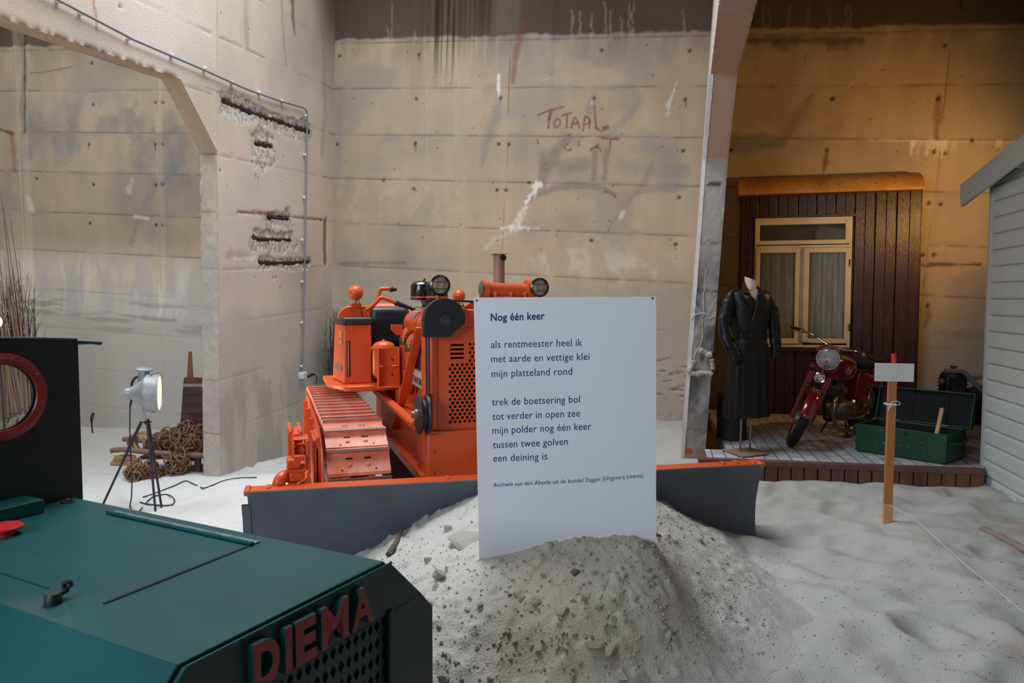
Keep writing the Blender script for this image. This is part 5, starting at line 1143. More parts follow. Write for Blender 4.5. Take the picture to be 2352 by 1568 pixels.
for i in range(ny):
    for j in range(nz):
        y0, y1 = y_a+(y_b-y_a)*i/ny, y_a+(y_b-y_a)*(i+1)/ny; z0, z1 = za+(zb_-za)*j/nz, za+(zb_-za)*(j+1)/nz; cy, cz = (y0+y1)/2, (z0+z1)/2; k = .78
        c_ = [(-.004, y0, z0), (-.004, y1, z0), (-.004, y1, z1), (-.004, y0, z1)]; m_ = [(-.004, cy, z0), (-.004, y1, cz), (-.004, cy, z1), (-.004, y0, cz)]
        d = [(-.004, cy, cz-(cz-z0)*k), (-.004, cy+(y1-cy)*k, cz), (-.004, cy, cz+(z1-cz)*k), (-.004, cy-(cy-y0)*k, cz)]
        d2 = [(p[0]+.003, p[1], p[2]) for p in d]
        vs = c_+d+d2+m_; 
        fs = [(0, 12, 4, 7, 15), (1, 13, 5, 4, 12), (2, 14, 6, 5, 13), (3, 15, 7, 6, 14)]+[(4+i_, 4+(i_+1) % 4, 8+(i_+1) % 4, 8+i_) for i_ in range(4)]
        gl.add(vs, fs, False)
grl = gl.build('grille', M_GRNF, front_plate, smooth=False)
for yy in (y_a+.004, y_b-.004): MB().box((-T-.01, yy-.009, za), (-T+.004, yy+.009, zb_+.01)).build('grille_bead', M_GRNF, front_plate, bevel=.003)
# cast letters, read from the photograph along the front plate
L0 = LO.L(566, 1560, 'x', -T); L1 = LO.L(846, 1420, 'x', -T); LT = LO.L(826, 1345, 'x', -T)
for ch, (pa_, pb_) in {'D': ((567, 0), (628, 0)), 'I': ((641, 0), (657, 0)), 'E': ((665, 0), (713, 0)), 'M': ((725, 0), (788, 0)), 'A': ((796, 0), (846, 0))}.items():
    ya, yb = LO.L(pa_[0], 1450, 'x', -T)[1], LO.L(pb_[0], 1450, 'x', -T)[1]
    v, fs = text_mesh(ch, 1.0, bold=(.05 if ch in 'DIE' else .028), extrude=.5); lo_, hi_ = v[:, 0].min(), v[:, 0].max(); top = v[:, 1].max()
    zt_ = ZL1; zl = ZL0
    vs = [(-T-.020*(1 if p[2] > 0 else 0), ya+(yb-ya)*(p[0]-lo_)/(hi_-lo_), zl+(zt_-zl)*p[1]/top) for p in v]
    m = MB(); 
    for f in fs:
        m.cur = 0 if all(v[i][2] > .4 for i in f) else 1
        m.add([vs[i] for i in f], [tuple(range(len(f)))], False)
    m.build('raised_letter', [M_LRED, M_GRN], front_plate, smooth=False)
# hatch on the hood top with its hinge, gaps and latch
def zt(px, py, dz=0): return lz(px, py, ZT+dz)
hb = [zt(258, 1172), zt(585, 1247), zt(235, 1388), zt(-180, 1290)]
M_GAP = mat('dark_gap', srgb(6, 10, 10), .8)
hat = MB()
g1a, g1b = zt(238, 1387), zt(592, 1246)
MB().bar(g1a+(0, 0, .0008), g1b+(0, 0, .0008), .010, .004).build('hatch_gap', M_GAP, hood)
MB().bar(zt(112, 1352)+(0, 0, .0006), zt(-220, 1245)+(0, 0, .0006), .003, .0025).build('hatch_gap', M_GAP, hood)
ha_, hb_ = zt(248, 1176, .006), zt(578, 1248, .006)
hn = MB().tube([ha_, hb_], .0055, 12).build('hinge', M_GRN, hood)
for t in np.linspace(.08, .92, 6): 
    c = ha_+(hb_-ha_)*t; MB().tube([c-(hb_-ha_)*.06, c+(hb_-ha_)*.055], .0066, 12).build('hinge_knuckle', M_GRN, hn)
u_ = nrm(hb_-ha_); n_ = np.array([-u_[1], u_[0], 0])*sg_
hl_ = MB().hexa([ha_+n_*.004-(0, 0, .006), hb_+n_*.004-(0, 0, .006), hb_+n_*.034-(0, 0, .006), ha_+n_*.034-(0, 0, .006)], [ha_+n_*.004-(0, 0, .001), hb_+n_*.004-(0, 0, .001), hb_+n_*.034-(0, 0, .0025), ha_+n_*.034-(0, 0, .0025)]).build('hinge_leaf', mat('scuffed_green', srgb(104, 134, 130), .3, var=.5, scale=14, bump=.5, bscale=25), hn)
for e in (ha_, hb_): MB().sphere(e+(0, 0, .001), .007, 12, 8, sc=(1, 1, .9)).build('hinge_end', M_CAB, hn)
c = zt(123, 1385); lt = MB().lathe(c, (0, 0, 1), [(.021, 0), (.021, .004), (.019, .022), (.016, .026), (0, .027)], 20).build('latch', M_CAB, hood)
e1 = zt(155, 1352, .02); MB().bar(c+(0, 0, .016), e1, .016, .012).build('latch_bar', M_CAB, lt, bevel=.003)
MB().torus(e1+(0, 0, .012), nrm([.6, -.5, .1]), .0075, .0055, 16, 8).build('latch_eye', M_CAB, lt)
c = zt(155, 1153); MB().torus(c+(0, 0, .002), (0, 0, 1), .020, .004, 20, 8).sphere(c+(0, 0, .004), .012, 12, 8).build('filler_ring', M_CAB, hood)
# flat box and round red cap near the cab
bt = zt(0, 1104, .055); a = lz(103, 1143, ZT+.055); b = lz(103, 1168, ZT+.0); 
p1 = lz(103, 1145, ZT+.05); p2 = lz(20, 1110, ZT+.05)
d1 = np.array([0, sg_, 0.]); x_r = p1[0]
bx = MB().box((p1[0], min(p1[1]-.0, p1[1]+sg_*.5), ZT), (p1[0]+.16, max(p1[1], p1[1]+sg_*.5), ZT+.05)).build('top_cover', M_GRN, lo, bevel=.006)
c = lz(8, 1196, ZT+.045); cp_ = MB().lathe((c[0], c[1], ZT), (0, 0, 1), [(.03, 0), (.03, .016), (.050, .018), (.055, .021), (.055, .027), (.051, .031), (0, .034)], 30).build('red_cap', M_CAP, lo)
# cab sheet with porthole
XC = HL; cabw = lz(188, 1138, ZT)
XC = cabw[0]; yr = cabw[1]
tr2 = LO.L(170, 780, 'x', XC); tl2 = LO.L(0, 762, 'x', XC)
pc = LO.L(0, 912, 'x', XC); R_o = .166; R_i = .122
rr = LO.L(105, 910, 'x', XC); R_o = abs(rr[1]-pc[1]); ri = LO.L(78, 910, 'x', XC); R_i = abs(ri[1]-pc[1])
yl = yr+sg_*1.0
zc_top = tr2[2]
# sheet with round hole: ring of quads from hole to outline
N_ = 48; ring = [(XC, pc[1]+R_i*math.cos(2*PI*k/N_), pc[2]+R_i*math.sin(2*PI*k/N_)) for k in range(N_)]
zb_c = .25; z_top_far = tr2[2]; slope = (tl2[2]-tr2[2])/(tl2[1]-tr2[1]) if abs(tl2[1]-tr2[1]) > 1e-6 else 0
def outer_pt(k):
    a = 2*PI*k/N_; dy, dz2 = math.cos(a), math.sin(a); ts = []
    for lim, d, c_ in ((yr, dy, pc[1]), (yl, dy, pc[1]), (zb_c, dz2, pc[2])):
        if abs(d) > 1e-9 and (lim-c_)/d > 0: ts.append((lim-c_)/d)
    ztop = lambda y: z_top_far+.02*(1-((y-(yr+yl)/2)/((yr-yl)/2))**2)
    t = min(ts) if ts else 9
    zt2 = ztop(pc[1]+dy*min(t, 9))
    if dz2 > 0: 
        for _ in range(6):
            t2 = (zt2-pc[2])/dz2; zt2 = ztop(pc[1]+dy*min(t2, t))
        t = min(t, (zt2-pc[2])/dz2)
    return (XC, pc[1]+dy*t, pc[2]+dz2*t)
out = [outer_pt(k) for k in range(N_)]
# add the exact corners by snapping the nearest outline point
for cy, cz in ((yr, zb_c), (yl, zb_c), (yr, z_top_far), (yl, z_top_far)):
    k = min(range(N_), key=lambda i: (out[i][1]-cy)**2+(out[i][2]-cz)**2); out[k] = (XC, cy, cz)
ml = MB(); th = .006
sh = lambda P_, d: [(p[0]+d, p[1], p[2]) for p in P_]
for d in (0, th): ml.add(sh(ring, d)+sh(out, d), [(k, (k+1) % N_, N_+(k+1) % N_, N_+k) for k in range(N_)], False)
ml.add(sh(ring, 0)+sh(ring, th), [(k, (k+1) % N_, N_+(k+1) % N_, N_+k) for k in range(N_)]); ml.add(sh(out, 0)+sh(out, th), [(k, (k+1) % N_, N_+(k+1) % N_, N_+k) for k in range(N_)], False)
cab = ml.build('cab_front', M_CAB, lo, smooth=False)
MB().tube([(XC, y, z) for _, y, z in [p for p in out if p[2] > z_top_far-.005]], .006, 8).build('cab_rim', M_CAB, cab)
pr = MB().lathe((XC-.012, pc[1], pc[2]), (1, 0, 0), [(R_i, 0), (R_i+.004, -.006), ((R_i+R_o)/2, -.012), (R_o-.004, -.006), (R_o, .004), (R_o, .014), (R_i, .014)], 56, caps=False).build('porthole_frame', M_PORT, cab)
for k in range(8): a = 2*PI*(k+.3)/8; MB().sphere((XC-.022, pc[1]+(R_i+R_o)/2*math.cos(a), pc[2]+(R_i+R_o)/2*math.sin(a)), .006, 10, 6).build('porthole_bolt', M_PORT, pr)
MB().cyl((XC+.002, pc[1], pc[2]), (XC+.005, pc[1], pc[2]), R_i+.003, n=48).build('pane', glass('dusty_glass', (.9, .88, .86), .08, .10), pr)
# side sheet of the open cab, window handle, underframe, wheels
MB().box((XC, min(yr, yr-sg_*.004), .25), (XC+.02, max(yr, yr-sg_*.004), z_top_far-.01)).build('cab_side', M_CAB, lo)
a, b = LO.L(170, 783, 'x', XC+.02), LO.L(232, 788, 'x', XC+.02)
hm = MB().tube([a, (a+b)/2, b], [.004, .006, .008], 10).build('cab_handle', M_GRN, lo)
MB().hexa([a-(0, 0, .014), b-(0, 0, .003), b-(0, .003, .003), a-(0, .003, .014)], [a, b, b-(0, .003, 0), a-(0, .003, 0)]).build('handle_plate', mat('pale_green_steel', srgb(120, 136, 138), .4, var=.2), hm)
MB().box((-.05, min(far, near), .08), (2.2, max(far, near), .24)).build('underframe', M_CAB, lo, bevel=.01)
for x in (.35, 1.35):
    for y in (far+sg_*.14, near-sg_*.14): MB().lathe((x, y-.04, .11), (0, 1, 0), [(.03, 0), (.16, .002), (.19, .01), (.19, .025), (.165, .03), (.16, .08), (.03, .08)], 32).build('wheel', M_CAB, lo)
M_BULB = mat('lit_bulb', (1, .8, .5), .4, emit=(1.0, .74, .42, 8))
# =================================================================== right bay: paved deck, cottage front, coat, motorcycle, chest, shed
ZP = .294
FLc, FRc = atZ(1610, 1052, ZP), atZ(2256, 1077, ZP); PLF = Frame(FLc, math.atan2(FRc[1]-FLc[1], FRc[0]-FLc[0])); PLEN = np.linalg.norm(FRc-FLc)
M_TIMB = mat('brown_deck_timber', srgb(104, 70, 62), .6, var=.25, scale=4, stretch=(1, 6, 6), bump=.3, bscale=25)
M_TIMR = mat('red_brown_plank', srgb(118, 74, 50), .65, var=.3, scale=3, stretch=(4, 4, .7), bump=.3, bscale=25, col2=srgb(92, 56, 44), mix_scale=2)
def paver_mat():
    m = mat('pavers', srgb(150, 152, 158), .85, var=.2, scale=10, bump=.3, bscale=50); nt = m.node_tree; N = nt.nodes; K = nt.links; b = N['Principled BSDF']
    tc = N.new('ShaderNodeTexCoord'); mp = N.new('ShaderNodeMapping'); mp.inputs['Rotation'].default_value = (0, 0, PI/2); K.new(tc.outputs['Object'], mp.inputs[0])
    br = N.new('ShaderNodeTexBrick'); br.inputs['Scale'].default_value = 1; br.inputs['Brick Width'].default_value = .21; br.inputs['Row Height'].default_value = .105; br.inputs['Mortar Size'].default_value = .004; br.inputs['Mortar Smooth'].default_value = .3
    br.inputs['Color1'].default_value = (*srgb(186, 188, 192), 1); br.inputs['Color2'].default_value = (*srgb(156, 156, 158), 1); br.inputs['Mortar'].default_value = (*srgb(60, 56, 52), 1)
    K.new(mp.outputs[0], br.inputs[0]); mx = N.new('ShaderNodeMix'); mx.data_type = 'RGBA'; mx.blend_type = 'MULTIPLY'; mx.inputs['Factor'].default_value = 1
    no = N.new('ShaderNodeTexNoise'); no.inputs['Scale'].default_value = 7; no.inputs['Detail'].default_value = 6; K.new(tc.outputs['Object'], no.inputs[0]); mr = N.new('ShaderNodeMapRange'); mr.inputs['To Min'].default_value = .7; mr.inputs['To Max'].default_value = 1.25; K.new(no.outputs['Fac'], mr.inputs['Value'])
    K.new(br.outputs['Color'], mx.inputs['A']); K.new(mr.outputs[0], mx.inputs['B']); K.new(mx.outputs['Result'], b.inputs['Base Color'])
    bu = N.new('ShaderNodeBump'); bu.inputs['Strength'].default_value = .6; bu.inputs['Distance'].default_value = .01; bu.invert = True; K.new(br.outputs['Fac'], bu.inputs['Height']); K.new(bu.outputs[0], b.inputs['Normal']); return m
pl = thing('paved_deck', 'low paved deck edged with brown planks at the right, under the motorcycle', 'deck', (PLF.O[0], PLF.O[1], 0), PLF.yaw)
bk_l = .42; xr = PLEN+.02
def to_wall(x):
    y = .5
    while Binv(PLF.W((x, y, 0)))[1] < -.06: y += .02
    return y
poly = [(.05, .05), (xr, .05), (xr+.55, .75), (xr+.6, to_wall(xr+.6)), (.25, to_wall(.25)), (.25, bk_l), (.05, bk_l)]
MB().prism(poly, (0, 0, .0), (1, 0, 0), (0, 1, 0), (0, 0, 1), ZP-.004).build('paving', paver_mat(), pl)
MB().box((-.015, -.015, ZP-.045), (xr, .055, ZP)).build('edge_board', M_TIMB, pl, bevel=.004)
MB().box((-.015, .055, ZP-.045), (.055, bk_l, ZP)).build('edge_board', M_TIMB, pl, bevel=.004)
x = 0; k = 0
while x < xr-.02:
    w = min(.098, xr-x); MB().box((x+.003, .0, .02), (x+w-.003, .03, ZP-.045)).build('fascia_plank', M_TIMR, pl, bevel=.002); x += .102; k += 1
MB().box((-.001, .03, .0), (.03, .16, ZP-.045)).build('fascia_plank', M_TIMR, pl, bevel=.002); MB().box((-.001, .165, .0), (.03, bk_l, ZP-.045)).build('fascia_plank', M_TIMR, pl, bevel=.002)
q0 = Binv(on_plane(1567, 1037, Bw(0, JAMB, 0), BD)); q1 = Binv(on_plane(1590, 1032, Bw(0, JAMB, 0), BD))
o = MB().box((q0[0], JAMB-.004, q0[2]-.012), (q1[0], JAMB-.001, q1[2]+.008)).build('orange_mark', M_OR); o.parent = wr
# ---------------------------------------------------------------- cottage front
fy = Binv(atY(1910, 700, 8.0)); P0 = Bw(bwall(1700, 700)[0], -.50, 0)
M_BRN = mat('dark_brown_boards', srgb(54, 25, 21), .32, var=.25, scale=4, stretch=(6, 6, .8), bump=.35, bscale=30, rvar=.12)
M_CREAM = mat('cream_paint', srgb(206, 196, 168), .5, var=.10, scale=8, bump=.1, bscale=40, col2=srgb(190, 172, 136), mix_scale=4)
M_OCHRE = mat('ochre_roof', srgb(190, 134, 58), .55, var=.15, scale=5, col2=srgb(160, 104, 44), mix_scale=3)
CT = Frame(np.array([P0[0], P0[1], 0]), math.atan2(BR[1], BR[0]))
CT = Frame(CT.W(np.array([CT.L(1699, 700, 'y', 0)[0], 0, 0])), CT.yaw)
c_ = lambda px, py, y=0.: CT.L(px, py, 'y', y)
XR = c_(2112, 700)[0]; ZE = c_(1900, 441)[2]
ct = thing('cottage_front', 'dark brown board cottage front with a cream curtained window and ochre roof edge', 'cottage', CT.O, CT.yaw)
W0, W1 = c_(1729, 795), c_(1958, 497); wx0, wx1, wz0, wz1 = W0[0], W1[0], W0[2], W1[2]
edges = [0]+[c_(p, 600)[0] for p in (1741, 1785, 1831, 1873, 1917, 1961, 2008, 2057)]+[XR]
def plank(x0, x1, z0, z1):
    m = MB().box((x0+.005, 0, z0), (x1-.004, .03, z1)); xm = (x0+x1)/2; m.box((xm+.002, -.008, z0), (x1-.014, .005, z1)); m.build('board', M_BRN, ct, bevel=.004)
for i in range(len(edges)-1):
    x0, x1 = edges[i], edges[i+1]
    if x1 <= wx0+.02 or x0 >= wx1-.02: plank(x0, x1, ZP, ZE+.1)
    else:
        plank(x0, x1, wz1, ZE+.1); plank(x0, x1, ZP, wz0)
        if x0 < wx0-.02: plank(x0, wx0, wz0, wz1)
        if x1 > wx1+.02: plank(wx1, x1, wz0, wz1)
o = MB().box((0, .03, ZP), (wx0, .05, ZE)).box((wx1, .03, ZP), (XR, .05, ZE)).box((wx0, .03, wz1), (wx1, .05, ZE)).box((wx0, .03, ZP), (wx1, .05, wz0)).build('backing', mat('dark_backing', srgb(24, 14, 12), .9), ct)
MB().box((XR-.03, .0, ZP), (XR, .42, ZE)).build('side_wall', M_BRN, ct, bevel=.003); MB().box((0, .03, ZP), (.03, .42, ZE)).build('side_wall', M_BRN, ct, bevel=.003)
MB().box((wx0-.02, -.05, wz0-.05), (wx1+.02, .02, wz0-.012)).build('window_sill', M_BRN, ct, bevel=.004); MB().box((wx0-.01, -.03, wz1+.0), (wx1+.03, .02, wz1+.03)).build('drip_board', M_BRN, ct, bevel=.003)
def frame_mb(x0, z0, x1, z1, w, y0, y1):
    return MB().box((x0, y0, z0), (x0+w, y1, z1)).box((x1-w, y0, z0), (x1, y1, z1)).box((x0+w, y0, z0), (x1-w, y1, z0+w)).box((x0+w, y0, z1-w), (x1-w, y1, z1))
wf = frame_mb(wx0, wz0, wx1, wz1, .026, -.02, .05); zt_ = c_(1850, 566)[2]; wf.box((wx0, -.022, zt_-.014), (wx1, .05, zt_+.014)); xm = c_(1840, 680)[0]; wf.box((xm-.03, .0, wz0), (xm+.03, .03, zt_))
wfo = wf.build('window_frame', M_CREAM, ct, bevel=.004)
gls = glass('window_glass', (.88, .86, .82), .03, .03)
def sash(px0, py0, px1, py1, gx0, gy0, gx1, gy1, name):
    a, b = c_(px0, py1, -.03), c_(px1, py0, -.03); g0, g1 = c_(gx0, gy1, -.03), c_(gx1, gy0, -.03)
    m = MB().box((a[0], -.03, a[2]), (g0[0], .02, b[2])).box((g1[0], -.03, a[2]), (b[0], .02, b[2])).box((g0[0], -.03, a[2]), (g1[0], .02, g0[2])).box((g0[0], -.03, g1[2]), (g1[0], .02, b[2]))
    o = m.build(name, M_CREAM, ct, bevel=.004); MB().box((g0[0]-.004, -.006, g0[2]-.004), (g1[0]+.004, -.003, g1[2]+.004)).build('pane', gls, o); return o, g0, g1
s1, _, _ = sash(1734, 502, 1954, 562, 1745, 513, 1943, 553, 'transom_light')
s2, a2, b2 = sash(1733, 569, 1838, 788, 1743, 580, 1828, 776, 'casement'); s3, a3, b3 = sash(1842, 568, 1952, 787, 1855, 579, 1943, 777, 'casement')
for px, py, s_ in ((1730, 605, s2), (1952, 603, s3), (1951, 752, s3)): q = c_(px, py, -.034); MB().cyl(q+(0, 0, -.04), q+(0, 0, .04), .007, n=10).build('hinge', M_CAB, s_)
q = c_(1840, 786, -.035); MB().bar(q, q+(.10, 0, -.004), .008, .012).build('window_catch', M_CAB, s2)
M_CURT = mat('net_curtain', srgb(232, 222, 190), .9, var=.2, scale=5, stretch=(6, 1, .6), col2=srgb(206, 182, 136), mix_scale=2.4)
for a, b, seed, nm in ((a2, b2, 1, 'curtain'), (a3, b3, 5, 'curtain')):
    X = np.linspace(a[0]-.02, b[0]+.02, 110); Z = np.linspace(a[2]-.02, b[2]+.02, 26); G = []
    for xx in X:
        t = (xx-a[0])/(b[0]-a[0]); r = []
        for z in Z:
            h = (z-a[2])/(b[2]-a[2]); sh = .10*math.sin(seed+3*t)*(1-h)**2; y = .044+.022*math.sin((t+sh*.6)*38+seed)+.016*math.sin((t+sh)*17+seed*2.3)+.008*math.sin(t*83)
            r.append((xx+sh*.05, y, z))
        G.append(r)
    MB().grid(G).build(nm, M_CURT, ct)
q = c_(1860, 540, .35); MB().box((.04, .40, 1.0), (XR-.04, .42, ZE)).build('inner_lining', mat('brown_lining', srgb(96, 66, 34), .8), ct)
g0, g1 = c_(1745, 553, .2), c_(1868, 513, .2); MB().box((g0[0]-.1, .2, g0[2]-.1), (g1[0], .215, g1[2]+.1)).build('inner_blind', mat('ochre_blind', srgb(150, 104, 44), .8, var=.2), ct)
# the curved roof edge
xl_, xr_ = c_(1697, 440, -.16)[0], c_(2124, 436, -.16)[0]; zl = c_(1900, 441, -.16)[2]; zt2 = c_(1900, 411, .05)[2]
arc = [(-.16, zl), (-.16, zl+.03)]+[(-.155+.40*(1-math.cos(a)), zl+.03+(zt2-zl+.03)*math.sin(a)) for a in np.linspace(.08, PI/2, 12)]+[(.45, zt2+.06), (.45, zl)]
MB().prism(arc, (xl_, 0, 0), (0, 1, 0), (0, 0, 1), (1, 0, 0), xr_-xl_).build('roof_edge', M_OCHRE, ct)
MB().box((xl_, -.166, zl-.002), (xr_, -.158, zl+.026)).build('roof_lip', M_OCHRE, ct)
for j, a in enumerate((.25, .62)):
    for k in range(10):
        xx = xl_+(xr_-xl_)*(.05+.1*k)+(.02 if j else 0); MB().sphere((xx, -.155+.40*(1-math.cos(a)), zl+.03+(zt2-zl+.03)*math.sin(a)), .009, 8, 6, sc=(1, .5, .7)).build('roof_nail', mat('rusty_nail', srgb(92, 62, 32), .7), ct)
# ---------------------------------------------------------------- mannequin in a black leather coat
mo = atZ(1713, 1036, ZP); MNY = rad(18); MN = Frame(mo, MNY)
M_LEA = mat('black_leather', srgb(20, 18, 20), .42, var=.25, scale=7, bump=.5, bscale=18, rvar=.12, spec=.3)
M_SKIN = mat('mannequin_plastic', srgb(214, 186, 166), .45, var=.03)
mn = thing('mannequin', 'headless mannequin in a long belted black leather coat, beside the motorcycle', 'mannequin', MN.O, MN.yaw)
m_ = lambda px, py, y=0.: MN.L(px, py, 'y', y)
pb = [atZ(x, y, ZP+.012) for x, y in ((1658, 1031), (1706, 1048), (1766, 1041), (1722, 1026))]; pb = [MN.loc(p) for p in pb]
MB().hexa([p-(0, 0, .012) for p in pb], pb).build('base_plate', mat('plywood_base', srgb(136, 108, 84), .7, var=.15), mn, bevel=.002)
for px0, px1, py in ((1700, 1702, 1036), (1722, 1725, 1033)):
    a = MN.loc(atZ(px0, py, ZP+.012)); b = a+np.array([.008, 0, .36]); MB().cyl(a, b, .0095, n=12).build('pole', M_STEEL, mn)
zh = m_(1715, 955)[2]; zw = m_(1715, 772)[2]; zs_ = m_(1715, 672)[2]; zn = m_(1725, 640)[2]
# rings: z, half width, half depth, centre x, fold amount
ctr = m_(1722, 700)[0]
R_ = [(zh, .190, .135, -.012, .9), (zh+.10, .187, .130, -.010, .9), (zh+.25, .183, .125, -.008, .75), (zh+.42, .178, .122, -.004, .55), (zw-.10, .172, .118, 0, .35), (zw-.03, .152, .108, .004, .2), (zw, .146, .104, .004, .1), (zw+.04, .150, .107, .004, .15), (zw+.14, .168, .118, .002, .2), (zs_-.12, .182, .122, 0, .15), (zs_-.05, .190, .112, 0, .1), (zs_-.0, .178, .092, 0, .05), (zs_+.018, .130, .078, .004, 0), (zs_+.026, .088, .066, .008, 0)]
N_ = 72; G = []
Zs = np.linspace(0, len(R_)-1, 70)
for t in Zs:
    i = min(int(t), len(R_)-2); f = t-i; f = f*f*(3-2*f) if False else f
    z, a, b, cx, fo = [R_[i][k]*(1-f)+R_[i+1][k]*f for k in range(5)]; ring = []
    for k in range(N_):
        th = 2*PI*k/N_; c, s_ = math.cos(th), math.sin(th); e = .82
        rx = a*abs(c)**e*(1 if c >= 0 else -1); ry = b*abs(s_)**e*(1 if s_ >= 0 else -1)
        fold = 1+fo*(.055*math.sin(th*7+z*1.5)+.035*math.sin(th*13+2+z*3))+.015*math.sin(z*26+th*3)*(1-fo)
        # inverted pleat down the front skirt
        ring.append((ctr+cx+rx*fold, ry*fold-(.0 if s_ > 0 else .0), z))
    G.append(ring+[ring[0]])
coat = MB().grid(G); G2 = [[((p[0]-ctr)*.95+ctr, p[1]*.95, p[2]+.002) for p in r] for r in G[:12]]; coat.grid(G2).grid([G[0], G2[0]])
coat_o = coat.build('coat', M_LEA, mn, ang=80)
def sleeve(pts, rad_, flat=.8):
    c = catmull(pts, 7); n = len(c); g = []
    for i, p in enumerate(c):
        t = nrm(c[min(i+1, n-1)]-c[max(i-1, 0)]); u = nrm(np.cross(t, [0, 1, 0])); v = np.cross(t, u); k = i/(n-1)*(len(rad_)-1); j = min(int(k), len(rad_)-2); r = rad_[j]*(1-(k-j))+rad_[j+1]*(k-j)
        g.append([p+(u*math.cos(a)+v*math.sin(a)*flat)*r*(1+.05*math.sin(a*3+i*.9)+.04*math.sin(i*1.7)) for a in np.linspace(0, 2*PI, 25)])
    return MB().grid(g)
sl = [m_(1698, 668, -.0), m_(1682, 680, -.0), m_(1673, 705, -.0), m_(1665, 745, -.02), m_(1673, 785, -.06), m_(1686, 812, -.09), m_(1691, 829, -.10)]
so = sleeve(sl, [.03, .050, .062, .062, .056, .051, .047]).build('sleeve', M_LEA, mn, ang=80)
sleeve([m_(1684, 806, -.09), m_(1689, 820, -.10), m_(1692, 830, -.10)], [.055, .054, .054]).build('cuff', M_LEA, so, ang=80)
sl = [m_(1750, 672, .0), m_(1765, 684, .0), m_(1774, 715, .0), m_(1778, 755, .0), m_(1781, 790, -.01), m_(1782, 822, -.02)]
so2 = sleeve(sl, [.03, .048, .056, .055, .050, .044]).build('sleeve', M_LEA, mn, ang=80)
# belt, collar, lapels, buttons
bl_ = MB(); bl_.grid([[(ctr+.004+(.152)*math.copysign(abs(math.cos(a))**.82, math.cos(a)), .112*math.copysign(abs(math.sin(a))**.82, math.sin(a)), z) for a in np.linspace(0, 2*PI, 60)] for z in (zw-.024, zw-.02, zw+.02, zw+.024)])
blo = bl_.build('belt', M_LEA, mn, ang=60)
q = m_(1715, 771, -.118); MB().box((q[0]-.055, q[1]-.004, q[2]-.024), (q[0]+.055, q[1]+.008, q[2]+.024)).build('belt_end', M_LEA, blo, bevel=.006)
M_LEAS = mat('polished_leather', srgb(26, 25, 29), .30, var=.2, scale=8, bump=.25, bscale=25)
def flap(pts, y0, y1, name, t=.008, m=None):
    """a leather flap: polygon read from the photo, bent back from the chest towards the neck"""
    P_ = [m_(px, py, y0+(y1-y0)*k) for px, py, k in pts]; n = len(P_)
    c = sum(P_)/n; mb = MB(); mb.add(P_+[p+(0, t, 0) for p in P_], [tuple(range(n)), tuple(range(2*n-1, n-1, -1))]+[(i, (i+1) % n, n+(i+1) % n, n+i) for i in range(n)]); return mb.build(name, m or M_LEAS, mn, bevel=.003)
Z = lambda zx, zy, k: (1600+zx/5.2275, 560+zy/5.2275, k)
flap([Z(548, 486, .35), Z(578, 440, .9), Z(600, 500, .7), Z(640, 600, .3), Z(664, 622, .1), Z(596, 668, 0), Z(570, 640, .05)], -.128, -.03, 'collar')
flap([Z(718, 510, .9), Z(735, 500, .9), Z(800, 560, .3), Z(815, 600, 0), Z(770, 615, .0), Z(735, 600, .2), Z(722, 560, .5)], -.130, -.03, 'collar')
flap([Z(592, 682, 0), Z(664, 628, .1), Z(716, 676, .1), Z(712, 740, 0), Z(690, 800, 0), Z(640, 750, 0)], -.134, -.09, 'lapel', m=M_LEA)
flap([Z(722, 640, .1), Z(742, 606, .15), Z(812, 614, .0), Z(838, 640, 0), Z(832, 705, 0), Z(760, 810, 0), Z(672, 912, 0), Z(700, 800, 0), Z(720, 720, 0)], -.138, -.09, 'lapel', m=M_LEA)
MB().tube([m_(*Z(728, 640, 0)[:2], -.142), m_(*Z(722, 720, 0)[:2], -.146), m_(*Z(700, 810, 0)[:2], -.146), m_(*Z(672, 912, 0)[:2], -.142)], .0025, 6).build('lapel_edge', mat('scuffed_edge', srgb(80, 78, 76), .45), mn)
for zx, zy in ((806, 940), (800, 1030), (690, 1200)): q = m_(*Z(zx, zy, 0)[:2], -.128); MB().lathe(q, (0, -1, 0), [(.011, 0), (.011, .003), (.004, .004), (0, .003)], 14).build('button', M_LEA, mn)
na, nb = m_(1726, 700, -.02), m_(1724, 640, -.01)
nk = MB(); ctn = m_(1727, 690, -.035)
g = []
for t, a, b, tilt in ((0, .075, .05, 0), (.25, .060, .045, 0), (.5, .052, .045, 0), (.8, .051, .046, .2), (1., .052, .047, .42)):
    c = na*(1-t)+nb*t; g.append([c+(a*math.cos(x_), b*math.sin(x_), -tilt*a*math.cos(x_)*.75+tilt*.5*b*math.sin(x_)) for x_ in np.linspace(0, 2*PI, 29)])
nk.grid(g); nk.add(g[-1][:-1], [tuple(range(28))])
nk.build('neck', M_SKIN, mn, ang=50)
MB().add([m_(*Z(x, y, 0)[:2], -.120) for x, y in ((630, 560), (735, 540), (722, 620), (716, 690), (670, 640))], [(0, 1, 2, 3, 4)]).build('chest', M_SKIN, mn)
# ---------------------------------------------------------------- dark drum behind the mannequin
bo = atZ(1690, 1012, ZP)+(0, .14, 0)
br_ = MB().lathe((0, 0, 0), (0, 0, 1), [(.13, 0), (.142, .004), (.142, .02), (.136, .03), (.136, .19), (.142, .20), (.136, .21), (.136, .40), (.142, .41), (.142, .43), (.132, .43), (.13, .42), (0, .42)], 36).build('steel_drum', mat('dark_green_drum', srgb(28, 34, 26), .6, var=.2), loc=(bo[0]-.0, bo[1], ZP)); tag(br_, 'dark green steel drum half hidden behind the leather coat', 'drum')
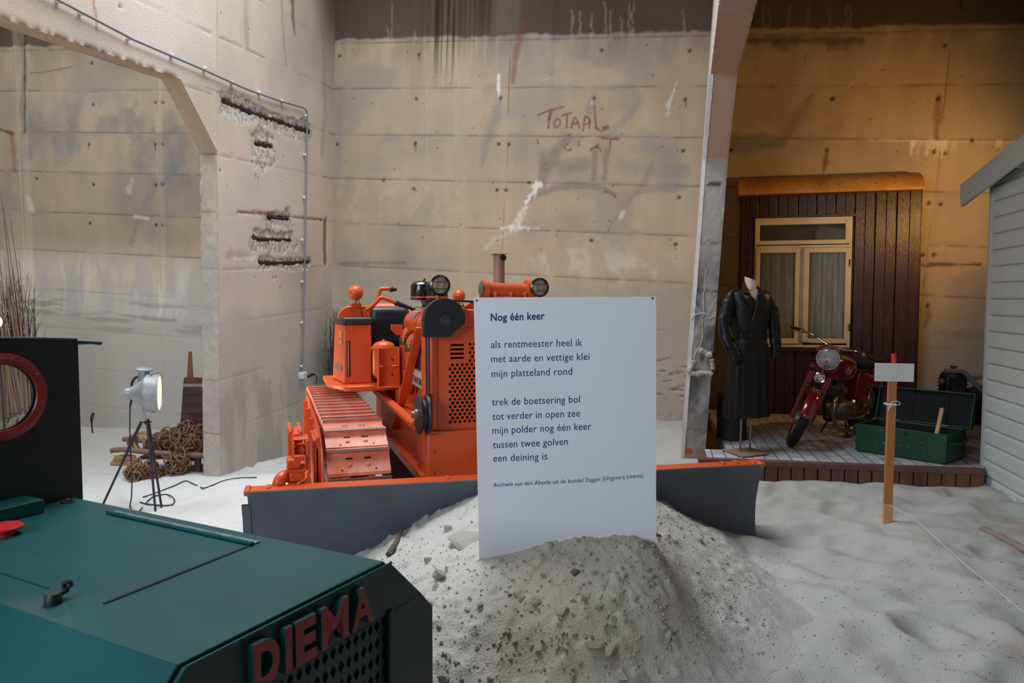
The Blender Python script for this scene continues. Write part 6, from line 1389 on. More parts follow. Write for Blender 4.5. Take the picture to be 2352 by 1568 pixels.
# ---------------------------------------------------------------- motorcycle
M_MRED = mat('maroon_enamel', srgb(112, 18, 26), .16, var=.06, coat=.6, rvar=.05)
M_CHR = mat('chrome', srgb(200, 196, 188), .12, metal=1., var=.05)
M_ALU = mat('dull_aluminium', srgb(122, 112, 92), .45, metal=.6, var=.2, scale=20)
M_TYRE = mat('tyre_rubber', srgb(26, 25, 24), .75, var=.2, bump=.4, bscale=80)
M_EXH = mat('browned_chrome', srgb(176, 150, 104), .25, metal=.9, var=.2)
mc0 = atZ(1812, 1021, ZP); hd_ = rad(218); lean = rad(9)
mcy = thing('motorcycle', 'maroon vintage motorcycle leaning on its stand on the paved deck', 'motorcycle', (mc0[0], mc0[1], ZP), 0)
mcy.rotation_euler = (-lean, 0, hd_)
S_ = .97
RK = rad(27); HX, HZ = -.40, .78; sax = nrm([-math.sin(RK), 0, math.cos(RK)]); head = np.array([HX, 0, HZ])*S_
STM = rotm(Vector(sax), rad(34))
def steer(p): return STM @ (np.asarray(p, float)-head)+head
class SB(MB):
    """builder for the steered front end"""
    def build(s, *a, **k): s.v = [tuple(steer(p)) for p in s.v]; return MB.build(s, *a, **k)
wr_ = .275*S_; wc = np.array([0, 0, wr_])
def wheel(cls, c, name):
    t = cls(); 
    prof_ = [(wr_-.085, -.030), (wr_-.06, -.040), (wr_-.03, -.040), (wr_-.010, -.028), (wr_-.004, -.020), (wr_-.009, -.018), (wr_-.009, -.015), (wr_-.001, -.013), (wr_, -.006), (wr_-.007, -.004), (wr_-.007, .004), (wr_, .006), (wr_-.001, .013), (wr_-.009, .015), (wr_-.009, .018), (wr_-.004, .020), (wr_-.010, .028), (wr_-.03, .040), (wr_-.06, .040), (wr_-.085, .030)]
    t.lathe(c, (0, 1, 0), prof_, 60, caps=False); o = t.build(name, M_TYRE, mcy)
    r = cls(); r.lathe(c, (0, 1, 0), [(wr_-.083, -.030), (wr_-.105, -.018), (wr_-.112, 0), (wr_-.105, .018), (wr_-.083, .030)], 48, caps=False); r.build('rim', M_CHR, o)
    h = cls(); h.lathe(c, (0, 1, 0), [(.02, -.07), (.065, -.06), (.07, -.045), (.07, .045), (.065, .06), (.02, .07)], 30); h.build('hub', M_ALU, o)
    sp_ = cls()
    for k in range(18):
        a = 2*PI*k/18; b = a+(.35 if k % 2 else -.35); y = .04 if k % 2 else -.04
        sp_.tube([c+(math.cos(a)*.066, y, math.sin(a)*.066), c+(math.cos(b)*(wr_-.11), 0, math.sin(b)*(wr_-.11))], .0017, 5)
    sp_.build('spokes', M_CHR, o); 
    return o
wheel(SB, wc, 'front_wheel')
# front mudguard: arc band
fm = SB(); g = []
for a in np.linspace(rad(20), rad(172), 30):
    r0 = wr_+.028; g.append([wc+(r*math.cos(a), y, r*math.sin(a)) for y, r in ((-.058, r0-.075), (-.060, r0-.03), (-.048, r0+.002), (-.025, r0+.014), (0, r0+.018), (.025, r0+.014), (.048, r0+.002), (.060, r0-.03), (.058, r0-.075))])
fm.grid(g); fmo = fm.build('front_mudguard', M_MRED, mcy); sm_ = fmo.modifiers.new('solid', 'SOLIDIFY'); sm_.thickness = .003
for y in (-.078, .078):
    ax0 = wc+np.array([-.02, y, -.03]); top = ax0+sax*.47
    fk = SB(); fk.tube([ax0-sax*.0, ax0+sax*.16, ax0+sax*.33, top], [.024, .028, .031, .033], 18); fko = fk.build('fork_leg', M_MRED, mcy)
    for t in (.30, .345): SB().lathe(ax0+sax*t, sax, [(.033, 0), (.036, .003), (.036, .008), (.033, .011)], 18, caps=False).build('fork_band', M_CAB, fko)
SB().box(head+(-.03, -.11, -.10), head+(.05, .11, -.06), rotm('Y', -RK)).build('fork_yoke', M_MRED, mcy, bevel=.008)
# headlamp nacelle
hc = head+sax*.055+np.array([.13, 0, .0]); hdir = nrm([1, 0, -.06])
SB().lathe(hc-hdir*.17, hdir, [(0, 0), (.05, .006), (.085, .035), (.100, .08), (.104, .14), (.102, .17)], 36, caps=False).build('headlamp_nacelle', M_MRED, mcy)
SB().sphere(head+sax*.06+np.array([-.01, 0, .02]), .105, 26, 16, sc=(1.3, 1.05, .75)).build('nacelle_top', M_MRED, mcy)
hr = SB().torus(hc+hdir*.0, hdir, .096, .009, 44, 10).build('headlamp_rim', M_CHR, mcy)
SB().lathe(hc+hdir*.0, hdir, [(.092, 0), (.075, .006), (.04, .011), (0, .013)], 36).build('headlamp_lens', mat('ribbed_lens', srgb(150, 150, 152), .10, metal=.15, var=.3, scale=9, coat=1.0), mcy)
SB().lathe(hc+hdir*.012, hdir, [(.03, 0), (.028, .012), (0, .0135)], 20).build('bulb_reflection', M_CHR, mcy)
# horn
hp = head-sax*.135+np.array([.13, 0, .0]); 
hn_ = SB().lathe(hp, nrm([1, 0, .1]), [(0, -.05), (.03, -.045), (.042, -.01), (.05, 0), (.053, .008), (.047, .013), (.040, .010), (.0, .011)], 30).build('horn', M_CHR, mcy)
hg = SB()
for k in range(-4, 5):
    h = math.sqrt(max(.038**2-(k*.009)**2, 1e-6)); hg.bar(hp+(.014, k*.009, -h), hp+(.014, k*.009, h), .004, .004)
hg.build('horn_slots', M_CAB, hn_)
SB().box(hp+(-.03, -.012, .03), hp+(.01, .012, .13)).build('horn_bracket', M_MRED, hn_, bevel=.003)
# handlebar
hbz = head+sax*.15
bar_l = catmull([hbz+(0, 0, 0), hbz+(-.02, .09, .01), hbz+(-.05, .18, .025), hbz+(-.10, .26, .02), hbz+(-.16, .31, .005)], 6)
bar_r = [np.array([p[0], -p[1], p[2]]) for p in bar_l]
hb = SB(); hb.tube(bar_l, .0115, 12); hb.tube(bar_r, .0115, 12); hbo = hb.build('handlebar', M_CHR, mcy)
for b_ in (bar_l, bar_r):
    d = nrm(b_[-1]-b_[-4]); SB().tube([b_[-1]-d*.02, b_[-1], b_[-1]+d*.05, b_[-1]+d*.115], [.018, .021, .019, .021], 14).build('grip', M_DKPL, hbo)
    SB().lathe(b_[-1]-d*.05, d, [(.018, 0), (.02, .01), (.02, .025), (.018, .03)], 14).build('lever_clamp', M_CHR, hbo)
    SB().tube(catmull([b_[-1]-d*.04, b_[-1]-d*.02+(.04, 0, 0), b_[-1]+d*.05+(.055, 0, -.005), b_[-1]+d*.14+(.05, 0, -.012)], 5), [.007]*8+[.005]*7+[.008], 8).build('lever', M_CHR, hbo)
# tank, frame, seat, rear
tk = MB(); g = []
for x_, a, zc, zh_ in ((-.40, .02, .735, .03), (-.43, .085, .73, .09), (-.50, .125, .715, .125), (-.60, .14, .705, .135), (-.72, .138, .70, .128), (-.82, .115, .695, .105), (-.88, .075, .69, .07), (-.91, .02, .688, .02)):
    g.append([(x_*S_, a*math.copysign(abs(math.cos(t))**.75, math.cos(t))*S_, (zc+zh_*math.copysign(abs(math.sin(t))**.8, math.sin(t)))*S_) for t in np.linspace(0, 2*PI, 33)])
tko = tk.grid(g).build('fuel_tank', M_MRED, mcy, ang=80, sub=1)
em = MB()
def tk_pt(x_, z_): # point on the left tank side
    t = min(max((x_+.50)/(-.22), 0), 1); a = .1355; zz = (z_-.70)/.14; y = a*math.sqrt(max(0, 1-abs(zz)**2.4))**.75; return np.array([x_*S_, (y+.004)*S_, z_*S_])
M_GOLD = mat('gold_line', srgb(190, 160, 130), .4)
em.tube([tk_pt(-.60+.035*math.cos(a), .70+.035*math.sin(a)) for a in np.linspace(0, 2*PI, 25)], .0017, 6)
for r_ in (.024, .014): em.tube([tk_pt(-.60+r_*math.cos(a), .70+r_*math.sin(a)) for a in np.linspace(.4, 5.2, 18)], .0015, 6)
em.tube(catmull([tk_pt(-.57, .675), tk_pt(-.535, .70), tk_pt(-.55, .73), tk_pt(-.60, .742), tk_pt(-.66, .745), tk_pt(-.72, .742)], 5), .0018, 6); em.tube(catmull([tk_pt(-.63, .675), tk_pt(-.655, .70), tk_pt(-.66, .725), tk_pt(-.69, .738)], 5), .0018, 6)
em.build('tank_emblem', M_GOLD, tko)
MB().lathe((-.56*S_, 0, .835*S_), (0, 0, 1), [(.03, 0), (.03, .012), (.02, .018), (0, .019)], 20).build('tank_cap', M_CHR, tko)
fr_ = MB()
fr_.tube(catmull([head-sax*.02, (-.46, 0, .50), (-.52, 0, .26), (-.62, 0, .17), (-.95, 0, .17)], 6), .019, 12); fr_.tube([head, (-.9, 0, .60), (-1.2, 0, .50)], .018, 12); fr_.tube([(-.92, 0, .17), (-.95, 0, .6)], .018, 12); fr_.tube([(-.95, .07, .2), (-1.22, .09, .30)], .013, 10); fr_.tube([(-.95, -.07, .2), (-1.22, -.09, .30)], .013, 10)
fr_.tube([head-sax*.10, head+sax*.10], .03, 16)
fr_.build('frame', M_CAB, mcy)
st_ = MB(); g = []
for x_, w, z, h in ((-.86, .04, .715, .02), (-.90, .10, .72, .045), (-1.0, .125, .715, .055), (-1.15, .125, .72, .055), (-1.32, .11, .735, .05), (-1.42, .06, .74, .03), (-1.44, .01, .74, .01)): g.append([(x_, w*math.copysign(abs(math.cos(t))**.6, math.cos(t)), z+h*math.copysign(abs(math.sin(t))**.6, math.sin(t))) for t in np.linspace(0, 2*PI, 29)])
st_.grid(g).build('seat', mat('seat_rubber', srgb(16, 15, 15), .8), mcy, ang=80, sub=1)
wheel(MB, np.array([-1.25, 0, wr_]), 'rear_wheel')
rm = MB(); g = []; c = np.array([-1.25, 0, wr_])
for a in np.linspace(rad(-8), rad(190), 30):
    r0 = wr_+.03; g.append([c+(r*math.cos(a), y, r*math.sin(a)) for y, r in ((-.075, r0-.10), (-.078, r0-.03), (-.06, r0+.004), (-.03, r0+.016), (0, r0+.02), (.03, r0+.016), (.06, r0+.004), (.078, r0-.03), (.075, r0-.10))])
rmo = rm.grid(g).build('rear_mudguard', M_MRED, mcy); sm_ = rmo.modifiers.new('solid', 'SOLIDIFY'); sm_.thickness = .003
MB().hexa([(-.92, -.10, .36), (-1.10, -.10, .33), (-1.10, .10, .33), (-.92, .10, .36)], [(-.90, -.09, .64), (-1.12, -.09, .62), (-1.12, .09, .62), (-.90, .09, .64)]).build('side_box', M_MRED, mcy, bevel=.03, seg=4)
# engine
eng = MB(); cdir = nrm([.22, 0, 1]); cb_ = np.array([-.66, 0, .36])
eng.lathe(cb_, cdir, [(.05, 0)]+[(r, .004+.0135*k+dz2) for k in range(11) for r, dz2 in ((.050, 0), (.088, .003), (.088, .0075), (.050, .0105))]+[(.05, .16)], 30)
eno = eng.build('cylinder', M_ALU, mcy, ang=30)
hd2 = MB()
for k in range(6): hd2.sphere(cb_+cdir*.17+np.array([.0, -.055+.022*k, .012]), .06, 18, 10, sc=(1.25, .09, .9))
hd2.lathe(cb_+cdir*.155, cdir, [(.07, 0), (.07, .02), (.05, .04), (0, .05)], 24).build('cylinder_head', M_ALU, mcy)
ck = MB(); g = []
for y, k in ((-.11, .0), (-.11, .8), (-.09, .95), (-.03, 1), (.06, 1), (.10, .93), (.12, .78), (.125, .0)): g.append([(-.76+.20*k*math.copysign(abs(math.cos(t))**.85, math.cos(t)), y, .27+.098*k*math.copysign(abs(math.sin(t))**.85, math.sin(t))+.02*math.cos(t)*k) for t in np.linspace(0, 2*PI, 41)])
ck.grid(g); cko = ck.build('crankcase', M_ALU, mcy, ang=50)
MB().lathe((-.69, .118, .275), (0, 1, 0), [(.07, 0), (.068, .008), (.05, .014), (0, .016)], 28).build('crankcase_cover', M_ALU, cko)
for x_, z in ((-.70, .33), (-.82, .30), (-.62, .25)): MB().lathe((x_, .122, z), (0, 1, 0), [(.008, 0), (.008, .004), (0, .005)], 10).build('case_screw', M_CAB, cko)
MB().lathe((-.83, -.03, .40), nrm([-.3, 0, 1]), [(.05, 0), (.055, .03), (.05, .07), (.03, .08), (0, .08)], 22).build('carburettor', M_ALU, mcy)
MB().tube(catmull([(-.60, .05, .42), (-.50, .10, .41), (-.47, .115, .33), (-.50, .12, .22), (-.58, .125, .13), (-.70, .13, .095), (-.82, .13, .095)], 7), [.021]*43, 16).build('exhaust_pipe', M_EXH, mcy)
MB().lathe((-.80, .13, .095), (-1, 0, .02), [(.022, 0), (.032, .03), (.04, .10), (.042, .45), (.03, .55), (.012, .57), (0, .57)], 22).build('silencer', M_EXH, mcy)
MB().tube(catmull([(-.70, .14, .24), (-.72, .17, .225), (-.82, .19, .235), (-.86, .20, .26)], 5), .007, 8).build('gear_pedal', M_CHR, mcy)
MB().cyl((-.88, .06, .19), (-.88, .24, .19), .016, n=14).build('foot_rest', M_DKPL, mcy)
MB().tube([(-.80, .08, .16), (-.78, .13, .03)], .010, 10).tube([(-.80, -.08, .16), (-.78, -.13, .0)], .010, 10).box((-.84, .10, .0-.02+.03), (-.74, .16, .02)).build('stand', M_CAB, mcy)
MB().tube(catmull([head+(.03, .1, .09), head+(-.05, .14, -.05), (-.55, .10, .55), (-.66, .08, .42)], 6), .005, 6).build('control_cable', M_DKPL, mcy)
# ---------------------------------------------------------------- green chest with open lid, and a stick in it
CHF = Frame((2.987, 6.38, ZP), rad(-50)); L_, T_, H_ = .722, .42, .242
M_CHG = mat('green_chest_paint', srgb(18, 74, 48), .34, var=.12, scale=5, bump=.15, bscale=30, col2=srgb(24, 60, 46), mix_scale=4)
M_CHD = mat('dark_chest_inside', srgb(9, 17, 17), .8, var=.2)
chs = thing('green_chest', 'dark green wooden chest with its lid open, on the paved deck', 'chest', CHF.O, CHF.yaw)
w = .018
cb = MB().box((0, 0, .012), (L_, w, H_)).box((0, T_-w, .012), (L_, T_, H_)).box((0, w, .012), (w, T_-w, H_)).box((L_-w, w, .012), (L_, T_-w, H_)).box((.01, .01, 0), (L_-.01, T_-.01, .03))
cho = cb.build('chest_body', M_CHG, chs, bevel=.004)
MB().box((w, w, .03), (L_-w, T_-w, .034)).box((w, w, .03), (w+.002, T_-w, H_-.01)).box((L_-w-.002, w, .03), (L_-w, T_-w, H_-.01)).box((w, T_-w-.002, .03), (L_-w, T_-w, H_-.01)).build('lining', M_CHD, cho)
MB().box((.46, w, .03), (.47, T_-w, H_-.05)).build('divider', M_CHD, cho)
lid = MB(); al = rad(-18); R3 = rotm('X', al); lh = .30
def lidp(p): return tuple(R3 @ np.array(p, float)+np.array([0, T_+.006, H_+.004]))
for lo_, hi_ in (((-.03, .045, 0), (L_+.03, .06, lh)), ((-.03, 0, 0), (-.018, .05, lh)), ((L_+.018, 0, 0), (L_+.03, .05, lh)), ((-.02, 0, lh-.012), (L_+.02, .05, lh)), ((-.02, .0, 0), (L_+.02, .05, .012))):
    t = MB().box(lo_, hi_); lid.add([lidp(p) for p in t.v], t.f)
lo2 = lid.build('lid', M_CHG, chs, bevel=.003)
for x_ in (.24, .52): t = MB().box((x_, .036, .02), (x_+.03, .046, lh-.03)); m = MB().add([lidp(p) for p in t.v], t.f); m.build('lid_batten', M_CHD, lo2, bevel=.003)
t = MB().box((-.02, .043, .0), (L_+.02, .046, lh-.01)); MB().add([lidp(p) for p in t.v], t.f).build('lid_lining', M_CHD, lo2)
for x_ in (.16, .56): MB().cyl((x_-.03, T_, H_+.006), (x_+.03, T_, H_+.006), .006, n=10).build('hinge', M_STEEL, cho)
MB().tube(catmull([(L_+.0, .03, .155), (L_+.03, .06, .165), (L_+.05, .2, .15), (L_+.035, .34, .165), (L_, .38, .155)], 6), .011, 10).build('rope_handle', mat('dark_rope', srgb(44, 50, 40), .8), cho)
MB().tube(catmull([(0, .03, .13), (-.02, .08, .12), (-.025, .2, .10), (-.02, .32, .12), (0, .38, .13)], 6), .011, 10).build('rope_handle', MATS['dark_rope'], cho)
MB().box((.40, -.003, H_-.05), (.425, 0, H_-.02)).build('keyhole_plate', M_CHD, cho, bevel=.001)
sc_m = mat('scratched_paint', srgb(150, 170, 156), .6)
scm = MB()
rsx = random.Random(4)
for k in range(14):
    x_ = rsx.uniform(.05, .68); z = rsx.choice((.21, .15, .10, .105)); l = rsx.uniform(.008, .03); scm.box((x_, -.0012, z), (x_+l, 0, z+.0025))
scm.build('scratches', sc_m, cho)
stp, stq = CHF.loc(atY(2151, 998, 6.0)), CHF.loc(atY(2164, 937, 6.05))
sd_ = nrm(stq-stp); stp = stp-sd_*.10
sk_ = MB().bar(stp, stq, .030, .012, up=(.3, 1, 0)).build('stick', mat('pale_lath', srgb(206, 168, 130), .7, var=.1)); sk_.location = CHF.O; sk_.rotation_euler = (0, 0, CHF.yaw); tag(sk_, 'pale flat lath standing up out of the open green chest', 'stick')
# ---------------------------------------------------------------- old pump engine by the wall behind the chest
PE = Frame((atY(2188, 900, 7.1)[0], 7.1, ZP), rad(-13)); e_ = lambda px, py, y=0.: PE.L(px, py, 'y', y)
M_ENG = mat('oily_black_iron', srgb(26, 23, 21), .5, var=.3, scale=12)
pe = thing('pump_engine', 'oily black stationary engine with a grey pipe, behind the open green chest', 'engine', PE.O, PE.yaw)
a, b = e_(2164, 905), e_(2214, 862)
MB().box((a[0], -.1, a[2]-.02), (b[0], .12, b[2])).build('engine_block', M_ENG, pe, bevel=.02, seg=3)
MB().lathe(((a[0]+b[0])/2, 0, b[2]-.01), (0, 0, 1), [(.11, 0), (.11, .02), (.10, .03), (.10, .04), (.06, .055), (.055, .07), (.02, .075), (.02, .09), (.035, .092), (.035, .10), (0, .102)], 26).build('fuel_tank', M_ENG, pe)
for k in range(4): MB().box((a[0]-.008, -.105, a[2]+.03+.035*k), (b[0]+.008, .125, a[2]+.042+.035*k)).build('cooling_fin', M_ENG, pe, bevel=.003)
q = e_(2158, 874); MB().tube(catmull([q, q+(.03, 0, .01), q+(.06, 0, .03)], 4), [.008]*4+[.02]*5, 10).build('spark_lead', M_ENG, pe)
q = e_(2164, 876, -.1); MB().lathe(q, (-.4, -1, 0), [(.03, -.03), (.03, .01), (.015, .014), (.015, .03), (0, .031)], 18).build('carburettor', mat('oily_brass', srgb(70, 58, 42), .4, metal=.5), pe)
M_GPIPE = mat('grey_pipe', srgb(110, 104, 92), .5, var=.15)
pp = [e_(2170, 851, -.12), e_(2206, 852, -.12), e_(2216, 856, -.12), e_(2247, 888, -.12), e_(2258, 900, -.12)]
MB().tube(pp, .021, 14).build('grey_pipe', M_GPIPE, pe); MB().tube([e_(2236, 868, -.1), e_(2256, 866, -.1)], .018, 12).build('pipe_stub', M_GPIPE, pe)
MB().lathe(e_(2250, 930, .05), (0, 1, 0), [(.04, -.03), (.16, -.03), (.19, -.02), (.19, .02), (.16, .03), (.04, .03)], 40).build('flywheel', M_ENG, pe)
z0 = e_(2180, 905)[2]
for x_ in (a[0]+.02, b[0]-.02): MB().box((x_-.02, -.09, 0), (x_+.02, .11, z0+.0)).build('engine_leg', M_ENG, pe, bevel=.004)
MB().box((a[0]-.12, -.12, z0-.05), (b[0]+.3, .14, z0-.0)).build('skid', M_ENG, pe, bevel=.005); MB().box((b[0]+.2, -.1, 0), (b[0]+.24, .12, z0-.04)).build('engine_leg', M_ENG, pe, bevel=.004)
# ---------------------------------------------------------------- small sign on a stake
M_STK = mat('orange_brown_timber', srgb(172, 106, 56), .6, var=.18, scale=4, stretch=(8, 8, .8))
M_STKL = mat('raw_timber', srgb(196, 142, 92), .65, var=.15, scale=5, stretch=(8, 8, .8))
pb_ = on_sand(2040, 1203); PS = Frame(pb_, rad(-12)); s_ = lambda px, py, y=0.: PS.L(px, py, 'y', y)
ps = thing('stake_sign', 'wooden stake with a blank white board and red tip, standing in the sand', 'sign', PS.O, PS.yaw)
w2 = .027
def post(a, b, w, t, name, m): return MB().hexa([a+(-w, 0, 0), a+(w, 0, 0), a+(w, t, 0), a+(-w, t, 0)], [b+(-w, 0, 0), b+(w, 0, 0), b+(w, t, 0), b+(-w, t, 0)]).build(name, m, ps, bevel=.003)
post(s_(2040, 1203)-(0, 0, .12), s_(2041, 1158), w2*1.08, .03, 'lower_stake', M_STKL)
post(s_(2041, 1160, .004), s_(2052, 862, .004), w2*.93, .04, 'post', M_STK)
a, b = s_(2009, 875, -.008), s_(2100, 835, -.008); MB().box((a[0], -.012, a[2]), (b[0], .002, b[2])).build('board', mat('blank_white_board', srgb(206, 202, 194), .55, var=.03), ps, bevel=.002)
for px, py in ((2058, 853), (2051, 867)): MB().lathe(s_(px, py, -.012), (0, -1, 0), [(.003, 0), (.003, .001), (0, .0015)], 8).build('screw', M_DSTL, ps)
q0, q1 = s_(2053, 840, .016), s_(2053, 812, .016); MB().cyl(q0, q1, .0155, n=20).build('red_tip', M_CAP, ps, bevel=.002)
M_STR = mat('white_string', srgb(222, 220, 214), .8)
zz = s_(2046, 927)
bow = MB()
for k in range(3):
    z_ = zz[2]-.004*k; cx_ = zz[0]; bow.tube([(cx_-w2-.004, -.004, z_), (cx_+w2+.004, -.004, z_), (cx_+w2+.004, .05, z_), (cx_-w2-.004, .05, z_)], .0022, 6, closed=True)
bow.tube(catmull([s_(2046, 925, -.012), s_(2056, 921, -.02), s_(2066, 924, -.02), s_(2066, 929, -.02), s_(2056, 929, -.018), s_(2046, 926, -.012)], 5), .0022, 6); bow.tube(catmull([s_(2046, 926, -.012), s_(2043, 934, -.018), s_(2040, 945, -.015)], 5), .0022, 6); bow.tube(catmull([s_(2046, 926, -.012), s_(2048, 932, -.018), s_(2041, 938, -.015), s_(2040, 933, -.012)], 5), .0022, 6)
bow.build('string_bow', M_STR, ps)
a = PS.W(s_(2043, 1160, -.006)); pts_ = [a]+[on_sand(x, y)+(0, 0, h) for x, y, h in ((2100, 1208, .05), (2200, 1295, .03), (2290, 1368, .02), (2352, 1418, .015), (2420, 1470, .01))]
o = MB().tube(pts_, .0016, 6).build('guide_string', M_STR); tag(o, 'thin white string running from the stake across the sand', 'string')
# ---------------------------------------------------------------- pale green shed at the right edge
sb = gp(2254, 1106, .15); SHF = Frame((sb[0], sb[1], 0), math.atan2(-.976, -.218)); h_ = lambda px, py, y=0.: SHF.L(px, py, 'y', y)
M_SHED = mat('pale_green_siding', srgb(204, 212, 205), .55, var=.06, scale=3, bump=.1, bscale=25)
M_SHT = mat('grey_green_trim', srgb(186, 194, 190), .55, var=.06)
sh = thing('shed', 'pale grey green clapboard shed with a sloping gable board, at the right edge', 'shed', SHF.O, SHF.yaw)
SLEN = 3.3
ea, eb = h_(2214, 436, -.10), h_(2352, 330, -.10); slope = (eb[2]-ea[2])/(eb[0]-ea[0]); top_at = lambda x: ea[2]+slope*(x-ea[0])
z0 = .20; pit = .1265; k = 0; sd = MB()
zc = h_(2258, 1051)[2]; zbase = zc-pit*2
z = zbase
while z < 4.2:
    xs0 = .045
    if z+pit > top_at(xs0)-.02: xs0 = ea[0]+(z+pit+.02-ea[2])/slope
    if xs0 < SLEN-.1:
        prof = [(0.012, z), (-.004, z+.004), (-.010, z+.014), (-.006, z+pit-.026), (.004, z+pit-.008), (.012, z+pit-.003), (.012, z+pit)]
        sd.grid([[(x_, y, zz_) for y, zz_ in prof] for x_ in (xs0, SLEN)]); sd.grid([[(x_, .012, zz_) for zz_ in (z, z+pit)] for x_ in (xs0, SLEN)])
    z += pit
sd.box((.045, .012, zbase), (SLEN, .04, top_at(.045)-.05)).prism([(.045, top_at(.045)-.05), (SLEN, top_at(.045)-.05), (SLEN, top_at(SLEN)-.06)], (0, .012, 0), (1, 0, 0), (0, 0, 1), (0, 1, 0), .028)
sd.build('siding', M_SHED, sh, ang=25)
MB().box((-.01, -.012, zbase-.02), (.04, .05, top_at(.02)-.04)).build('corner_post', M_SHT, sh, bevel=.003)
MB().box((-.01, .04, zbase-.02), (.012, 1.8, top_at(.02)-.06)).build('end_wall', M_SHED, sh)
MB().box((0, .006, zbase-.25), (SLEN, .03, zbase)).build('plinth', mat('dark_membrane', srgb(48, 52, 62), .6, var=.2), sh)
xa, xb = ea[0], 2.1
tk_ = .155
bg = MB(); zu = lambda x_: top_at(x_)+.045
bg.prism([(xa-.0, zu(xa)), (xa+.0, zu(xa)-.10), (xa+.03, zu(xa)-.185), (xa+.09, zu(xa)-.175), (xb, zu(xb)-tk_), (xb, zu(xb))], (0, -.13, 0), (1, 0, 0), (0, 0, 1), (0, 1, 0), .028)
bg.build('barge_board', M_SHT, sh, bevel=.004)
MB().hexa([(xa+.005, -.105, zu(xa)-.035), (xb, -.105, zu(xb)-.035), (xb, 1.8, zu(xb)-.035), (xa+.005, 1.8, zu(xa)-.035)], [(xa+.005, -.105, zu(xa)-.005), (xb, -.105, zu(xb)-.005), (xb, 1.8, zu(xb)-.005), (xa+.005, 1.8, zu(xa)-.005)]).build('roof_sheet', mat('roof_felt', srgb(70, 70, 68), .9), sh)
for x_ in (.55, .95, 1.35): MB().box((x_, -.10, top_at(x_)-.09), (x_+.05, .02, top_at(x_)-.02)).build('rafter_end', M_SHT, sh, bevel=.003)
# =================================================================== tripod lamp, barrow and ropes, brushwood, cables
M_LAMPG = mat('grey_lamp_paint', srgb(150, 152, 156), .45, metal=.3, var=.15, scale=8, bump=.15, bscale=30, col2=srgb(150, 112, 84), mix_scale=5, mix_lo=.6, mix_hi=.8)
M_LEG = mat('dark_blue_steel', srgb(40, 40, 52), .4, metal=.3, var=.2)
LY = 6.6
lf0 = on_sand(350, 1178); LF = Frame((atY(345, 1000, LY)[0], LY, float(lf0[2])), 0); l_ = lambda px, py, y=0.: LF.L(px, py, 'y', y)
ls = thing('stage_lamp', 'grey metal stage lamp, lit, on a thin black tripod in the left bay', 'lamp', LF.O)
adir = nrm([.956, .29, -.03]); cc = l_(340, 902); rim_c = l_(368, 902, -.02)
Rr = 43*LY/F
def lp(px): return rim_c+adir*((l_(px, 902)[0]-rim_c[0])/adir[0])
def hx(px): return (l_(px, 902)[0]-rim_c[0])/adir[0]
hd = MB().lathe(rim_c, adir, [(.02, hx(301)), (.042, hx(302)), (.045, hx(306)), (.045, hx(312)), (.06, hx(313)), (.066, hx(318)), (Rr*.72, hx(334)), (Rr*.92, hx(341)), (Rr*.93, hx(343)), (Rr*1.0, hx(344)), (Rr*1.0, hx(366)), (Rr*1.02, hx(367)), (Rr*1.02, 0), (Rr*.96, 0)], 44, caps=False).build('lamp_housing', M_LAMPG, ls, ang=30)
MB().lathe(rim_c, adir, [(Rr*.975, -.012), (Rr*.7, -.006), (0, -.002)], 40).build('lamp_lens', mat('glowing_lens', (1, .9, .6), .3, emit=(1.0, .84, .40, 1.5)), hd)
ch = l_(330, 872); MB().lathe(ch, nrm([.08, 0, 1]), [(.048, -.03), (.048, .075), (.06, .08)], 26, caps=False).build('chimney', M_LAMPG, hd)
MB().lathe(l_(331, 851), nrm([.08, 0, 1]), [(.045, -.005), (.074, 0), (.074, .012), (.06, .022), (.03, .028), (0, .029)], 30).build('chimney_cap', M_LAMPG, hd)
MB().box(l_(347, 878, -.1), l_(362, 852, .06)).build('lens_clamp', M_LAMPG, hd, bevel=.012); MB().box(l_(348, 950, -.1), l_(364, 925, .06)).build('lens_clamp', M_LAMPG, hd, bevel=.012)
for y in (-.155, .155): MB().tube(catmull([l_(328, 897, y), l_(327, 925, y), l_(328, 945, y*.8), l_(335, 962, y*.2), l_(337, 967, 0)], 5), .012, 8).build('yoke', M_LAMPG, ls)
MB().lathe(l_(327, 897, -.15), (0, -1, 0), [(.018, 0), (.018, .02), (0, .022)], 14).build('yoke_knob', M_LAMPG, ls)
MB().box(l_(327, 972, -.03), l_(349, 966, .03)).cyl(l_(338, 975), l_(338, 962), .02, n=14).build('tripod_head', M_DKPL, ls, bevel=.004)
for top, foot in ((l_(325, 968, -.02), LF.loc(on_sand(232, 1168))), (l_(339, 970, -.03), LF.loc(on_sand(357, 1174))), (l_(341, 970, .03), LF.loc(on_sand(371, 1165)))):
    mid_ = top*.55+foot*.45; MB().tube([top, mid_], .013, 12).tube([mid_, foot], .010, 12).build('leg', M_LEG, ls); 
cab_ = catmull([l_(303, 898, .0), l_(303, 880, .02), l_(310, 868, .03), l_(320, 864, .03)], 6); MB().tube(cab_, .011, 10).build('lamp_flex', M_DKPL, hd)
MB().tube([l_(300, 905, .02), l_(302, 918, .02), l_(299, 932, .02)], [.014, .011, .009], 10).sphere(l_(309, 917, .0), .016, 12, 8).build('cable_grip', M_DKPL, hd)
M_CBL = mat('dark_cable', srgb(42, 44, 56), .5)
pts_ = [LF.W(l_(299, 930, .02)), LF.W(l_(298, 980, .02)), LF.W(l_(300, 1040, .02)), LF.W(l_(303, 1090, 0)), LF.W(l_(302, 1140, -.02)), on_sand(299, 1166)+(0, 0, .01)]
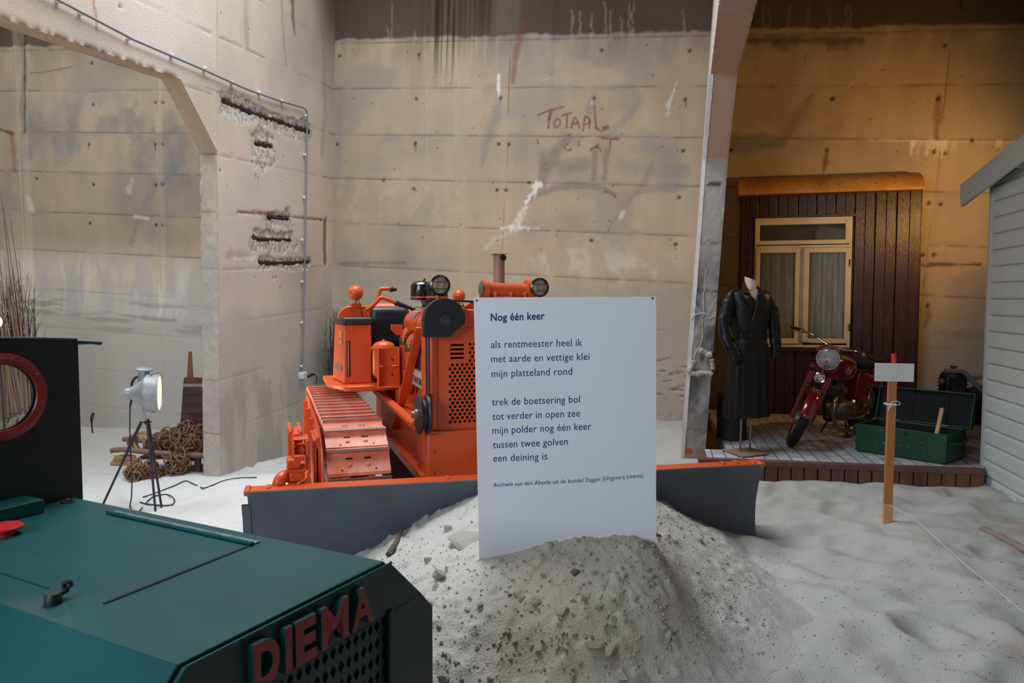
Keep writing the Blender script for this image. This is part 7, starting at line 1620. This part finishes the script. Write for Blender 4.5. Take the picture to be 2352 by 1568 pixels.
ground = [on_sand(x, y)+(0, 0, .008) for x, y in ((308, 1185), (325, 1170), (345, 1148), (360, 1140), (385, 1138), (400, 1148), (398, 1160), (382, 1163), (340, 1160), (322, 1155))]
o = MB().tube(catmull(pts_+ground, 6), .0062, 8).build('lamp_cable', M_CBL); tag(o, 'dark cable hanging from the stage lamp and looping on the sand', 'cable')
o = MB().tube(catmull([on_sand(x, y)+(0, 0, .008) for x, y in ((328, 1143), (348, 1137), (375, 1127), (400, 1117), (425, 1106), (440, 1111), (462, 1122), (470, 1122), (490, 1116), (515, 1105), (545, 1100), (590, 1098))], 6), .0055, 8).build('floor_cable', M_CBL); tag(o, 'thin dark cable wandering over the sand past the concrete pillar', 'cable')
spot_light('stage_lamp_beam', LF.W(rim_c+adir*.06), LF.W(rim_c+adir*3+np.array([0, .2, -.05])), 90, (1.0, .62, .28), 100, .6, .1)
# ---------------------------------------------------------------- barrow with ropes
BY = 8.25; BF = Frame((atY(380, 1060, BY)[0], BY, float(base_z(atY(380, 1060, BY)[0], BY))), rad(4)); b_ = lambda px, py, y=0.: BF.L(px, py, 'y', y)
M_OLDW = mat('old_barrow_wood', srgb(120, 92, 82), .75, var=.25, scale=5, stretch=(1, 5, 5), bump=.3, bscale=25)
M_BLKW = mat('tarred_wood', srgb(58, 42, 40), .7, var=.3, scale=4, stretch=(1, 5, 5), bump=.3, bscale=25, col2=srgb(92, 58, 44), mix_scale=3)
bw = thing('hand_barrow', 'old wooden hand barrow with two curved handles, loaded with brown rope', 'barrow', BF.O, BF.yaw)
def handle(pts, y, parent=bw):
    P_ = [b_(px, py, y) for px, py in pts]; MB().tube(catmull(P_, 5), [.022, .03, .026, .022]+[.03]*(len(catmull(P_, 5))-4), 10).build('handle', M_OLDW, parent)
handle([(254, 1036), (264, 1033), (290, 1032), (325, 1036), (375, 1041), (480, 1046)], -.22); handle([(282, 1009), (292, 1008), (310, 1010), (400, 1018), (480, 1024)], .28)
a, b = b_(320, 1060, -.2), b_(480, 1046, -.2); MB().box((a[0], -.22, b[2]-.03), (b[0], .28, b[2]+.0)).build('bed', M_BLKW, bw, bevel=.005)
for px in (395, 452): q = b_(px, 1050, -.2); MB().box((q[0]-.03, -.2, -.02), (q[0]+.03, -.14, q[2])).build('leg', M_BLKW, bw, bevel=.004); MB().box((q[0]-.03, .2, -.02), (q[0]+.03, .26, q[2])).build('leg', M_BLKW, bw, bevel=.004)
# headboard with its paler stripe and post
hp_ = [(422, 867), (478, 867), (480, 985), (413, 985)]; P_ = [b_(px, py, .12) for px, py in hp_]
hbd = MB().add(P_+[p+(0, .035, 0) for p in P_], [(0, 1, 2, 3), (7, 6, 5, 4)]+[(i, (i+1) % 4, 4+(i+1) % 4, 4+i) for i in range(4)]).build('headboard', M_BLKW, bw, bevel=.004)
s1, s2 = [b_(px, py, .118) for px, py in ((421, 881), (479, 881), (479, 888), (420, 888))], None
MB().add([*s1, *[p+(0, .004, 0) for p in s1]], [(0, 1, 2, 3), (7, 6, 5, 4)]+[(i, (i+1) % 4, 4+(i+1) % 4, 4+i) for i in range(4)]).build('stripe', mat('pale_band', srgb(150, 132, 118), .7), hbd)
for py in (905, 925, 948): a, b = b_(418, py, .118), b_(479, py+2, .118); MB().bar(a, b, .004, .006).build('plank_gap', M_CAB, hbd)
MB().hexa([b_(429, 868, .12), b_(444, 868, .12), b_(444, 868, .15), b_(429, 868, .15)], [b_(433, 806, .12), b_(441, 808, .12), b_(441, 808, .15), b_(433, 806, .15)]).build('post', mat('brown_post', srgb(122, 78, 50), .7, var=.2), hbd, bevel=.006)
M_ROPE = mat('brown_rope', srgb(124, 96, 66), .9, var=.35, scale=20, bump=.7, bscale=70, col2=srgb(92, 68, 48), mix_scale=6)
M_ROPEL = mat('light_rope', srgb(164, 122, 84), .85, var=.2, scale=20, bump=.6, bscale=80)
rr = random.Random(31)
def tangle(name, cx, cy, cz, sx, sy, sz, n, r, m, seed):
    rr = random.Random(seed); mb = MB()
    for k in range(n):
        th = rr.uniform(0, 2*PI); ph = rr.uniform(-.1, 1); c = np.array([math.cos(th)*sx*rr.uniform(.3, .95), math.sin(th)*sy*rr.uniform(.3, .95), 0]); rem = math.sqrt(max(0, 1-(c[0]/sx)**2-(c[1]/sy)**2)); c[2] = rem*sz*rr.uniform(.35, 1)
        u = nrm([rr.gauss(0, 1), rr.gauss(0, 1), rr.gauss(0, .6)]); v = nrm(np.cross(u, [rr.gauss(0, 1), rr.gauss(0, 1), rr.gauss(0, 1)])); R0 = rr.uniform(.03, .09); tt = rr.uniform(2.4, 5.5)
        pts = [c+(u*math.cos(a)+v*math.sin(a))*R0*(1+.3*math.sin(a*1.7+k))+nrm(np.cross(u, v))*.03*math.sin(a*.8) for a in np.linspace(0, tt, 14)]
        pts = [np.array([cx, cy, cz])+np.array([p[0], p[1], max(p[2], .01)]) for p in pts]; mb.tube(pts, r, 6)
    mb.sphere((cx, cy, cz+sz*.25), 1, 20, 10, sc=(sx*.82, sy*.82, sz*.6))
    return mb
q = b_(435, 1028, 0)
o = tangle('rope', q[0]+.02, .02, q[2]-.05, .25, .24, .30, 330, .009, M_ROPE, 3).build('rope_tangle', M_ROPE); o.location = BF.O; o.rotation_euler = (0, 0, BF.yaw); tag(o, 'large heaped tangle of brown rope on the barrow, beside the concrete pillar', 'rope')
q = b_(382, 1025, 0)
o = tangle('rope', q[0], .05, q[2]-.04, .15, .2, .2, 150, .009, M_ROPE, 4).build('rope_tangle', M_ROPE); o.location = BF.O; o.rotation_euler = (0, 0, BF.yaw); tag(o, 'smaller tangle of brown rope on the barrow, behind the tripod leg', 'rope')
q = b_(338, 1072, -.28)
o = tangle('rope', q[0]+.02, -.42, -.0, .17, .11, .15, 120, .009, M_ROPE, 5).build('rope_tangle', M_ROPE); o.location = BF.O; o.rotation_euler = (0, 0, BF.yaw); tag(o, 'tangle of brown rope lying on the sand under the barrow handle', 'rope')
q = b_(412, 1062, -.26)
o = tangle('rope', q[0], -.30, q[2]-.10, .10, .07, .2, 90, .008, M_ROPE, 6).build('rope_tangle', M_ROPE); o.location = BF.O; o.rotation_euler = (0, 0, BF.yaw); tag(o, 'bunch of brown rope hanging over the front side of the barrow', 'rope')
cm = MB()
for k in range(9):
    q = b_(320, 1012, .0); cm.torus((q[0]+.004*k, .02*k-.1, q[2]-.01), nrm([.25+.1*math.sin(k), 1, .15*math.cos(k*2)]), .10+.008*math.sin(k*1.9), .009, 30, 7)
o = cm.build('rope_coil', M_ROPEL); o.location = BF.O; o.rotation_euler = (0, 0, BF.yaw); tag(o, 'light brown rope coil hanging on the barrow handles', 'rope')
cm = MB()
for k in range(7):
    q = LF.W(l_(0, 0)); g0 = on_sand(284, 1066); z_ = g0[2]+.015+.014*k; cm.tube([(g0[0]+(.16-.008*k)*math.cos(a)+.05*math.cos(a*2)*.5, g0[1]+(.09-.006*k)*math.sin(a), z_+.008*math.sin(a*2+k)) for a in np.linspace(0, 2*PI, 30)], .010, 7)
o = cm.build('rope_coil', M_ROPEL); tag(o, 'light brown rope coil lying on the sand left of the barrow', 'rope')
# ---------------------------------------------------------------- brushwood bundles
M_TWIG = mat('dark_twig', srgb(72, 54, 50), .85, var=.3, scale=10)
M_REED = mat('pale_stem', srgb(166, 136, 104), .8, var=.25, scale=10)
def brush(name, base, spread, n, h, lean, m, seed, top_spread, branch=3, r=.005):
    rr = random.Random(seed); mb = MB(); base = np.array(base)
    for k in range(n):
        p = base+np.array([rr.uniform(-1, 1)*spread, rr.uniform(-1, 1)*spread*.6, 0]); hh = h*rr.uniform(.5, 1.0); t = np.array([rr.gauss(0, 1)*top_spread+lean[0], rr.gauss(0, .6)*top_spread+lean[1], hh]); q = p+t
        mdl = p+t*.5+np.array([rr.gauss(0, .03), rr.gauss(0, .03), 0]); pts = catmull([p, mdl, q], 5); rad_ = [r*(1-.75*i/(len(pts)-1)) for i in range(len(pts))]; mb.tube(pts, rad_, 5)
        for _ in range(branch):
            i = rr.randint(4, len(pts)-2); d = nrm(t)+np.array([rr.gauss(0, .35), rr.gauss(0, .35), rr.uniform(0, .4)]); l = rr.uniform(.1, .3)*h*.35; mb.tube([pts[i], pts[i]+d*l*.5, pts[i]+d*l+np.array([rr.gauss(0, .02), 0, 0])], [r*.45, r*.35, r*.15], 4)
    return mb
b0 = Bw(.33, -.38, .12); b0[2] = float(base_z(b0[0], b0[1]))
bo = brush('b', (0, 0, 0), .12, 260, 1.8, (.02, -.02), M_TWIG, 2, .045, 3, .0065).build('brushwood_bundle', M_TWIG, smooth=True, loc=b0); tag(bo, 'bundle of dark brushwood in the corner behind the bulldozer', 'brushwood')
p_ = atY(52, 900, 9.3); b1 = np.array([p_[0], 9.3, float(base_z(p_[0], 9.3))])
bb = brush('b', (0, 0, 0), .20, 140, 2.3, (-.12, .1), M_TWIG, 6, .12, 4, .006)
rr = random.Random(9)
for k in range(9):
    p = np.array([rr.uniform(-.1, .15), -.1, 0]); t = np.array([rr.uniform(-.75, -.05), rr.uniform(0, .2), rr.uniform(2.6, 3.5)]); bb.tube(catmull([p, p+t*.5+np.array([rr.uniform(.02, .12), 0, 0]), p+t], 8), [.007*(1-.7*i/16) for i in range(17)], 6)
bo2 = bb.build('brushwood_bundle', M_TWIG, loc=b1); tag(bo2, 'tall bundle of brushwood with pale stems at the left edge of the picture', 'brushwood')
cst = MB(); rr = random.Random(14)
for k in range(60):
    p = np.array([rr.uniform(-.1, .25), -.22+rr.uniform(-.05, .05), 0]); t = np.array([rr.uniform(-.45, .0), rr.uniform(0, .12), rr.uniform(1.5, 2.5)]); cst.tube(catmull([p, p+t*.5+np.array([rr.uniform(-.03, .06), 0, 0]), p+t], 5), [.009*(1-.6*i/10) for i in range(11)], 6)
cst.build('pale_stems', M_REED, bo2)['label'] = 'pale bare stems'
# ---------------------------------------------------------------- old tackle seen through the porthole, a bent rod by the wall
M_TACK = mat('weathered_tackle', srgb(150, 138, 124), .8, var=.3, scale=10, bump=.3)
for k, (px, py, lb) in enumerate(((14, 985, 'weathered pulley block seen at the left of the porthole'), (34, 976, 'weathered pulley block in the middle, seen through the porthole'), (52, 968, 'weathered pulley block with a ring, rightmost seen through the porthole'))):
    q = atY(px, py, 7.6); t = thing('pulley_block', lb, 'pulley', (q[0], q[1], q[2]), .5*k)
    MB().sphere((0, -.03, 0), .075, 18, 12, sc=(.75, .28, 1.1)).build('cheek', M_TACK, t); MB().sphere((0, .03, 0), .075, 18, 12, sc=(.75, .28, 1.1)).build('cheek', M_TACK, t); MB().cyl((0, -.018, 0), (0, .018, 0), .055, n=20).build('sheave', M_DSTL, t); MB().torus((0, 0, .10), (0, 1, .3), .03, .008, 18, 8).build('ring', M_DSTL, t)
qa, qb = atY(4, 985, 7.6), atY(60, 972, 7.6)
st_ = MB().hexa([(qa[0]-.05, 7.52, -.34), (qb[0]+.06, 7.52, -.34), (qb[0]+.06, 7.72, -.34), (qa[0]-.05, 7.72, -.34)], [(qa[0]-.05, 7.52, qa[2]-.09), (qb[0]+.06, 7.52, qb[2]-.09), (qb[0]+.06, 7.72, qb[2]-.09), (qa[0]-.05, 7.72, qa[2]-.09)]).build('wooden_beam', M_OLDW, bevel=.006); tag(st_, 'low grey wooden beam carrying the pulley blocks, seen through the porthole', 'beam')
g0 = on_sand(213, 994); u0 = g0+np.array([0, 0, .0])
rp_ = [g0-(0, 0, .05), g0+(-.01, 0, .12), g0+(-.02, 0, .22), g0+(.01, 0, .29), g0+(.03, -.01, .27), g0+(.01, -.02, .2), g0+(0, -.02, .12)]
o = MB().tube(catmull(rp_, 5), .010, 8).build('bent_rod', M_REBAR); tag(o, 'bent rusty rod sticking up from the sand at the foot of the back wall', 'rod')
# ---------------------------------------------------------------- lit bulb behind the cab at the left edge
q = atY(-9, 739, 3.6); lb = thing('light_bulb', 'lit bare bulb glowing above the dark cab at the left edge', 'bulb', q)
MB().sphere((0, 0, 0), .026, 18, 12, sc=(1, 1, 1.15)).build('glass_bulb', M_BULB, lb); MB().cyl((0, 0, -.035), (0, 0, -.09), .018, n=14).build('lamp_holder', M_DKPL, lb); MB().tube([(0, 0, -.09), (0, .02, -.3), (.0, .05, -.9), (0, .05, -1.75)], .006, 8).build('lamp_stand', M_DKPL, lb)
pl_ = bpy.data.lights.new('bulb_glow', 'POINT'); pl_.energy = 9; pl_.color = (1, .62, .3); pl_.shadow_soft_size = .035
po = bpy.data.objects.new('bulb_glow', pl_); COL.objects.link(po); po.location = q+np.array([0, .0, .06])
